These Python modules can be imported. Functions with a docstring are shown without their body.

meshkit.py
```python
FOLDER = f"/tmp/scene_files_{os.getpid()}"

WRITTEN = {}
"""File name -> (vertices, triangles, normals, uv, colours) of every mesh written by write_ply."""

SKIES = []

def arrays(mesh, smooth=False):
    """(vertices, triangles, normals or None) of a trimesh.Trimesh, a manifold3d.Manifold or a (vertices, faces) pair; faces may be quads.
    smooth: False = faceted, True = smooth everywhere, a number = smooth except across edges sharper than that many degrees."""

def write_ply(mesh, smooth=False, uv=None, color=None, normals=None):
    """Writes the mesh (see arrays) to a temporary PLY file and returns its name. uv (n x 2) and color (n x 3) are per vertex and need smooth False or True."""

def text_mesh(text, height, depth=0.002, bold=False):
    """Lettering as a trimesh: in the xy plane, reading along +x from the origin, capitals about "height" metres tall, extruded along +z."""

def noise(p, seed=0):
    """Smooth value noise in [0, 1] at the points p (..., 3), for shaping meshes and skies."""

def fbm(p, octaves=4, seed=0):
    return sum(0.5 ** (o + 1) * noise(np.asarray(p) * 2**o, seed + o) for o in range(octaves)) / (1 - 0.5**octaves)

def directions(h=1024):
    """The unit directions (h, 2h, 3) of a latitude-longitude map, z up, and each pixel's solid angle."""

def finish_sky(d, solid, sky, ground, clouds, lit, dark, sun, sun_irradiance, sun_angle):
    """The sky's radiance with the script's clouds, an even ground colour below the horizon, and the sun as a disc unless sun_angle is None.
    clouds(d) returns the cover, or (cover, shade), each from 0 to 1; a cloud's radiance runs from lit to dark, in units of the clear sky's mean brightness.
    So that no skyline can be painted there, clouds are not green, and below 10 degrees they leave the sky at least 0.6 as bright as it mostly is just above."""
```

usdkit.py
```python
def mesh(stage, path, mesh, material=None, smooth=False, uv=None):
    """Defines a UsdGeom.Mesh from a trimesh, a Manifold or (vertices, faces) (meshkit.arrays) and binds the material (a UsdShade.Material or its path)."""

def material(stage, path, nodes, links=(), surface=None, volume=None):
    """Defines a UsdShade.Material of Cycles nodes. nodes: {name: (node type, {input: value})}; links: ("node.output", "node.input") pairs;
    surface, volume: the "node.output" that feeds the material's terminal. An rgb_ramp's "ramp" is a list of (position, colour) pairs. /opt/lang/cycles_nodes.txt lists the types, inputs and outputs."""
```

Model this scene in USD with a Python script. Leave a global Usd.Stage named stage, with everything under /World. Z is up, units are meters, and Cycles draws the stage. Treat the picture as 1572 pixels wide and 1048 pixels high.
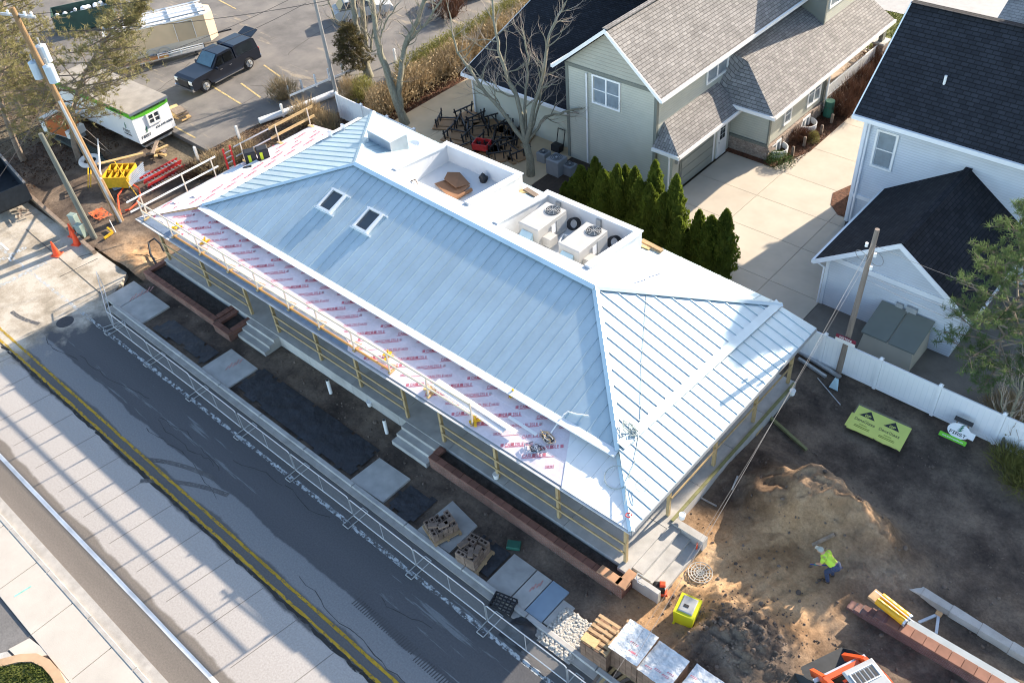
import math, random
import numpy as np, trimesh, usdkit, meshkit
import shapely
from shapely.geometry import Polygon, LineString, box as sbox
from pxr import Usd, UsdGeom, UsdLux, UsdShade, Gf, Sdf, Vt

stage = Usd.Stage.CreateInMemory()
UsdGeom.SetStageUpAxis(stage, UsdGeom.Tokens.z)
UsdGeom.SetStageMetersPerUnit(stage, 1.0)
UsdGeom.Xform.Define(stage, '/World')
UsdGeom.Scope.Define(stage, '/World/Looks')

# ---------------------------------------------------------------- camera
PW, PH, FOC, EYE = 1572.0, 1048.0, 1410.0, np.array([0.0, 0.0, 28.0])
def rotvec(v):
    a = np.linalg.norm(v); k = np.array(v) / a
    K = np.array([[0, -k[2], k[1]], [k[2], 0, -k[0]], [-k[1], k[0], 0]])
    return np.eye(3) + math.sin(a) * K + (1 - math.cos(a)) * K @ K
MX = rotvec([-0.76070914, -0.36305701, -0.65410546])      # world -> camera
cam = UsdGeom.Camera.Define(stage, '/World/camera')
cm = np.eye(4); cm[:3, :3] = MX; cm[3, :3] = EYE           # row-vector convention
cam.AddTransformOp().Set(Gf.Matrix4d(*cm.ravel().tolist()))
cam.CreateHorizontalApertureAttr(36.0); cam.CreateVerticalApertureAttr(24.0)
cam.CreateFocalLengthAttr(36.0 * FOC / PW)
cam.CreateClippingRangeAttr(Gf.Vec2f(0.5, 2000))
cam.CreateExposureAttr(EXPOSURE := 1.55)

# ---------------------------------------------------------------- daylight
SUN_EL, SUN_ROT = math.radians(22.8), math.radians(9.0)
sundir = np.array([math.sin(SUN_ROT) * math.cos(SUN_EL), math.cos(SUN_ROT) * math.cos(SUN_EL), math.sin(SUN_EL)])
sky = UsdLux.DomeLight.Define(stage, '/World/sky')
skym = usdkit.material(stage, '/World/Looks/sky', {
    's': ('sky_texture', {'sky_type': 'single_scattering', 'sun_disc': False, 'sun_elevation': SUN_EL, 'sun_rotation': SUN_ROT, 'air_density': 1.0, 'aerosol_density': 1.0, 'ozone_density': 1.0}),
    'b': ('background_shader', {'strength': 0.118})}, [('s.color', 'b.color')], surface='b.background')
UsdShade.MaterialBindingAPI.Apply(sky.GetPrim()).Bind(skym)
sky.GetPrim().SetCustomDataByKey('kind', 'structure')
sky.GetPrim().SetCustomDataByKey('label', 'clear pale blue winter morning sky')
sun = UsdLux.DistantLight.Define(stage, '/World/sun')
sun.CreateIntensityAttr(1.15); sun.CreateAngleAttr(0.5); sun.CreateNormalizeAttr(True); sun.CreateColorAttr(Gf.Vec3f(1.0, 0.86, 0.70))
zax = sundir; xax = np.cross([0, 0, 1], zax); xax /= np.linalg.norm(xax); yax = np.cross(zax, xax)
sm = np.eye(4); sm[0, :3], sm[1, :3], sm[2, :3] = xax, yax, zax
sun.AddTransformOp().Set(Gf.Matrix4d(*sm.ravel().tolist()))

# ---------------------------------------------------------------- helpers
rng = random.Random(7)
nrs = np.random.RandomState(7)
def at(px, py, z=0.0):
    """The point at height z that a measured spot of the survey picture stands for."""
    d = MX.T @ np.array([px - PW / 2, -(py - PH / 2), -FOC])
    return EYE + d * (z - EYE[2]) / d[2]
def on_y(px, py, y):
    d = MX.T @ np.array([px - PW / 2, -(py - PH / 2), -FOC]); return EYE + d * (y - EYE[1]) / d[1]
def on_x(px, py, x):
    d = MX.T @ np.array([px - PW / 2, -(py - PH / 2), -FOC]); return EYE + d * (x - EYE[0]) / d[0]
V = lambda *a: np.array(a, float)
_used = {}
def numbered(parent, name):
    k = (parent, name); n = _used.get(k, 0); _used[k] = n + 1
    return name if n == 0 else '%s_%03d' % (name, n)
def path_of(p): return '/World' if p is None else (p if isinstance(p, str) else str(p.GetPath()))
def tag(o, label=None, cat=None, group=None, kind=None):
    p = o.GetPrim() if hasattr(o, 'GetPrim') else o
    for k, v in (('label', label), ('category', cat), ('group', group), ('kind', kind)):
        if v: p.SetCustomDataByKey(k, v)
    return p
def thing(name, label, cat, loc=(0, 0, 0), rz=0, group=None):
    x = UsdGeom.Xform.Define(stage, '/World/' + numbered(None, name))
    x.AddTranslateOp().Set(Gf.Vec3d(*map(float, loc)))
    if rz: x.AddRotateZOp().Set(float(rz))
    return tag(x, label, cat, group)
def copy_of(src, loc, rz=0, label=None, group=None, scale=None, name=None):
    d = src.GetCustomData(); base = name or src.GetName()
    if base[-4:-3] == '_' and base[-3:].isdigit(): base = base[:-4]
    x = UsdGeom.Xform.Define(stage, '/World/' + numbered(None, base))
    x.AddTranslateOp().Set(Gf.Vec3d(*map(float, loc)))
    if rz: x.AddRotateZOp().Set(float(rz))
    if scale is not None: x.AddScaleOp().Set(Gf.Vec3f(*map(float, scale)) if np.ndim(scale) else Gf.Vec3f(scale, scale, scale))
    p = x.GetPrim()
    tag(p, label or d.get('label'), d.get('category'), group or d.get('group'))
    p.GetReferences().AddInternalReference(src.GetPath()); p.SetInstanceable(True)
    return p
class MB:
    """Collects triangles; build() makes them one mesh."""
    def __init__(s): s.v, s.f, s.n = [], [], 0
    def add(s, v, f):
        v = np.asarray(v, float); f = np.asarray(f, int)
        if f.shape[1] == 4: f = np.vstack([f[:, [0, 1, 2]], f[:, [0, 2, 3]]])
        s.v.append(v); s.f.append(f + s.n); s.n += len(v); return s
    def mesh(s, m):
        v, f, _ = meshkit.arrays(m); return s.add(v, f)
    def quad(s, *p):
        p = np.array(p, float); return s.add(p, [[0, i, i + 1] for i in range(1, len(p) - 1)])
    def hexa(s, b, t):
        """bottom ring (4, counter-clockwise seen from above) and top ring"""
        return s.add(np.vstack([b, t]), [[3, 2, 1, 0], [4, 5, 6, 7], [0, 1, 5, 4], [1, 2, 6, 5], [2, 3, 7, 6], [3, 0, 4, 7]])
    def box(s, x0, x1, y0, y1, z0, z1):
        r = [(x0, y0), (x1, y0), (x1, y1), (x0, y1)]
        return s.hexa([(x, y, z0) for x, y in r], [(x, y, z1) for x, y in r])
    def cbox(s, c, sz, rz=0, ch=0):
        """box centred at c (x, y, base z), with a chamfered top when ch"""
        a = math.radians(rz); R = np.array([[math.cos(a), -math.sin(a)], [math.sin(a), math.cos(a)]])
        def ring(ix, z): return [(*(R @ np.array([i * (sz[0] / 2 - ix), j * (sz[1] / 2 - ix)]) + np.array(c[:2])), z) for i, j in ((-1, -1), (1, -1), (1, 1), (-1, 1))]
        z0 = c[2]; z1 = c[2] + sz[2]
        if ch:
            s.hexa(ring(0, z0), ring(0, z1 - ch)); return s.hexa(ring(0, z1 - ch), ring(ch, z1))
        return s.hexa(ring(0, z0), ring(0, z1))
    def bar(s, a, b, w, h, up=(0, 0, 1)):
        a = np.array(a, float); b = np.array(b, float); d = b - a; L = np.linalg.norm(d)
        if L < 1e-6: return s
        d /= L; up = np.array(up, float)
        if abs(d @ up) > 0.97: up = np.array([1., 0, 0])
        x = np.cross(up, d); x /= np.linalg.norm(x); y = np.cross(d, x)
        r = [(-1, -1), (1, -1), (1, 1), (-1, 1)]
        return s.add([a + x * i * w / 2 + y * j * h / 2 for i, j in r] + [b + x * i * w / 2 + y * j * h / 2 for i, j in r],
                     [[3, 2, 1, 0], [4, 5, 6, 7], [0, 1, 5, 4], [1, 2, 6, 5], [2, 3, 7, 6], [3, 0, 4, 7]])
    def tube(s, pts, r, n=6, caps=True):
        pts = np.array(pts, float); m = len(pts); r = np.broadcast_to(np.asarray(r, float), (m,))
        T = np.gradient(pts, axis=0); T /= np.maximum(np.linalg.norm(T, axis=1, keepdims=True), 1e-9)
        u = np.cross(T[0], [0, 0, 1.0] if abs(T[0][2]) < .9 else [1.0, 0, 0]); u /= np.linalg.norm(u)
        vs = []; an = np.arange(n) * 2 * math.pi / n
        for i in range(m):
            u = u - T[i] * (u @ T[i]); u /= max(np.linalg.norm(u), 1e-9); w = np.cross(T[i], u)
            vs.append(pts[i] + r[i] * (np.cos(an)[:, None] * u + np.sin(an)[:, None] * w))
        f = []
        for i in range(m - 1):
            for k in range(n):
                a, b = i * n + k, i * n + (k + 1) % n
                f += [[a, b, b + n], [a, b + n, a + n]]
        vs = np.vstack(vs)
        if caps:
            f += [[0, k + 1, k] for k in range(1, n - 1)] + [[(m - 1) * n, (m - 1) * n + k, (m - 1) * n + k + 1] for k in range(1, n - 1)]
        return s.add(vs, f)
    def disc(s, c, r, h, n=16, r2=None, hole=0):
        a = np.arange(n) * 2 * math.pi / n; r2 = r if r2 is None else r2
        b = np.c_[c[0] + r * np.cos(a), c[1] + r * np.sin(a), np.full(n, c[2])]; t = np.c_[c[0] + r2 * np.cos(a), c[1] + r2 * np.sin(a), np.full(n, c[2] + h)]
        f = [[k, (k + 1) % n, (k + 1) % n + n] for k in range(n)] + [[k, (k + 1) % n + n, k + n] for k in range(n)]
        f += [[n, n + k, n + k + 1] for k in range(1, n - 1)] + [[0, k + 1, k] for k in range(1, n - 1)]
        return s.add(np.vstack([b, t]), f)
    def ring(s, c, R, r, axis=(0, 0, 1), n=20, k=6):
        axis = np.array(axis, float); axis /= np.linalg.norm(axis)
        u = np.cross(axis, [1., 0, 0] if abs(axis[0]) < .9 else [0, 1., 0]); u /= np.linalg.norm(u); w = np.cross(axis, u)
        a = np.arange(n + 1) * 2 * math.pi / n
        return s.tube([np.array(c) + R * (math.cos(t) * u + math.sin(t) * w) for t in a], r, k, False)
    def poly(s, P, fz, th=0.03):
        """plan polygon laid on the height function fz(x, y), th thick (downwards)"""
        for g in getattr(P, 'geoms', [P]):
            if g.geom_type != 'Polygon' or g.area < 1e-5: continue
            m = trimesh.creation.extrude_polygon(g, 1.0, engine='earcut')
            v = np.array(m.vertices); z = np.array([fz(x, y) for x, y in v[:, :2]])
            v[:, 2] = z - th * (1 - v[:, 2]); s.add(v, m.faces)
        return s
    def xform(s, M3=None, t=None):
        s.v = [(np.asarray(v) @ np.array(M3).T if M3 is not None else np.asarray(v)) + (0 if t is None else np.array(t)) for v in s.v]; return s
    def build(s, name, m, parent=None, smooth=False, **kw):
        p = path_of(parent)
        me = usdkit.mesh(stage, p + '/' + numbered(p if parent is not None else None, name), (np.vstack(s.v), np.vstack(s.f)), m, smooth)
        return tag(me.GetPrim(), **kw) if kw else me.GetPrim()
def rotz(a):
    a = math.radians(a); return np.array([[math.cos(a), -math.sin(a), 0], [math.sin(a), math.cos(a), 0], [0, 0, 1]])
def plane3(a, b, c):
    a, b, c = map(np.array, (a, b, c)); n = np.cross(b - a, c - a)
    return lambda x, y: a[2] - (n[0] * (x - a[0]) + n[1] * (y - a[1])) / n[2]
def text(s, h, depth=0.004, bold=True):
    m = meshkit.text_mesh(s, h, depth, bold); v = np.array(m.vertices); v[:, 0] -= (v[:, 0].max() + v[:, 0].min()) / 2; v[:, 1] -= h / 2
    return v, np.array(m.faces)
def put_text(mb, s, h, origin, xdir, ydir, depth=0.006, bold=True, squeeze=1.0):
    v, f = text(s, h, depth, bold); X = np.array(xdir, float); X /= np.linalg.norm(X); Y = np.array(ydir, float); Y /= np.linalg.norm(Y); Z = np.cross(X, Y)
    return mb.add(np.array(origin) + v[:, :1] * squeeze * X + v[:, 1:2] * Y + v[:, 2:3] * Z, f)

# ---------------------------------------------------------------- materials
def C(c, k=1.0): return tuple(float(min(max(x * k, 0), 1)) for x in c)
_mats = {}
def mat(name, col, rough=0.75, var=0.2, scale=2.0, col2=None, bump=0.0, bscale=30.0, metal=0.0, spec=0.35, fine=0.0, fscale=60.0, stretch=None, rnd=0.0, coat=0.0, detail=6.0):
    """painted or raw surface: broad tone drift, fine grain, relief; rnd varies each object"""
    if name in _mats: return _mats[name]
    n = {'g': ('geometry', {}), 'mp': ('mapping', {'scale': stretch or (1, 1, 1)}), 'n': ('noise_texture', {'scale': scale, 'detail': detail, 'roughness': 0.6}),
         'r': ('rgb_ramp', {'ramp': [(0.28, C(col, 1 - var)), (0.5, C(col)), (0.74, C(col2) if col2 else C(col, 1 + var))]}),
         'p': ('principled_bsdf', {'roughness': rough, 'metallic': metal, 'specular_ior_level': spec, 'coat_weight': coat})}
    l = [('g.position', 'mp.vector'), ('mp.vector', 'n.vector'), ('n.fac', 'r.fac')]
    last = 'r.color'
    if fine:
        n['n2'] = ('noise_texture', {'scale': fscale, 'detail': 3.0, 'roughness': 0.7}); n['m2'] = ('map_range', {'from_min': 0.3, 'from_max': 0.7, 'to_min': 1 - fine, 'to_max': 1 + fine, 'clamp': True})
        n['x2'] = ('mix_color', {'blend_type': 'multiply', 'fac': 1.0, 'use_clamp': False}); n['c2'] = ('combine_color', {})
        l += [('g.position', 'n2.vector'), ('n2.fac', 'm2.value'), ('m2.result', 'c2.r'), ('m2.result', 'c2.g'), ('m2.result', 'c2.b'), (last, 'x2.a'), ('c2.color', 'x2.b')]; last = 'x2.result'
    if rnd:
        n['oi'] = ('object_info', {}); n['m3'] = ('map_range', {'to_min': 1 - rnd, 'to_max': 1 + rnd}); n['h3'] = ('hsv', {})
        l += [('oi.random', 'm3.value'), ('m3.result', 'h3.value'), (last, 'h3.color')]; last = 'h3.color'
    l.append((last, 'p.base_color'))
    if bump:
        n['n4'] = ('noise_texture', {'scale': bscale, 'detail': 4.0}); n['b'] = ('bump', {'strength': 1.0, 'distance': bump})
        l += [('g.position', 'n4.vector'), ('n4.fac', 'b.height'), ('b.normal', 'p.normal')]
    m = _mats[name] = usdkit.material(stage, '/World/Looks/' + name, n, l, surface='p.BSDF')
    return m
def mat_nodes(name, nodes, links, surface='p.BSDF'):
    if name not in _mats: _mats[name] = usdkit.material(stage, '/World/Looks/' + name, nodes, links, surface=surface)
    return _mats[name]
def lapmat(name, col, pitch=0.15, axis='z', depth=0.012, rough=0.6, var=0.06, dark=0.75):
    """lap siding / shingle courses: saw-tooth relief along an axis and a thin dark lap line"""
    n = {'g': ('geometry', {}), 's': ('separate_xyz', {}), 'd': ('math', {'math_type': 'divide', 'value2': pitch}), 'f': ('math', {'math_type': 'fraction'}),
         'n': ('noise_texture', {'scale': 1.3, 'detail': 5.0}), 'r': ('rgb_ramp', {'ramp': [(0.3, C(col, 1 - var)), (0.7, C(col, 1 + var))]}),
         'lt': ('map_range', {'from_min': 0.86, 'from_max': 0.97, 'to_min': 1.0, 'to_max': dark, 'clamp': True}), 'cc': ('combine_color', {}), 'mx': ('mix_color', {'blend_type': 'multiply', 'fac': 1.0}),
         'iv': ('math', {'math_type': 'subtract', 'value1': 1.0}), 'b': ('bump', {'strength': 1.0, 'distance': depth}), 'p': ('principled_bsdf', {'roughness': rough, 'specular_ior_level': 0.3})}
    l = [('g.position', 's.vector'), ('s.' + axis, 'd.value1'), ('d.value', 'f.value1'), ('g.position', 'n.vector'), ('n.fac', 'r.fac'), ('f.value', 'lt.value'), ('lt.result', 'cc.r'), ('lt.result', 'cc.g'), ('lt.result', 'cc.b'),
         ('r.color', 'mx.a'), ('cc.color', 'mx.b'), ('mx.result', 'p.base_color'), ('f.value', 'iv.value2'), ('iv.value', 'b.height'), ('b.normal', 'p.normal')]
    return mat_nodes(name, n, l)
def brickmat(name, c1, c2, mortar, w=0.2, h=0.067, rot=(0, 0, 0), rough=0.85, msize=0.01, bumpd=0.01, bias=0.0, nvar=0.35):
    """coursed masonry or shingles, on a surface turned so that its courses run along x and y of the mapped space"""
    n = {'g': ('geometry', {}), 'mp': ('mapping', {'rotation': rot}), 'b': ('brick_texture', {'scale': 1.0, 'brick_width': w, 'row_height': h, 'mortar_size': msize, 'mortar_smooth': 0.2, 'color1': c1, 'color2': c2, 'mortar': mortar, 'bias': bias}),
         'n': ('noise_texture', {'scale': 1.2, 'detail': 8.0, 'roughness': 0.65}), 'm': ('map_range', {'from_min': 0.3, 'from_max': 0.7, 'to_min': 1 - nvar, 'to_max': 1 + nvar, 'clamp': True}), 'cc': ('combine_color', {}),
         'mx': ('mix_color', {'blend_type': 'multiply', 'fac': 1.0, 'use_clamp': False}), 'bp': ('bump', {'strength': 1.0, 'distance': bumpd, 'invert': True}), 'p': ('principled_bsdf', {'roughness': rough, 'specular_ior_level': 0.2})}
    l = [('g.position', 'mp.vector'), ('mp.vector', 'b.vector'), ('g.position', 'n.vector'), ('n.fac', 'm.value'), ('m.result', 'cc.r'), ('m.result', 'cc.g'), ('m.result', 'cc.b'), ('b.color', 'mx.a'), ('cc.color', 'mx.b'), ('mx.result', 'p.base_color'),
         ('b.fac', 'bp.height'), ('bp.normal', 'p.normal')]
    return mat_nodes(name, n, l)

m_roof = mat('standing_seam_metal', (0.465, 0.57, 0.615), rough=0.52, var=0.08, scale=0.6, spec=0.5, fine=0.03, fscale=7, rnd=0.04, metal=0.62, bump=0.003, bscale=1.3)
m_trim = mat('white_metal_trim', (0.66, 0.70, 0.73), rough=0.4, var=0.03)
m_memb = mat('white_membrane', (0.62, 0.64, 0.655), rough=0.6, var=0.05, scale=1.5, bump=0.006, bscale=3, fine=0.03)
m_under = mat('underlayment', (0.70, 0.62, 0.65), rough=0.65, var=0.14, scale=1.6, bump=0.014, bscale=3, fine=.06, fscale=12)
m_print = mat('red_print', (0.56, 0.17, 0.21), rough=0.7, var=0.2, scale=6)
m_ice = mat('grey_membrane', (0.20, 0.25, 0.32), rough=0.7, var=0.25, scale=3)
m_wood = mat('new_lumber', (0.52, 0.36, 0.17), rough=0.75, var=0.2, scale=5, stretch=(1, 1, 1), fine=0.15, fscale=30, rnd=0.12)
m_oldwood = mat('weathered_wood', (0.22, 0.17, 0.13), rough=0.9, var=0.3, scale=6, fine=0.2, rnd=0.1)
m_ply = mat('plywood', (0.42, 0.27, 0.14), rough=0.8, var=0.2, scale=4, fine=0.1, rnd=0.08)
m_conc = mat('new_concrete', (0.42, 0.41, 0.385), rough=0.85, var=0.2, scale=1.6, fine=0.1, bump=0.003, rnd=0.08)
m_slabw = mat('driveway_concrete', (0.46, 0.405, 0.325), rough=0.9, var=0.10, scale=0.7, fine=0.06, bump=0.003, rnd=0.05)
m_drive2 = mat('buff_concrete', (0.50, 0.39, 0.25), rough=0.9, var=0.10, scale=0.9, fine=0.05, rnd=0.04)
m_walk = mat('sidewalk_concrete', (0.45, 0.415, 0.365), rough=0.9, var=0.10, scale=0.9, fine=0.07, bump=0.003, rnd=0.04)
m_kerb = mat('kerb_concrete', (0.36, 0.34, 0.31), rough=0.9, var=0.22, scale=2.0, fine=0.1, bump=0.004)
m_white = mat('white_paint', (0.78, 0.78, 0.76), rough=0.5, var=0.05)
m_vinyl = mat('white_vinyl', (0.76, 0.78, 0.80), rough=0.35, var=0.03, spec=0.5)
m_black = mat('black_plastic', (0.022, 0.022, 0.024), rough=0.5, var=0.2)
m_rubber = mat('rubber', (0.025, 0.025, 0.027), rough=0.8, var=0.2)
m_steel = mat('galvanised_steel', (0.52, 0.54, 0.56), rough=0.35, var=0.12, scale=8, metal=0.75, spec=0.5)
m_alu = mat('aluminium', (0.62, 0.64, 0.66), rough=0.3, var=0.08, metal=0.8)
m_grey = mat('grey_paint', (0.34, 0.35, 0.35), rough=0.5, var=0.1)
m_red = mat('red_paint', (0.42, 0.03, 0.03), rough=0.45, var=0.2, scale=5)
m_yel = mat('yellow_paint', (0.62, 0.36, 0.02), rough=0.5, var=0.2, scale=5)
m_orange = mat('orange_plastic', (0.80, 0.09, 0.03), rough=0.5, var=0.1)
m_green = mat('green_print', (0.10, 0.42, 0.03), rough=0.5, var=0.06)
m_darkprint = mat('dark_print', (0.03, 0.035, 0.035), rough=0.6, var=0.05)
m_dkgreenprint = mat('dark_green_print', (0.01, 0.13, 0.06), rough=0.6, var=0.05)
m_rope = mat('rope', (0.30, 0.34, 0.32), rough=0.8, var=0.1)
m_wire = mat('cable', (0.20, 0.195, 0.19), rough=0.6, var=0.1)
m_glass = mat('dark_window_glass', (0.03, 0.04, 0.05), rough=0.06, var=0.2, spec=0.9)
m_blind = mat('window_blind', (0.20, 0.235, 0.26), rough=0.15, var=0.3, scale=1.2, spec=0.7)
m_mulch = mat('wood_mulch', (0.105, 0.045, 0.024), rough=0.95, var=0.5, scale=5, fine=0.4, fscale=14, bump=0.03, bscale=12)
m_grass = mat('lawn_turf', (0.115, 0.125, 0.03), rough=0.95, var=0.4, scale=2.0, fine=0.3, fscale=16, bump=0.03, bscale=14)
# ================================================================ the setting
def struct(mb, name, m, label, parent=None, kind='structure', smooth=False):
    return mb.build(name, m, parent, smooth, kind=kind, label=label)
def grid_sheet(x0, x1, y0, y1, step, fz):
    nx, ny = int(round((x1 - x0) / step)) + 1, int(round((y1 - y0) / step)) + 1
    X, Y = np.meshgrid(np.linspace(x0, x1, nx), np.linspace(y0, y1, ny)); Z = fz(X, Y)
    i = (np.arange(ny - 1)[:, None] * nx + np.arange(nx - 1)[None]).ravel()
    return np.c_[X.ravel(), Y.ravel(), Z.ravel()], np.c_[i, i + 1, i + nx + 1, i + nx]
def fb(X, Y, s, seed=0, oct=4):
    return meshkit.fbm(np.c_[X.ravel() * s, Y.ravel() * s, np.full(X.size, seed * 7.31)], oct).reshape(X.shape) * 1.6 - .8

m_ground = mat('dry_ground', (0.13, 0.105, 0.07), rough=0.95, var=0.45, scale=0.35, fine=0.3, fscale=6, bump=0.05, bscale=5)
struct(MB().quad((-400, -300, -0.35), (300, -300, -0.35), (300, 500, -0.35), (-400, 500, -0.35)), 'ground', m_ground, 'flat dry ground around the site')

# ---- road
n = {'g': ('geometry', {}), 's': ('separate_xyz', {}),
     'nd': ('noise_texture', {'scale': 0.28, 'detail': 9.0, 'roughness': 0.62}), 'ndm': ('map_range', {'from_min': 0.3, 'from_max': 0.7, 'to_min': -0.16, 'to_max': 0.16}),
     'ya': ('math', {'math_type': 'add'}), 'yr': ('map_range', {'from_min': 2.0, 'from_max': 11.2, 'clamp': True}),
     'zone': ('rgb_ramp', {'ramp': [(0.0, (0.19, 0.165, 0.14)), (0.06, (0.155, 0.135, 0.115)), (0.155, (0.16, 0.14, 0.12)), (0.165, (0.35, 0.325, 0.30)), (0.465, (0.385, 0.365, 0.345)), (0.475, (0.10, 0.10, 0.10)), (0.545, (0.115, 0.115, 0.115)), (0.552, (0.21, 0.212, 0.215)), (0.648, (0.20, 0.205, 0.21)), (0.655, (0.088, 0.09, 0.096)), (0.76, (0.10, 0.10, 0.105)), (0.86, (0.088, 0.088, 0.092)), (0.93, (0.13, 0.125, 0.12)), (1.0, (0.11, 0.105, 0.10))]}),
     'mps': ('mapping', {'scale': (0.16, 2.6, 1.0)}), 'ns': ('noise_texture', {'scale': 1.0, 'detail': 9.0, 'roughness': 0.66}), 'ms': ('map_range', {'from_min': 0.60, 'from_max': 0.63, 'clamp': True}),
     'yband': ('rgb_ramp', {'ramp': [(0.0, (0, 0, 0)), (0.55, (0, 0, 0)), (0.66, (1, 1, 1)), (0.9, (1, 1, 1)), (0.95, (.1, .1, .1)), (1, (0, 0, 0))]}), 'sep2': ('separate_color', {}), 'mul': ('math', {'math_type': 'multiply'}), 'mul2': ('math', {'math_type': 'multiply', 'value2': 0.75}),
     'mx1': ('mix_color', {'blend_type': 'mix', 'b': (0.20, 0.212, 0.218)}),
     'nx': ('noise_texture', {'scale': 0.8, 'detail': 7.0, 'roughness': 0.6}), 'nxm': ('map_range', {'from_min': 0.3, 'from_max': 0.7, 'to_min': -1.4, 'to_max': 1.4}), 'xa': ('math', {'math_type': 'add'}), 'xr': ('map_range', {'from_min': -38.7, 'from_max': -40.2, 'clamp': True}),
     'nc': ('noise_texture', {'scale': 0.45, 'detail': 9.0, 'roughness': 0.68}), 'rc': ('rgb_ramp', {'ramp': [(0.34, (0.20, 0.17, 0.125)), (0.46, (0.35, 0.305, 0.24)), (0.55, (0.46, 0.415, 0.345)), (0.7, (0.51, 0.465, 0.40))]}),
     'mx2': ('mix_color', {'blend_type': 'mix'}),
     'nf': ('noise_texture', {'scale': 14.0, 'detail': 8.0, 'roughness': 0.85}), 'mf': ('map_range', {'from_min': 0.3, 'from_max': 0.7, 'to_min': 0.72, 'to_max': 1.28, 'clamp': True}), 'cc': ('combine_color', {}), 'mx3': ('mix_color', {'blend_type': 'multiply', 'fac': 1.0, 'use_clamp': False}),
     'bp': ('bump', {'strength': 0.6, 'distance': 0.01}), 'p': ('principled_bsdf', {'roughness': 0.85, 'specular_ior_level': 0.25})}
l = [('g.position', 's.vector'), ('g.position', 'nd.vector'), ('nd.fac', 'ndm.value'), ('s.y', 'ya.value1'), ('ndm.result', 'ya.value2'), ('ya.value', 'yr.value'), ('yr.result', 'zone.fac'), ('yr.result', 'yband.fac'),
     ('g.position', 'mps.vector'), ('mps.vector', 'ns.vector'), ('ns.fac', 'ms.value'), ('yband.color', 'sep2.color'), ('sep2.r', 'mul.value1'), ('ms.result', 'mul.value2'), ('mul.value', 'mul2.value1'), ('mul2.value', 'mx1.fac'), ('zone.color', 'mx1.a'),
     ('g.position', 'nx.vector'), ('nx.fac', 'nxm.value'), ('s.x', 'xa.value1'), ('nxm.result', 'xa.value2'), ('xa.value', 'xr.value'), ('g.position', 'nc.vector'), ('nc.fac', 'rc.fac'), ('xr.result', 'mx2.fac'), ('mx1.result', 'mx2.a'), ('rc.color', 'mx2.b'),
     ('g.position', 'nf.vector'), ('nf.fac', 'mf.value'), ('mf.result', 'cc.r'), ('mf.result', 'cc.g'), ('mf.result', 'cc.b'), ('mx2.result', 'mx3.a'), ('cc.color', 'mx3.b'), ('mx3.result', 'p.base_color'), ('nf.fac', 'bp.height'), ('bp.normal', 'p.normal')]
m_road = mat_nodes('road_surface', n, l)
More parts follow.
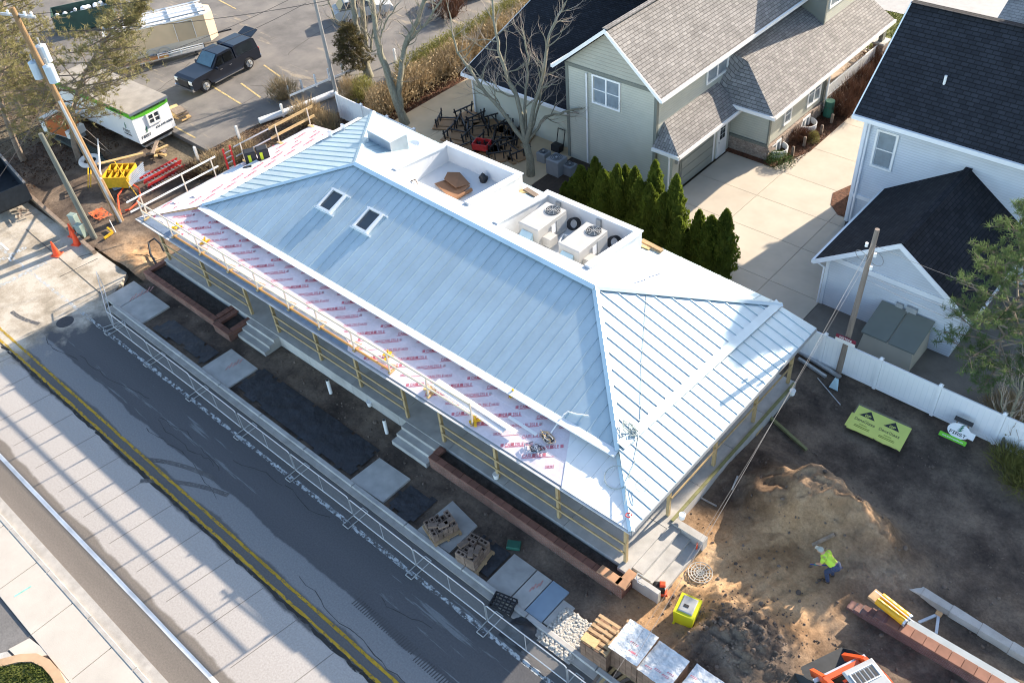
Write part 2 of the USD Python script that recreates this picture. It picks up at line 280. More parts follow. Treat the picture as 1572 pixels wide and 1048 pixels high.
def worn(name, col, thr=0.42, width=0.1, scale=6.0, stretch=(1, 1, 1), rough=0.7):
    """paint worn through in flakes"""
    n = {'g': ('geometry', {}), 'mp': ('mapping', {'scale': stretch}), 'n': ('noise_texture', {'scale': scale, 'detail': 7.0, 'roughness': 0.7}), 'm': ('map_range', {'from_min': thr - width / 2, 'from_max': thr + width / 2, 'clamp': True}),
         'n2': ('noise_texture', {'scale': 1.5, 'detail': 5.0}), 'r': ('rgb_ramp', {'ramp': [(0.3, C(col, .8)), (0.7, C(col, 1.15))]}), 'p': ('principled_bsdf', {'roughness': rough, 'specular_ior_level': 0.25})}
    return mat_nodes(name, n, [('g.position', 'mp.vector'), ('mp.vector', 'n.vector'), ('n.fac', 'm.value'), ('m.result', 'p.alpha'), ('g.position', 'n2.vector'), ('n2.fac', 'r.fac'), ('r.color', 'p.base_color')])
m_yline = worn('worn_yellow_line', (0.42, 0.27, 0.025), 0.44, 0.08, 7.0, (0.8, 1.6, 1))
m_wline = worn('white_line', (0.74, 0.73, 0.71), 0.30, 0.05, 7.0)
m_wline2 = worn('worn_white_line', (0.46, 0.49, 0.50), 0.51, 0.08, 6.0, (0.7, 1, 1))
m_stall = worn('worn_stall_line', (0.55, 0.42, 0.20), 0.44, 0.08, 7.0)
m_tar = worn('tar_seal', (0.03, 0.03, 0.03), 0.42, 0.06, 5.0, (0.5, 1, 1))
m_wet = worn('damp_stain', (0.07, 0.066, 0.062), 0.46, 0.07, 1.1, (0.6, 1.3, 1), 0.6)
m_joint = mat('joint_filler', (0.10, 0.09, 0.08), rough=0.9, var=0.2)
road = struct(MB().quad((-140, 2.05, 0), (60, 2.05, 0), (60, 11.02, 0), (-140, 11.02, 0)), 'road', m_road, 'two lane road of light concrete and dark wet asphalt')
def strip(x0, x1, y0, y1, z, jit=0.0, step=0.5, seed=1):
    r = np.random.RandomState(seed); k = max(2, int(abs(x1 - x0) / step)); xs = np.linspace(x0, x1, k); m = MB()
    a = y0 + r.uniform(-jit, jit, k); b = y1 + r.uniform(-jit, jit, k)
    v = np.r_[np.c_[xs, a, np.full(k, z)], np.c_[xs, b, np.full(k, z)]]; i = np.arange(k - 1)
    return m.add(v, np.c_[i, i + 1, i + 1 + k, i + k])
strip(-139, 59, 6.47, 6.58, .008, .02, .2, 3).build('yellow_line', m_yline, road); strip(-139, 59, 6.86, 6.97, .008, .012, .2, 4).build('yellow_line', m_yline, road)
strip(-139, 59, 6.32, 6.46, .004, .05, .3, 5).build('tar_seam', m_tar, road)
strip(-139, 59, 2.98, 3.14, .004, .004, .6).build('edge_line', m_wline, road)
strip(-139, 40, 10.0, 10.16, .004, .02, .25).build('edge_line', m_wline2, road)
for k in range(34):
    x = -46 + 1.96 * k * 1.0
    if k % 1 == 0 and x < 4: MB().bar((x + .33, 6.28, .003), (x, 3.7, .003), .018, .003).build('pavement_joint', m_joint, road)
m_crack = mat('road_crack', (0.045, 0.043, 0.042), rough=.9, var=.2); rr_ = random.Random(17)
for k in range(11):
    x0, y0 = rr_.uniform(-40, -8), rr_.choice([rr_.uniform(2.2, 3.6), rr_.uniform(7.2, 9.8)]); pts = [(x0, y0)]
    for j in range(rr_.randint(6, 16)): pts.append((pts[-1][0] + rr_.uniform(.15, .5), min(10.8, max(2.15, pts[-1][1] + rr_.uniform(-.12, .12)))))
    m = MB()
    for p, q in zip(pts, pts[1:]): m.bar((*p, .003), (*q, .003), rr_.uniform(.012, .03), .003)
    m.build('crack', m_crack, road)
m_skid = worn('tyre_mark', (0.10, 0.10, 0.104), .5, .3, 9.0, (1, 1, 1))
for (ax_0, ay_0), (bx_0, by_0), (cx_0, cy_0) in (((200, 705), (265, 702), (330, 735)), ((215, 738), (290, 735), (350, 760)), ((18, 478), (30, 490), (60, 497))):
    P0, P1_, P2 = at(ax_0, ay_0), at(bx_0, by_0), at(cx_0, cy_0); m = MB(); pts = [P0 * (1 - t) ** 2 + P1_ * 2 * t * (1 - t) + P2 * t * t for t in np.linspace(0, 1, 12)]
    for p, q in zip(pts, pts[1:]): m.bar(p * V(1, 1, 0) + V(0, 0, .004), q * V(1, 1, 0) + V(0, 0, .004), .2, .003)
    m.build('tyre_mark', m_skid, road)
m_tread = mat('tread_print', (0.075, 0.075, 0.078), rough=.9, var=.3)
for x0, x1, yy in ((-17.2, -14.2, 8.05), (-14.0, -10.2, 7.95)):
    m = MB(); xk = x0
    while xk < x1: m.bar((xk, yy - .17, .005), (xk + .03, yy + .17, .005), .045, .002); xk += .11
    m.build('tread_marks', m_tread, road, kind='stuff')
# crossing bars and stall marks at the lot entrance
for a, b, w in (((0, 438.8), (71.5, 402.7), .3), ((0, 400), (40, 379.4), .3), ((0, 373), (13, 384), .12), ((13, 395), (17, 401), .1)):
    A, B = at(*a), at(*b); A[2] = B[2] = .006; d = (A - B) / np.linalg.norm(A - B) * (6 if w > .2 else 0)
    MB().bar(A + d, B, w, .004).build('painted_bar', m_wline2 if w > .2 else m_wline, road)
# round cover in the road
pt = at(100, 494); mh = MB().disc((pt[0], pt[1], .004), .42, .012, 24); cov = mh.build('cover', mat('cast_iron', (0.05, 0.05, 0.055), rough=.6, var=.3, scale=10, bump=.006, bscale=30), road)

# ---- near kerb and sidewalk (bottom left)
sw = struct(MB().box(-140, 60, 1.66, 2.05, -.25, .012), 'gutter', m_kerb, 'concrete gutter between the road and the near kerb')
nk = struct(MB().box(-140, 60, -.12, 1.5, -.3, .06), 'sidewalk', m_joint, 'pale concrete sidewalk slabs along the near side of the road')
x = -60.0; k = 0
while x < 6:
    MB().cbox((x + 1.34, .69, .06), (2.66, 1.60, .05), 0, .012).build('slab', m_walk, nk); x += 2.69
x = -60.0
while x < 6:
    MB().cbox((x + 1.5, 1.575, -.1), (2.985, .17, .23), 0, .02).build('kerbstone', m_kerb, nk); x += 3.0
struct(MB().box(-22.4, 60, -30, -.13, -.3, .05), 'verge', m_grass, 'strip of rough grass behind the near sidewalk')
m_oasp = mat('old_asphalt', (0.15, 0.145, 0.14), rough=.95, var=.2, scale=.8, fine=.15, fscale=14, bump=.004)
ap = struct(MB().box(-140, -22.41, -30, -.13, -.3, .05), 'asphalt_apron', m_oasp, 'grey asphalt apron inside the near sidewalk')
for pg, z in (([(15, 998), (47, 981), (80, 1006), (32, 1014)], .10), ([(-60, 1020), (13, 1001), (29, 1017), (-20, 1050)], .085), ([(82, 1008), (60, 992), (114, 1046), (130, 1075), (112, 1075)], .1)):
    MB().poly(Polygon([at(*q)[:2] for q in pg]).buffer(0), lambda x, y: z, .2).build('slab', m_walk if z > .09 else m_conc, nk)
kp = [at(*q)[:2] for q in ((-25, 1032), (5, 1020), (32, 1013), (55, 1012), (74, 1021), (88, 1037), (100, 1060), (110, 1090))]
MB().poly(LineString(kp).buffer(.15, cap_style='flat'), lambda x, y: .17, .3).build('kerbstone', mat('tan_edging', (0.42, 0.29, 0.18), rough=.9, var=.15), nk)
bedp = Polygon(kp + [at(100, 1200)[:2], at(-200, 1200)[:2], at(-120, 1060)[:2]]).buffer(0).buffer(-.16)
struct(MB().poly(bedp, lambda x, y: .1, .2), 'planted_patch', m_grass, 'small grassy patch inside the curved tan edging')
a = at(22, 915, .115); b = at(48, 899, .115)
MB().bar(a, b, .06, .004).build('survey_mark', worn('green_spray', (0.25, 0.62, 0.5), .42, .2, 6), nk)

# ---- far kerb
kb = struct(MB().box(-39.2, 40, 11.02, 11.3, -.3, .05), 'far_kerb', m_kerb, 'concrete kerb between the road and the site')
x = -39.0
while x < 3: MB().cbox((x + 1.48, 11.36, -.05), (2.96, .2, .2), 0, .025).build('kerbstone', mat('pale_kerb', (0.42, 0.41, 0.39), rough=.9, var=.2, scale=2, fine=.1), kb); x += 2.99

# ---- soil of the building site
n = {'g': ('geometry', {}), 's': ('separate_xyz', {}), 'n1': ('noise_texture', {'scale': 0.5, 'detail': 8.0, 'roughness': 0.65}), 'r1': ('rgb_ramp', {'ramp': [(0.3, (0.046, 0.036, 0.030)), (0.44, (0.095, 0.073, 0.058)), (0.58, (0.175, 0.135, 0.102)), (0.74, (0.27, 0.205, 0.15))]}),
     'r2': ('rgb_ramp', {'ramp': [(0.3, (0.25, 0.145, 0.072)), (0.5, (0.46, 0.29, 0.155)), (0.7, (0.56, 0.385, 0.225))]}),
     'at': ('attribute', {'attribute': 'sand'}), 'mx': ('mix_color', {'blend_type': 'mix'}), 'n2': ('noise_texture', {'scale': 9.0, 'detail': 6.0, 'roughness': 0.8}), 'm2': ('map_range', {'from_min': 0.25, 'from_max': 0.75, 'to_min': 0.6, 'to_max': 1.4, 'clamp': True}), 'cc': ('combine_color', {}), 'mx2': ('mix_color', {'blend_type': 'multiply', 'fac': 1.0, 'use_clamp': False}),
     'bp': ('bump', {'strength': 1.0, 'distance': 0.03}), 'p': ('principled_bsdf', {'roughness': 0.95, 'specular_ior_level': 0.15})}
l = [('g.position', 'n1.vector'), ('n1.fac', 'r1.fac'), ('n1.fac', 'r2.fac'), ('at.fac', 'mx.fac'), ('r1.color', 'mx.a'), ('r2.color', 'mx.b'), ('g.position', 'n2.vector'), ('n2.fac', 'm2.value'), ('m2.result', 'cc.r'), ('m2.result', 'cc.g'), ('m2.result', 'cc.b'), ('mx.result', 'mx2.a'), ('cc.color', 'mx2.b'), ('mx2.result', 'p.base_color'), ('n2.fac', 'bp.height'), ('bp.normal', 'p.normal')]
m_soil = mat_nodes('site_soil', n, l)
def G(X, Y, cx, cy, rx, ry, p=1.0, a=0):
    a = math.radians(a); dx, dy = X - cx, Y - cy; u = dx * math.cos(a) + dy * math.sin(a); v = -dx * math.sin(a) + dy * math.cos(a)
    return np.exp(-((u / rx) ** 2 + (v / ry) ** 2) ** p)
def soil_z(X, Y):
    X, Y = np.asarray(X, float), np.asarray(Y, float); shp = X.shape
    if X.ndim == 0: X, Y = X.reshape(1, 1), Y.reshape(1, 1)
    rough = np.clip((X + 13) / 3, 0, 1) * np.clip((Y - 12.2) / 1, 0, 1) * np.clip((27.5 - Y) / 1.5, .15, 1)
    z = -.03 + .10 * fb(X, Y, .5, 1) * (.4 + .6 * rough) + .05 * fb(X, Y, 2.2, 2) * (.5 + rough) + .03 * fb(X, Y, 5.0, 3) * (.25 + rough * .8)
    sandy = G(X, Y, -7.2, 17.6, 2.4, 2.4, 1.6)
    wx, wy = 1.2 * fb(X, Y, .7, 17), .9 * fb(X, Y, .7, 18); pile = 1.8 * G(X + wx, Y + wy, -6.5, 21.1, 3.0, 1.35, 1.25, -4)
    z += pile * (1 + .55 * fb(X, Y, 1.1, 5) + .25 * fb(X, Y, 3.5, 15)) + .35 * sandy * (.3 + .8 * fb(X, Y, 1.1, 6) + .25 * fb(X, Y, 3.2, 16))
    z += .95 * G(X + wx * .6, Y + wy * .6, -6.1, 14.9, 1.5, 1.35, 1.1) * (1 + .5 * fb(X, Y, 2.0, 7) + .35 * fb(X, Y, 4.5, 19) + .5 * np.abs(fb(X * .5, Y * 2.2, 3.5, 20))) + .25 * G(X, Y, -4.5, 20.0, .5, 1.2, 1, 20)
    z += .10 * np.abs(fb(X * 1.6, Y * .8, 2.6, 23)) * G(X, Y, -7.2, 17.0, 3.2, 2.6, 1.5) - .35 * G(X, Y, -3.6, 19.3, .6, .5)
    for k in range(4):                                   # track ruts
        u = (X + 6.8 - .45 * (k - 1)) - .25 * (Y - 16); z += -.09 * np.exp(-(u / .1) ** 2) * np.clip((18.6 - Y) / .6, 0, 1) * np.clip((Y - 12.5) / .5, 0, 1) * (1 + .6 * np.sin(Y * 24))
    z += .4 * G(X, Y, -41.4, 13.9, .9, .7, 1.2) * (1 + .5 * fb(X, Y, 2.5, 9)) + .2 * G(X, Y, -41.5, 14.6, 2, 1.2) * fb(X, Y, 3, 8)
    z -= .22 * np.clip((X + 9.5) / 2, 0, 1) * np.clip((Y - 19) / 2, 0, 1) * np.clip(1 - G(X, Y, -6.3, 21.2, 3, 1.6), 0, 1) * .5
    return z if shp else float(z[0, 0])
v, f = grid_sheet(-58, 6, 11.46, 30.4, .1, soil_z)
xx, yy = v[:, 0], v[:, 1]
keep = ~((xx < -45.6) & (yy < 13.2)) & ~((xx > 6)) ; keep &= ~((xx < -47.8) & (yy > 20.8))
keep &= ~((xx > -37.2) & (xx < -12.3) & (yy > 17) & (yy < 26)) & ~((xx > -40.6) & (yy > 28.9) & (xx < -22)) & ~((xx > -21.9) & (yy > 28.5))
keep &= ~((xx > -44.5) & (xx < -39.6) & (yy < 13.3))
ok = keep[f].all(1)
sand = np.clip(1.25 * G(xx, yy, -7.0, 17.3, 3.0, 2.5, 1.6) + .42 * G(xx, yy, -6.3, 21.3, 3.0, 1.7, 1.5) + .9 * G(xx, yy, -8.2, 14.2, 2.2, 2.3, 2) - 1.5 * G(xx, yy, -6.1, 14.7, 1.45, 1.6, 1.6) + .9 * G(xx, yy, -41.5, 14.6, 2.4, 1.3, 1.5) + .35 * fb(xx, yy, .9, 11) - .05, 0, 1)
sand *= np.clip((22.8 - yy) / 1.2, 0, 1)
uq, inv = np.unique(f[ok], return_inverse=True); v, sand = v[uq], sand[uq]
me = usdkit.mesh(stage, '/World/soil', (v, inv.reshape(-1, 4)), m_soil, True)
UsdGeom.PrimvarsAPI(me).CreatePrimvar('sand', Sdf.ValueTypeNames.FloatArray, 'vertex').Set(Vt.FloatArray.FromNumpy(sand.astype(np.float32)))
tag(me, 'dark churned soil of the building site with sandy heaps', kind='structure')
_used[(None, 'soil')] = 1

# ---- sidewalk slabs left in the site, black patches between them
walk = struct(MB().box(-39.9, -11, 11.47, 13.0, -.3, -.08), 'walk_base', mat('compacted_soil', (0.05, 0.04, 0.033), var=.4, scale=2, fine=.3, fscale=12), 'compacted bed of the old walk behind the far kerb')
def slab4(c, z=.07, th=.16, m=None, name='slab'):
    P = [at(*q)[:2] for q in c]; return MB().poly(Polygon(P).buffer(.0), lambda x, y: z, th).build(name, m or m_conc, walk)
for a, b in ((-40.0, -38.7), (-38.66, -36.7)): MB().cbox(((a + b) / 2, 12.2, -.08), (b - a, 1.66, .15), 0, .01).build('slab', m_conc, walk)
slab4(((310, 566), (356, 537), (396, 567), (350, 597))); slab4(((538, 738), (583, 704), (630, 736), (588, 772))); slab4(((640, 815), (695, 770), (733, 808), (690, 850)))
for a, b in ((-14.1, -13.05), (-13.0, -12.35)): MB().cbox(((a + b) / 2, 12.2, -.08), (b - a, 1.55, .15), 0, .01).build('slab', m_conc, walk)
MB().cbox((-11.95, 12.25, -.08), (.72, 1.5, .14), 0, .01).build('steel_plate', mat('blue_grey_plate', (0.26, 0.34, 0.42), rough=.5, var=.08), walk)
MB().cbox((-11.3, 12.1, -.08), (.5, 1.1, .13), 0, .01).build('slab', m_conc, walk)
m_tarp = mat('black_sheeting', (0.026, 0.028, 0.033), rough=.45, var=.5, scale=1.6, bump=.05, bscale=3.0, spec=.5, fine=.3, fscale=9)
for k, (x0, x1, y0, y1) in enumerate(((-29.5, -21.6, 11.5, 13.25), (-19.5, -18.0, 11.5, 12.95), (-36.0, -31.9, 11.6, 12.6), (-15.7, -14.2, 11.5, 12.9))):
    v, f = grid_sheet(x0, x1, y0, y1, .15, lambda X, Y: .045 + .05 * fb(X, Y, 1.6, 21 + k))
    cx_, cy_ = v[f[:, 0], 0], v[f[:, 0], 1]; ed = np.minimum(np.minimum(cx_ - x0, x1 - cx_), np.minimum(cy_ - y0, y1 - cy_)); f = f[ed + .5 * fb(cx_, cy_, 1.3, 41 + k) + .25 * fb(cx_, cy_, 4, 45) > .05]; MB().add(v, f).build('black_sheet', m_tarp, walk, True)
m_pinkmark = worn('pink_spray', (0.62, 0.33, 0.30), .45, .2, 6)
for c0, nn in (((205, 460), 7), ((352, 566), 5), ((818, 905), 4)):
    for k in range(nn):
        A = at(c0[0] + 5.2 * k - 5, c0[1] - 2.6 * k + 4); B = at(c0[0] + 5.2 * k, c0[1] - 2.6 * k - 3 - 2 * (k % 2)); A[2] = B[2] = .077
        MB().bar(A, B, .05, .003).build('survey_mark', m_pinkmark, walk)
m_gravel = mat('pale_gravel', (0.40, 0.38, 0.34), rough=.95, var=.4, scale=9, fine=.35, fscale=16, bump=.03, bscale=14)
v, f = grid_sheet(-11.3, -9.9, 10.9, 12.5, .08, lambda X, Y: .06 + .07 * fb(X, Y, 5, 31) + .06 * G(X, Y, -10.6, 11.7, .6, .7))
struct(MB().add(v, f), 'rubble_bed', m_gravel, 'pale crushed stone beside the walk end', kind='stuff', smooth=True)
st = MB()
for k in range(420):
    x, y = rng.uniform(-11.3, -10.0), rng.uniform(11.0, 12.5); s = rng.uniform(.03, .075)
    st.mesh(trimesh.creation.icosphere(0, s).apply_transform(trimesh.transformations.compose_matrix(scale=(1, rng.uniform(.6, 1), .6), angles=(0, 0, rng.uniform(0, 6)), translate=(x, y, .1))))
st.build('crushed_stone', mat('stone_chips', (0.44, 0.42, 0.38), var=.3, scale=20), None, kind='stuff', label='loose pale stone chips lying on the rubble bed')

# ---- parking lot
n = dict(g=('geometry', {}), n1=('noise_texture', {'scale': .35, 'detail': 8.0, 'roughness': .65}), r1=('rgb_ramp', {'ramp': [(.3, (.11, .105, .10)), (.5, (.165, .155, .145)), (.68, (.215, .20, .18))]}), mp=('mapping', {'scale': (.25, 1.4, 1)}), n2=('noise_texture', {'scale': .6, 'detail': 10.0, 'roughness': .7}), m2=('map_range', {'from_min': .58, 'from_max': .64, 'to_max': .6, 'clamp': True}), mx=('mix_color', {'b': (.36, .30, .215)}),
         vo=('voronoi_texture', {'scale': .23, 'feature': 'distance_to_edge'}), nf=('noise_texture', {'scale': 30.0, 'detail': 3.0}), mf=('map_range', {'from_min': .3, 'from_max': .7, 'to_min': .85, 'to_max': 1.15}), cc=('combine_color', {}), mx3=('mix_color', {'blend_type': 'multiply', 'fac': 1.0, 'use_clamp': False}), p=('principled_bsdf', {'roughness': .9, 'specular_ior_level': .2}))
n.pop('vo')
l = [('g.position', 'n1.vector'), ('n1.fac', 'r1.fac'), ('g.position', 'mp.vector'), ('mp.vector', 'n2.vector'), ('n2.fac', 'm2.value'), ('m2.result', 'mx.fac'), ('r1.color', 'mx.a'), ('g.position', 'nf.vector'), ('nf.fac', 'mf.value'), ('mf.result', 'cc.r'), ('mf.result', 'cc.g'), ('mf.result', 'cc.b'), ('mx.result', 'mx3.a'), ('cc.color', 'mx3.b'), ('mx3.result', 'p.base_color')]
m_lot = mat_nodes('lot_asphalt', n, l)
lot = struct(MB().poly(Polygon([(-52.5, 22.9), (-47.9, 22.9), (-47.8, 30.2), (-44.6, 30.2), (-44.6, 50), (-38, 53), (-30, 60), (-30, 110), (-140, 110), (-140, 22.9)]), lambda x, y: 0.0, .3), 'parking_lot', m_lot, 'worn grey asphalt parking lot with faded stall lines')
for a, b in (((305, 120), (370, 160)), ((370, 128), (400, 150)), ((260, 190), (300, 212)), ((190, 150), (225, 168)), ((335, 0), (362, 14)), ((405, 100), (430, 118))):
    A, B = at(*a), at(*b); A[2] = B[2] = .006; MB().bar(A, B, .12, .004).build('stall_line', m_stall, lot)
for k in range(9):                                        # sealed cracks
    x0, y0 = rng.uniform(-58, -48), rng.uniform(24, 42); pts = [(x0, y0, .004)]
    for j in range(rng.randint(5, 9)): x0 += rng.uniform(-.2, 1.1) * (1 if k % 2 else -.4); y0 += rng.uniform(.3, 1.0); pts.append((x0, y0, .004))
    m = MB()
    for p0, p1 in zip(pts, pts[1:]): m.bar(p0, p1, rng.uniform(.03, .07), .003)
    m.build('sealed_crack', m_joint, lot)
# entrance apron of the lot, on the left
apron = struct(MB().poly(Polygon([(-140, 11.02), (-39.6, 11.02), (-39.6, 11.3), (-41, 13.2), (-44.6, 13.2), (-140, 13.2)]), lambda x, y: .004, .3), 'entrance_apron', m_road, 'pale concrete entrance beside the road')
for a, b in (((40, 352), (212, 500)), ((120, 395), (190, 375)), ((92, 425), (150, 397))):
    A, B = at(*a), at(*b); A[2] = B[2] = .012
    if a[0] == 40: A[2] = B[2] = .013
    MB().bar(A, B, .04, .006).build('pavement_joint', m_joint, apron)
# strip of planted ground, mulch, grass, concrete drives behind
struct(MB().poly(Polygon([(-44.6, 30.0), (-40.9, 30.6), (-40.9, 60), (-38, 70), (-44.6, 50)]), lambda x, y: .03, .3), 'mulch_bed', m_mulch, 'reddish bark mulch under the brown hedge')
struct(MB().poly(Polygon([(-47.8, 22.2), (-45.4, 22.2), (-42.6, 28.0), (-41, 30.3), (-47.7, 30.3)]), lambda x, y: .035, .3), 'verge_bed', mat('leafy_bed', (0.14, 0.09, 0.05), var=.5, scale=4, fine=.4, fscale=14, bump=.03, bscale=12), 'brown leaf litter bed between the lot and the roof')
def slabs(parent, xs, ys, z, m, clip=None, gap=.012, th=.1):
    for x0, x1 in zip(xs, xs[1:]):
        for y0, y1 in zip(ys, ys[1:]):
            P = sbox(x0 + gap, y0 + gap, x1 - gap, y1 - gap)
            if clip is not None: P = P.intersection(clip)
            if P.area > .05: MB().poly(P, lambda x, y: z, th).build('slab', m, parent)
dr = struct(MB().box(-22.35, -12.2, 28.5, 90, -.3, -.02), 'driveway', m_joint, 'pale concrete driveway slabs between the two houses')
clip = Polygon([(-22.4, 28.5), (-12.2, 28.5), (-12.2, 32.0), (-14.2, 38.3), (-14.6, 60), (-18.7, 60), (-18.7, 43), (-19.5, 40.4), (-22.4, 40.4)])
slabs(dr, [-22.4, -18.85, -14.8, -12.2], [28.5, 31.85, 34.9, 37.6, 40.3, 43.4, 46.8, 50.5, 54.5, 58.0, 62.0], .02, m_slabw, clip)
dl = struct(MB().box(-40.9, -29.2, 31.2, 46, -.3, -.02), 'side_drive', m_joint, 'buff concrete drive behind the metal roof')
slabs(dl, [-40.9, -37.6, -33.6, -29.2], [31.2, 34.2, 37.4, 41.5], .02, m_drive2)
struct(MB().box(-29.2, -22.4, 28.6, 36, -.3, .0), 'planting_strip', mat('dark_bark', (0.05, 0.035, 0.025), var=.4, scale=5, fine=.3, bump=.03), 'dark bark bed under the evergreen row')
struct(MB().poly(Polygon([(-18.69, 43), (-18.69, 52.6), (-18, 54.5), (-22.6, 54.5), (-22.6, 40.41), (-19.5, 40.41)]), lambda x, y: .045, .3), 'foundation_bed', m_mulch, 'bark bed along the stone foot of the green house')
struct(MB().quad((-37, 54.6, .02), (-4, 54.6, .02), (-4, 140, .02), (-37, 140, .02)), 'lawn', m_grass, 'sunlit lawn behind the houses')
struct(MB().quad((-34, 62, .04), (-14, 62, .04), (-14, 68, .04), (-34, 68, .04)), 'far_street', mat('far_asphalt', (0.30, 0.30, 0.30), var=.1), 'grey street beyond the lawn')
struct(MB().poly(Polygon([(-14.15, 38.4), (-14.7, 38.4), (-15.4, 39.0), (-15.8, 40.0), (-15.4, 41.2), (-14.4, 41.4), (-14.15, 41.4)]), lambda x, y: .04, .2), 'corner_bed', m_mulch, 'small mulch bed at the corner of the white house')
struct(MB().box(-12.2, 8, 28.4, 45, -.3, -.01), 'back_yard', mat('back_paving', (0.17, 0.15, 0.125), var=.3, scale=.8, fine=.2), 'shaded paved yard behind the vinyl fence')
# ================================================================ main building
ZB, ZE, ZR = 4.25, 3.68, 5.85
UFL, UFR = at(311, 315, ZB), at(950.5, 692, ZB); UBR, UBL = at(1201, 468, ZB), at(573, 172, ZB)
RL, RR = at(545.5, 253.6, ZR + .05), at(914, 442, ZR)
EFL, EFR, EBR, ELB = at(210.7, 334.8, ZE), at(969.5, 815.9, ZE), at(1253.6, 503.5, ZE), at(480, 191.4, ZE)
bld = thing('metal_roof_building', 'long low building under construction with pale standing seam metal hip roof', 'building')
def lift(P, dz): return np.array([P[0], P[1], P[2] + dz])
def panels(name, corners, fz, axis, pitch, m, parent, rib=.027, ribw=.03, phase=0.0, holes=None, th=.03):
    """roof panels of one slope: each strip between two seams is a pan with its standing seam"""
    P = Polygon([c[:2] for c in corners])
    if holes is not None: P = P.difference(holes)
    x0, y0, x1, y1 = P.bounds; lo, hi = (x0, x1) if axis == 'y' else (y0, y1)
    k = math.floor((lo - phase) / pitch); out = []
    while phase + k * pitch < hi:
        a, b = phase + k * pitch, phase + (k + 1) * pitch; k += 1
        s = sbox(a, y0 - 1, b, y1 + 1) if axis == 'y' else sbox(x0 - 1, a, x1 + 1, b)
        q = P.intersection(s)
        if q.area < .02: continue
        mb = MB().poly(q, fz, th)
        ln = LineString([(a + .001, y0 - 1), (a + .001, y1 + 1)] if axis == 'y' else [(x0 - 1, a + .001), (x1 + 1, a + .001)]).intersection(P)
        for g in getattr(ln, 'geoms', [ln]):
            if g.geom_type == 'LineString' and g.length > .1:
                (ax, ay), (bx, by) = g.coords[0], g.coords[-1]
                mb.bar((ax, ay, fz(ax, ay) + rib / 2), (bx, by, fz(bx, by) + rib / 2), ribw, rib)
        out.append(mb.build(name, m, parent))
    return out
PITCH = 0.475
f_front, f_back = plane3(UFL, UFR, (RL + RR) / 2), plane3(UBL, UBR, (RL + RR) / 2)
f_front = plane3(UFL, UFR, RR); f_back = plane3(UBL, UBR, RR); f_right = plane3(RR, UFR, UBR); f_left = plane3(RL, UFL, UBL)
RLf = V(RL[0], RL[1], f_front(RL[0], RL[1]))
panels('roof_panel', [UFL, UFR, RR, RL], f_front, 'y', PITCH, m_roof, bld, rib=.026, ribw=.022)
panels('roof_panel', [RR, UFR, UBR], f_right, 'x', PITCH, m_roof, bld, phase=.12)
panels('roof_panel', [RL, UBL, UFL], f_left, 'x', PITCH, m_roof, bld, phase=.2)
# back slope: seamed ends and foot, smooth membrane with two equipment wells
WA, WB = (-29.45, -24.62, 22.35, 25.95), (-22.78, -17.70, 21.95, 25.55)
hol = shapely.union_all([sbox(*(w[0] + .1, w[2] + .1, w[1] - .1, w[3] - .1)) for w in (WA, WB)])
mem = Polygon([(-31.2, 21.2), (-31.2, 24.0), (-30, 25.0), (-24, 25.2), (-17, 24.6), (-14.6, 23.6), (-15.4, 21.0), (-17, 20.4), (-31, 20.6)])
backP = Polygon([c[:2] for c in (UBL, UBR, RR, RL)])
panels('roof_panel', [UBL, UBR, RR, RL], f_back, 'y', PITCH, m_roof, bld, holes=shapely.union_all([hol, mem]), rib=.022)
MB().poly(mem.intersection(backP).difference(hol), lambda x, y: f_back(x, y) + .012, .04).build('roof_membrane', m_memb, bld)
# caps over ridge and hips
def cap(a, b, w, m=m_roof, h=.035, dz=.055, name='ridge_cap', flip=0):
    a, b = np.array(a), np.array(b); d = (b - a) / np.linalg.norm(b - a); s = np.cross([0, 0, 1.], d); s /= np.linalg.norm(s); mb = MB()
    r = lambda p: [p + s * w / 2 + V(0, 0, dz - w * .12), p + V(0, 0, dz + h), p - s * w / 2 + V(0, 0, dz - w * .12), p + V(0, 0, dz - .03)]
    A, B = r(a), r(b); mb.add(A + B, [[0, 1, 5, 4], [1, 2, 6, 5], [2, 3, 7, 6], [3, 0, 4, 7], [0, 3, 2, 1], [4, 5, 6, 7]]); return mb.build(name, m, bld)
cap(lift(RLf, .02), lift(RR, .02), .34, h=.05, dz=.06)
cap(RR, UFR, .28, name='hip_cap'); cap(RR, UBR, .26, name='hip_cap'); cap(RLf, UFL, .28, name='hip_cap'); cap(RL, UBL, .28, name='hip_cap')
# front step: white drip flange and fascia over the lower roof
d = (UFR - UFL) / np.linalg.norm(UFR - UFL); nrm = V(d[1], -d[0], 0)
A, B = UFL + nrm * .30 + V(0, 0, -.05), UFR + nrm * .30 + V(0, 0, -.05)
MB().hexa([A, B, UFR + V(0, 0, -.03), UFL + V(0, 0, -.03)], [A + V(0, 0, .035), B + V(0, 0, .035), UFR + V(0, 0, .02), UFL + V(0, 0, .02)]).build('drip_flange', m_trim, bld)
MB().bar(UFL + V(0, .1, -.19), UFR + V(0, .1, -.19), .03, .30).build('step_fascia', m_grey, bld)
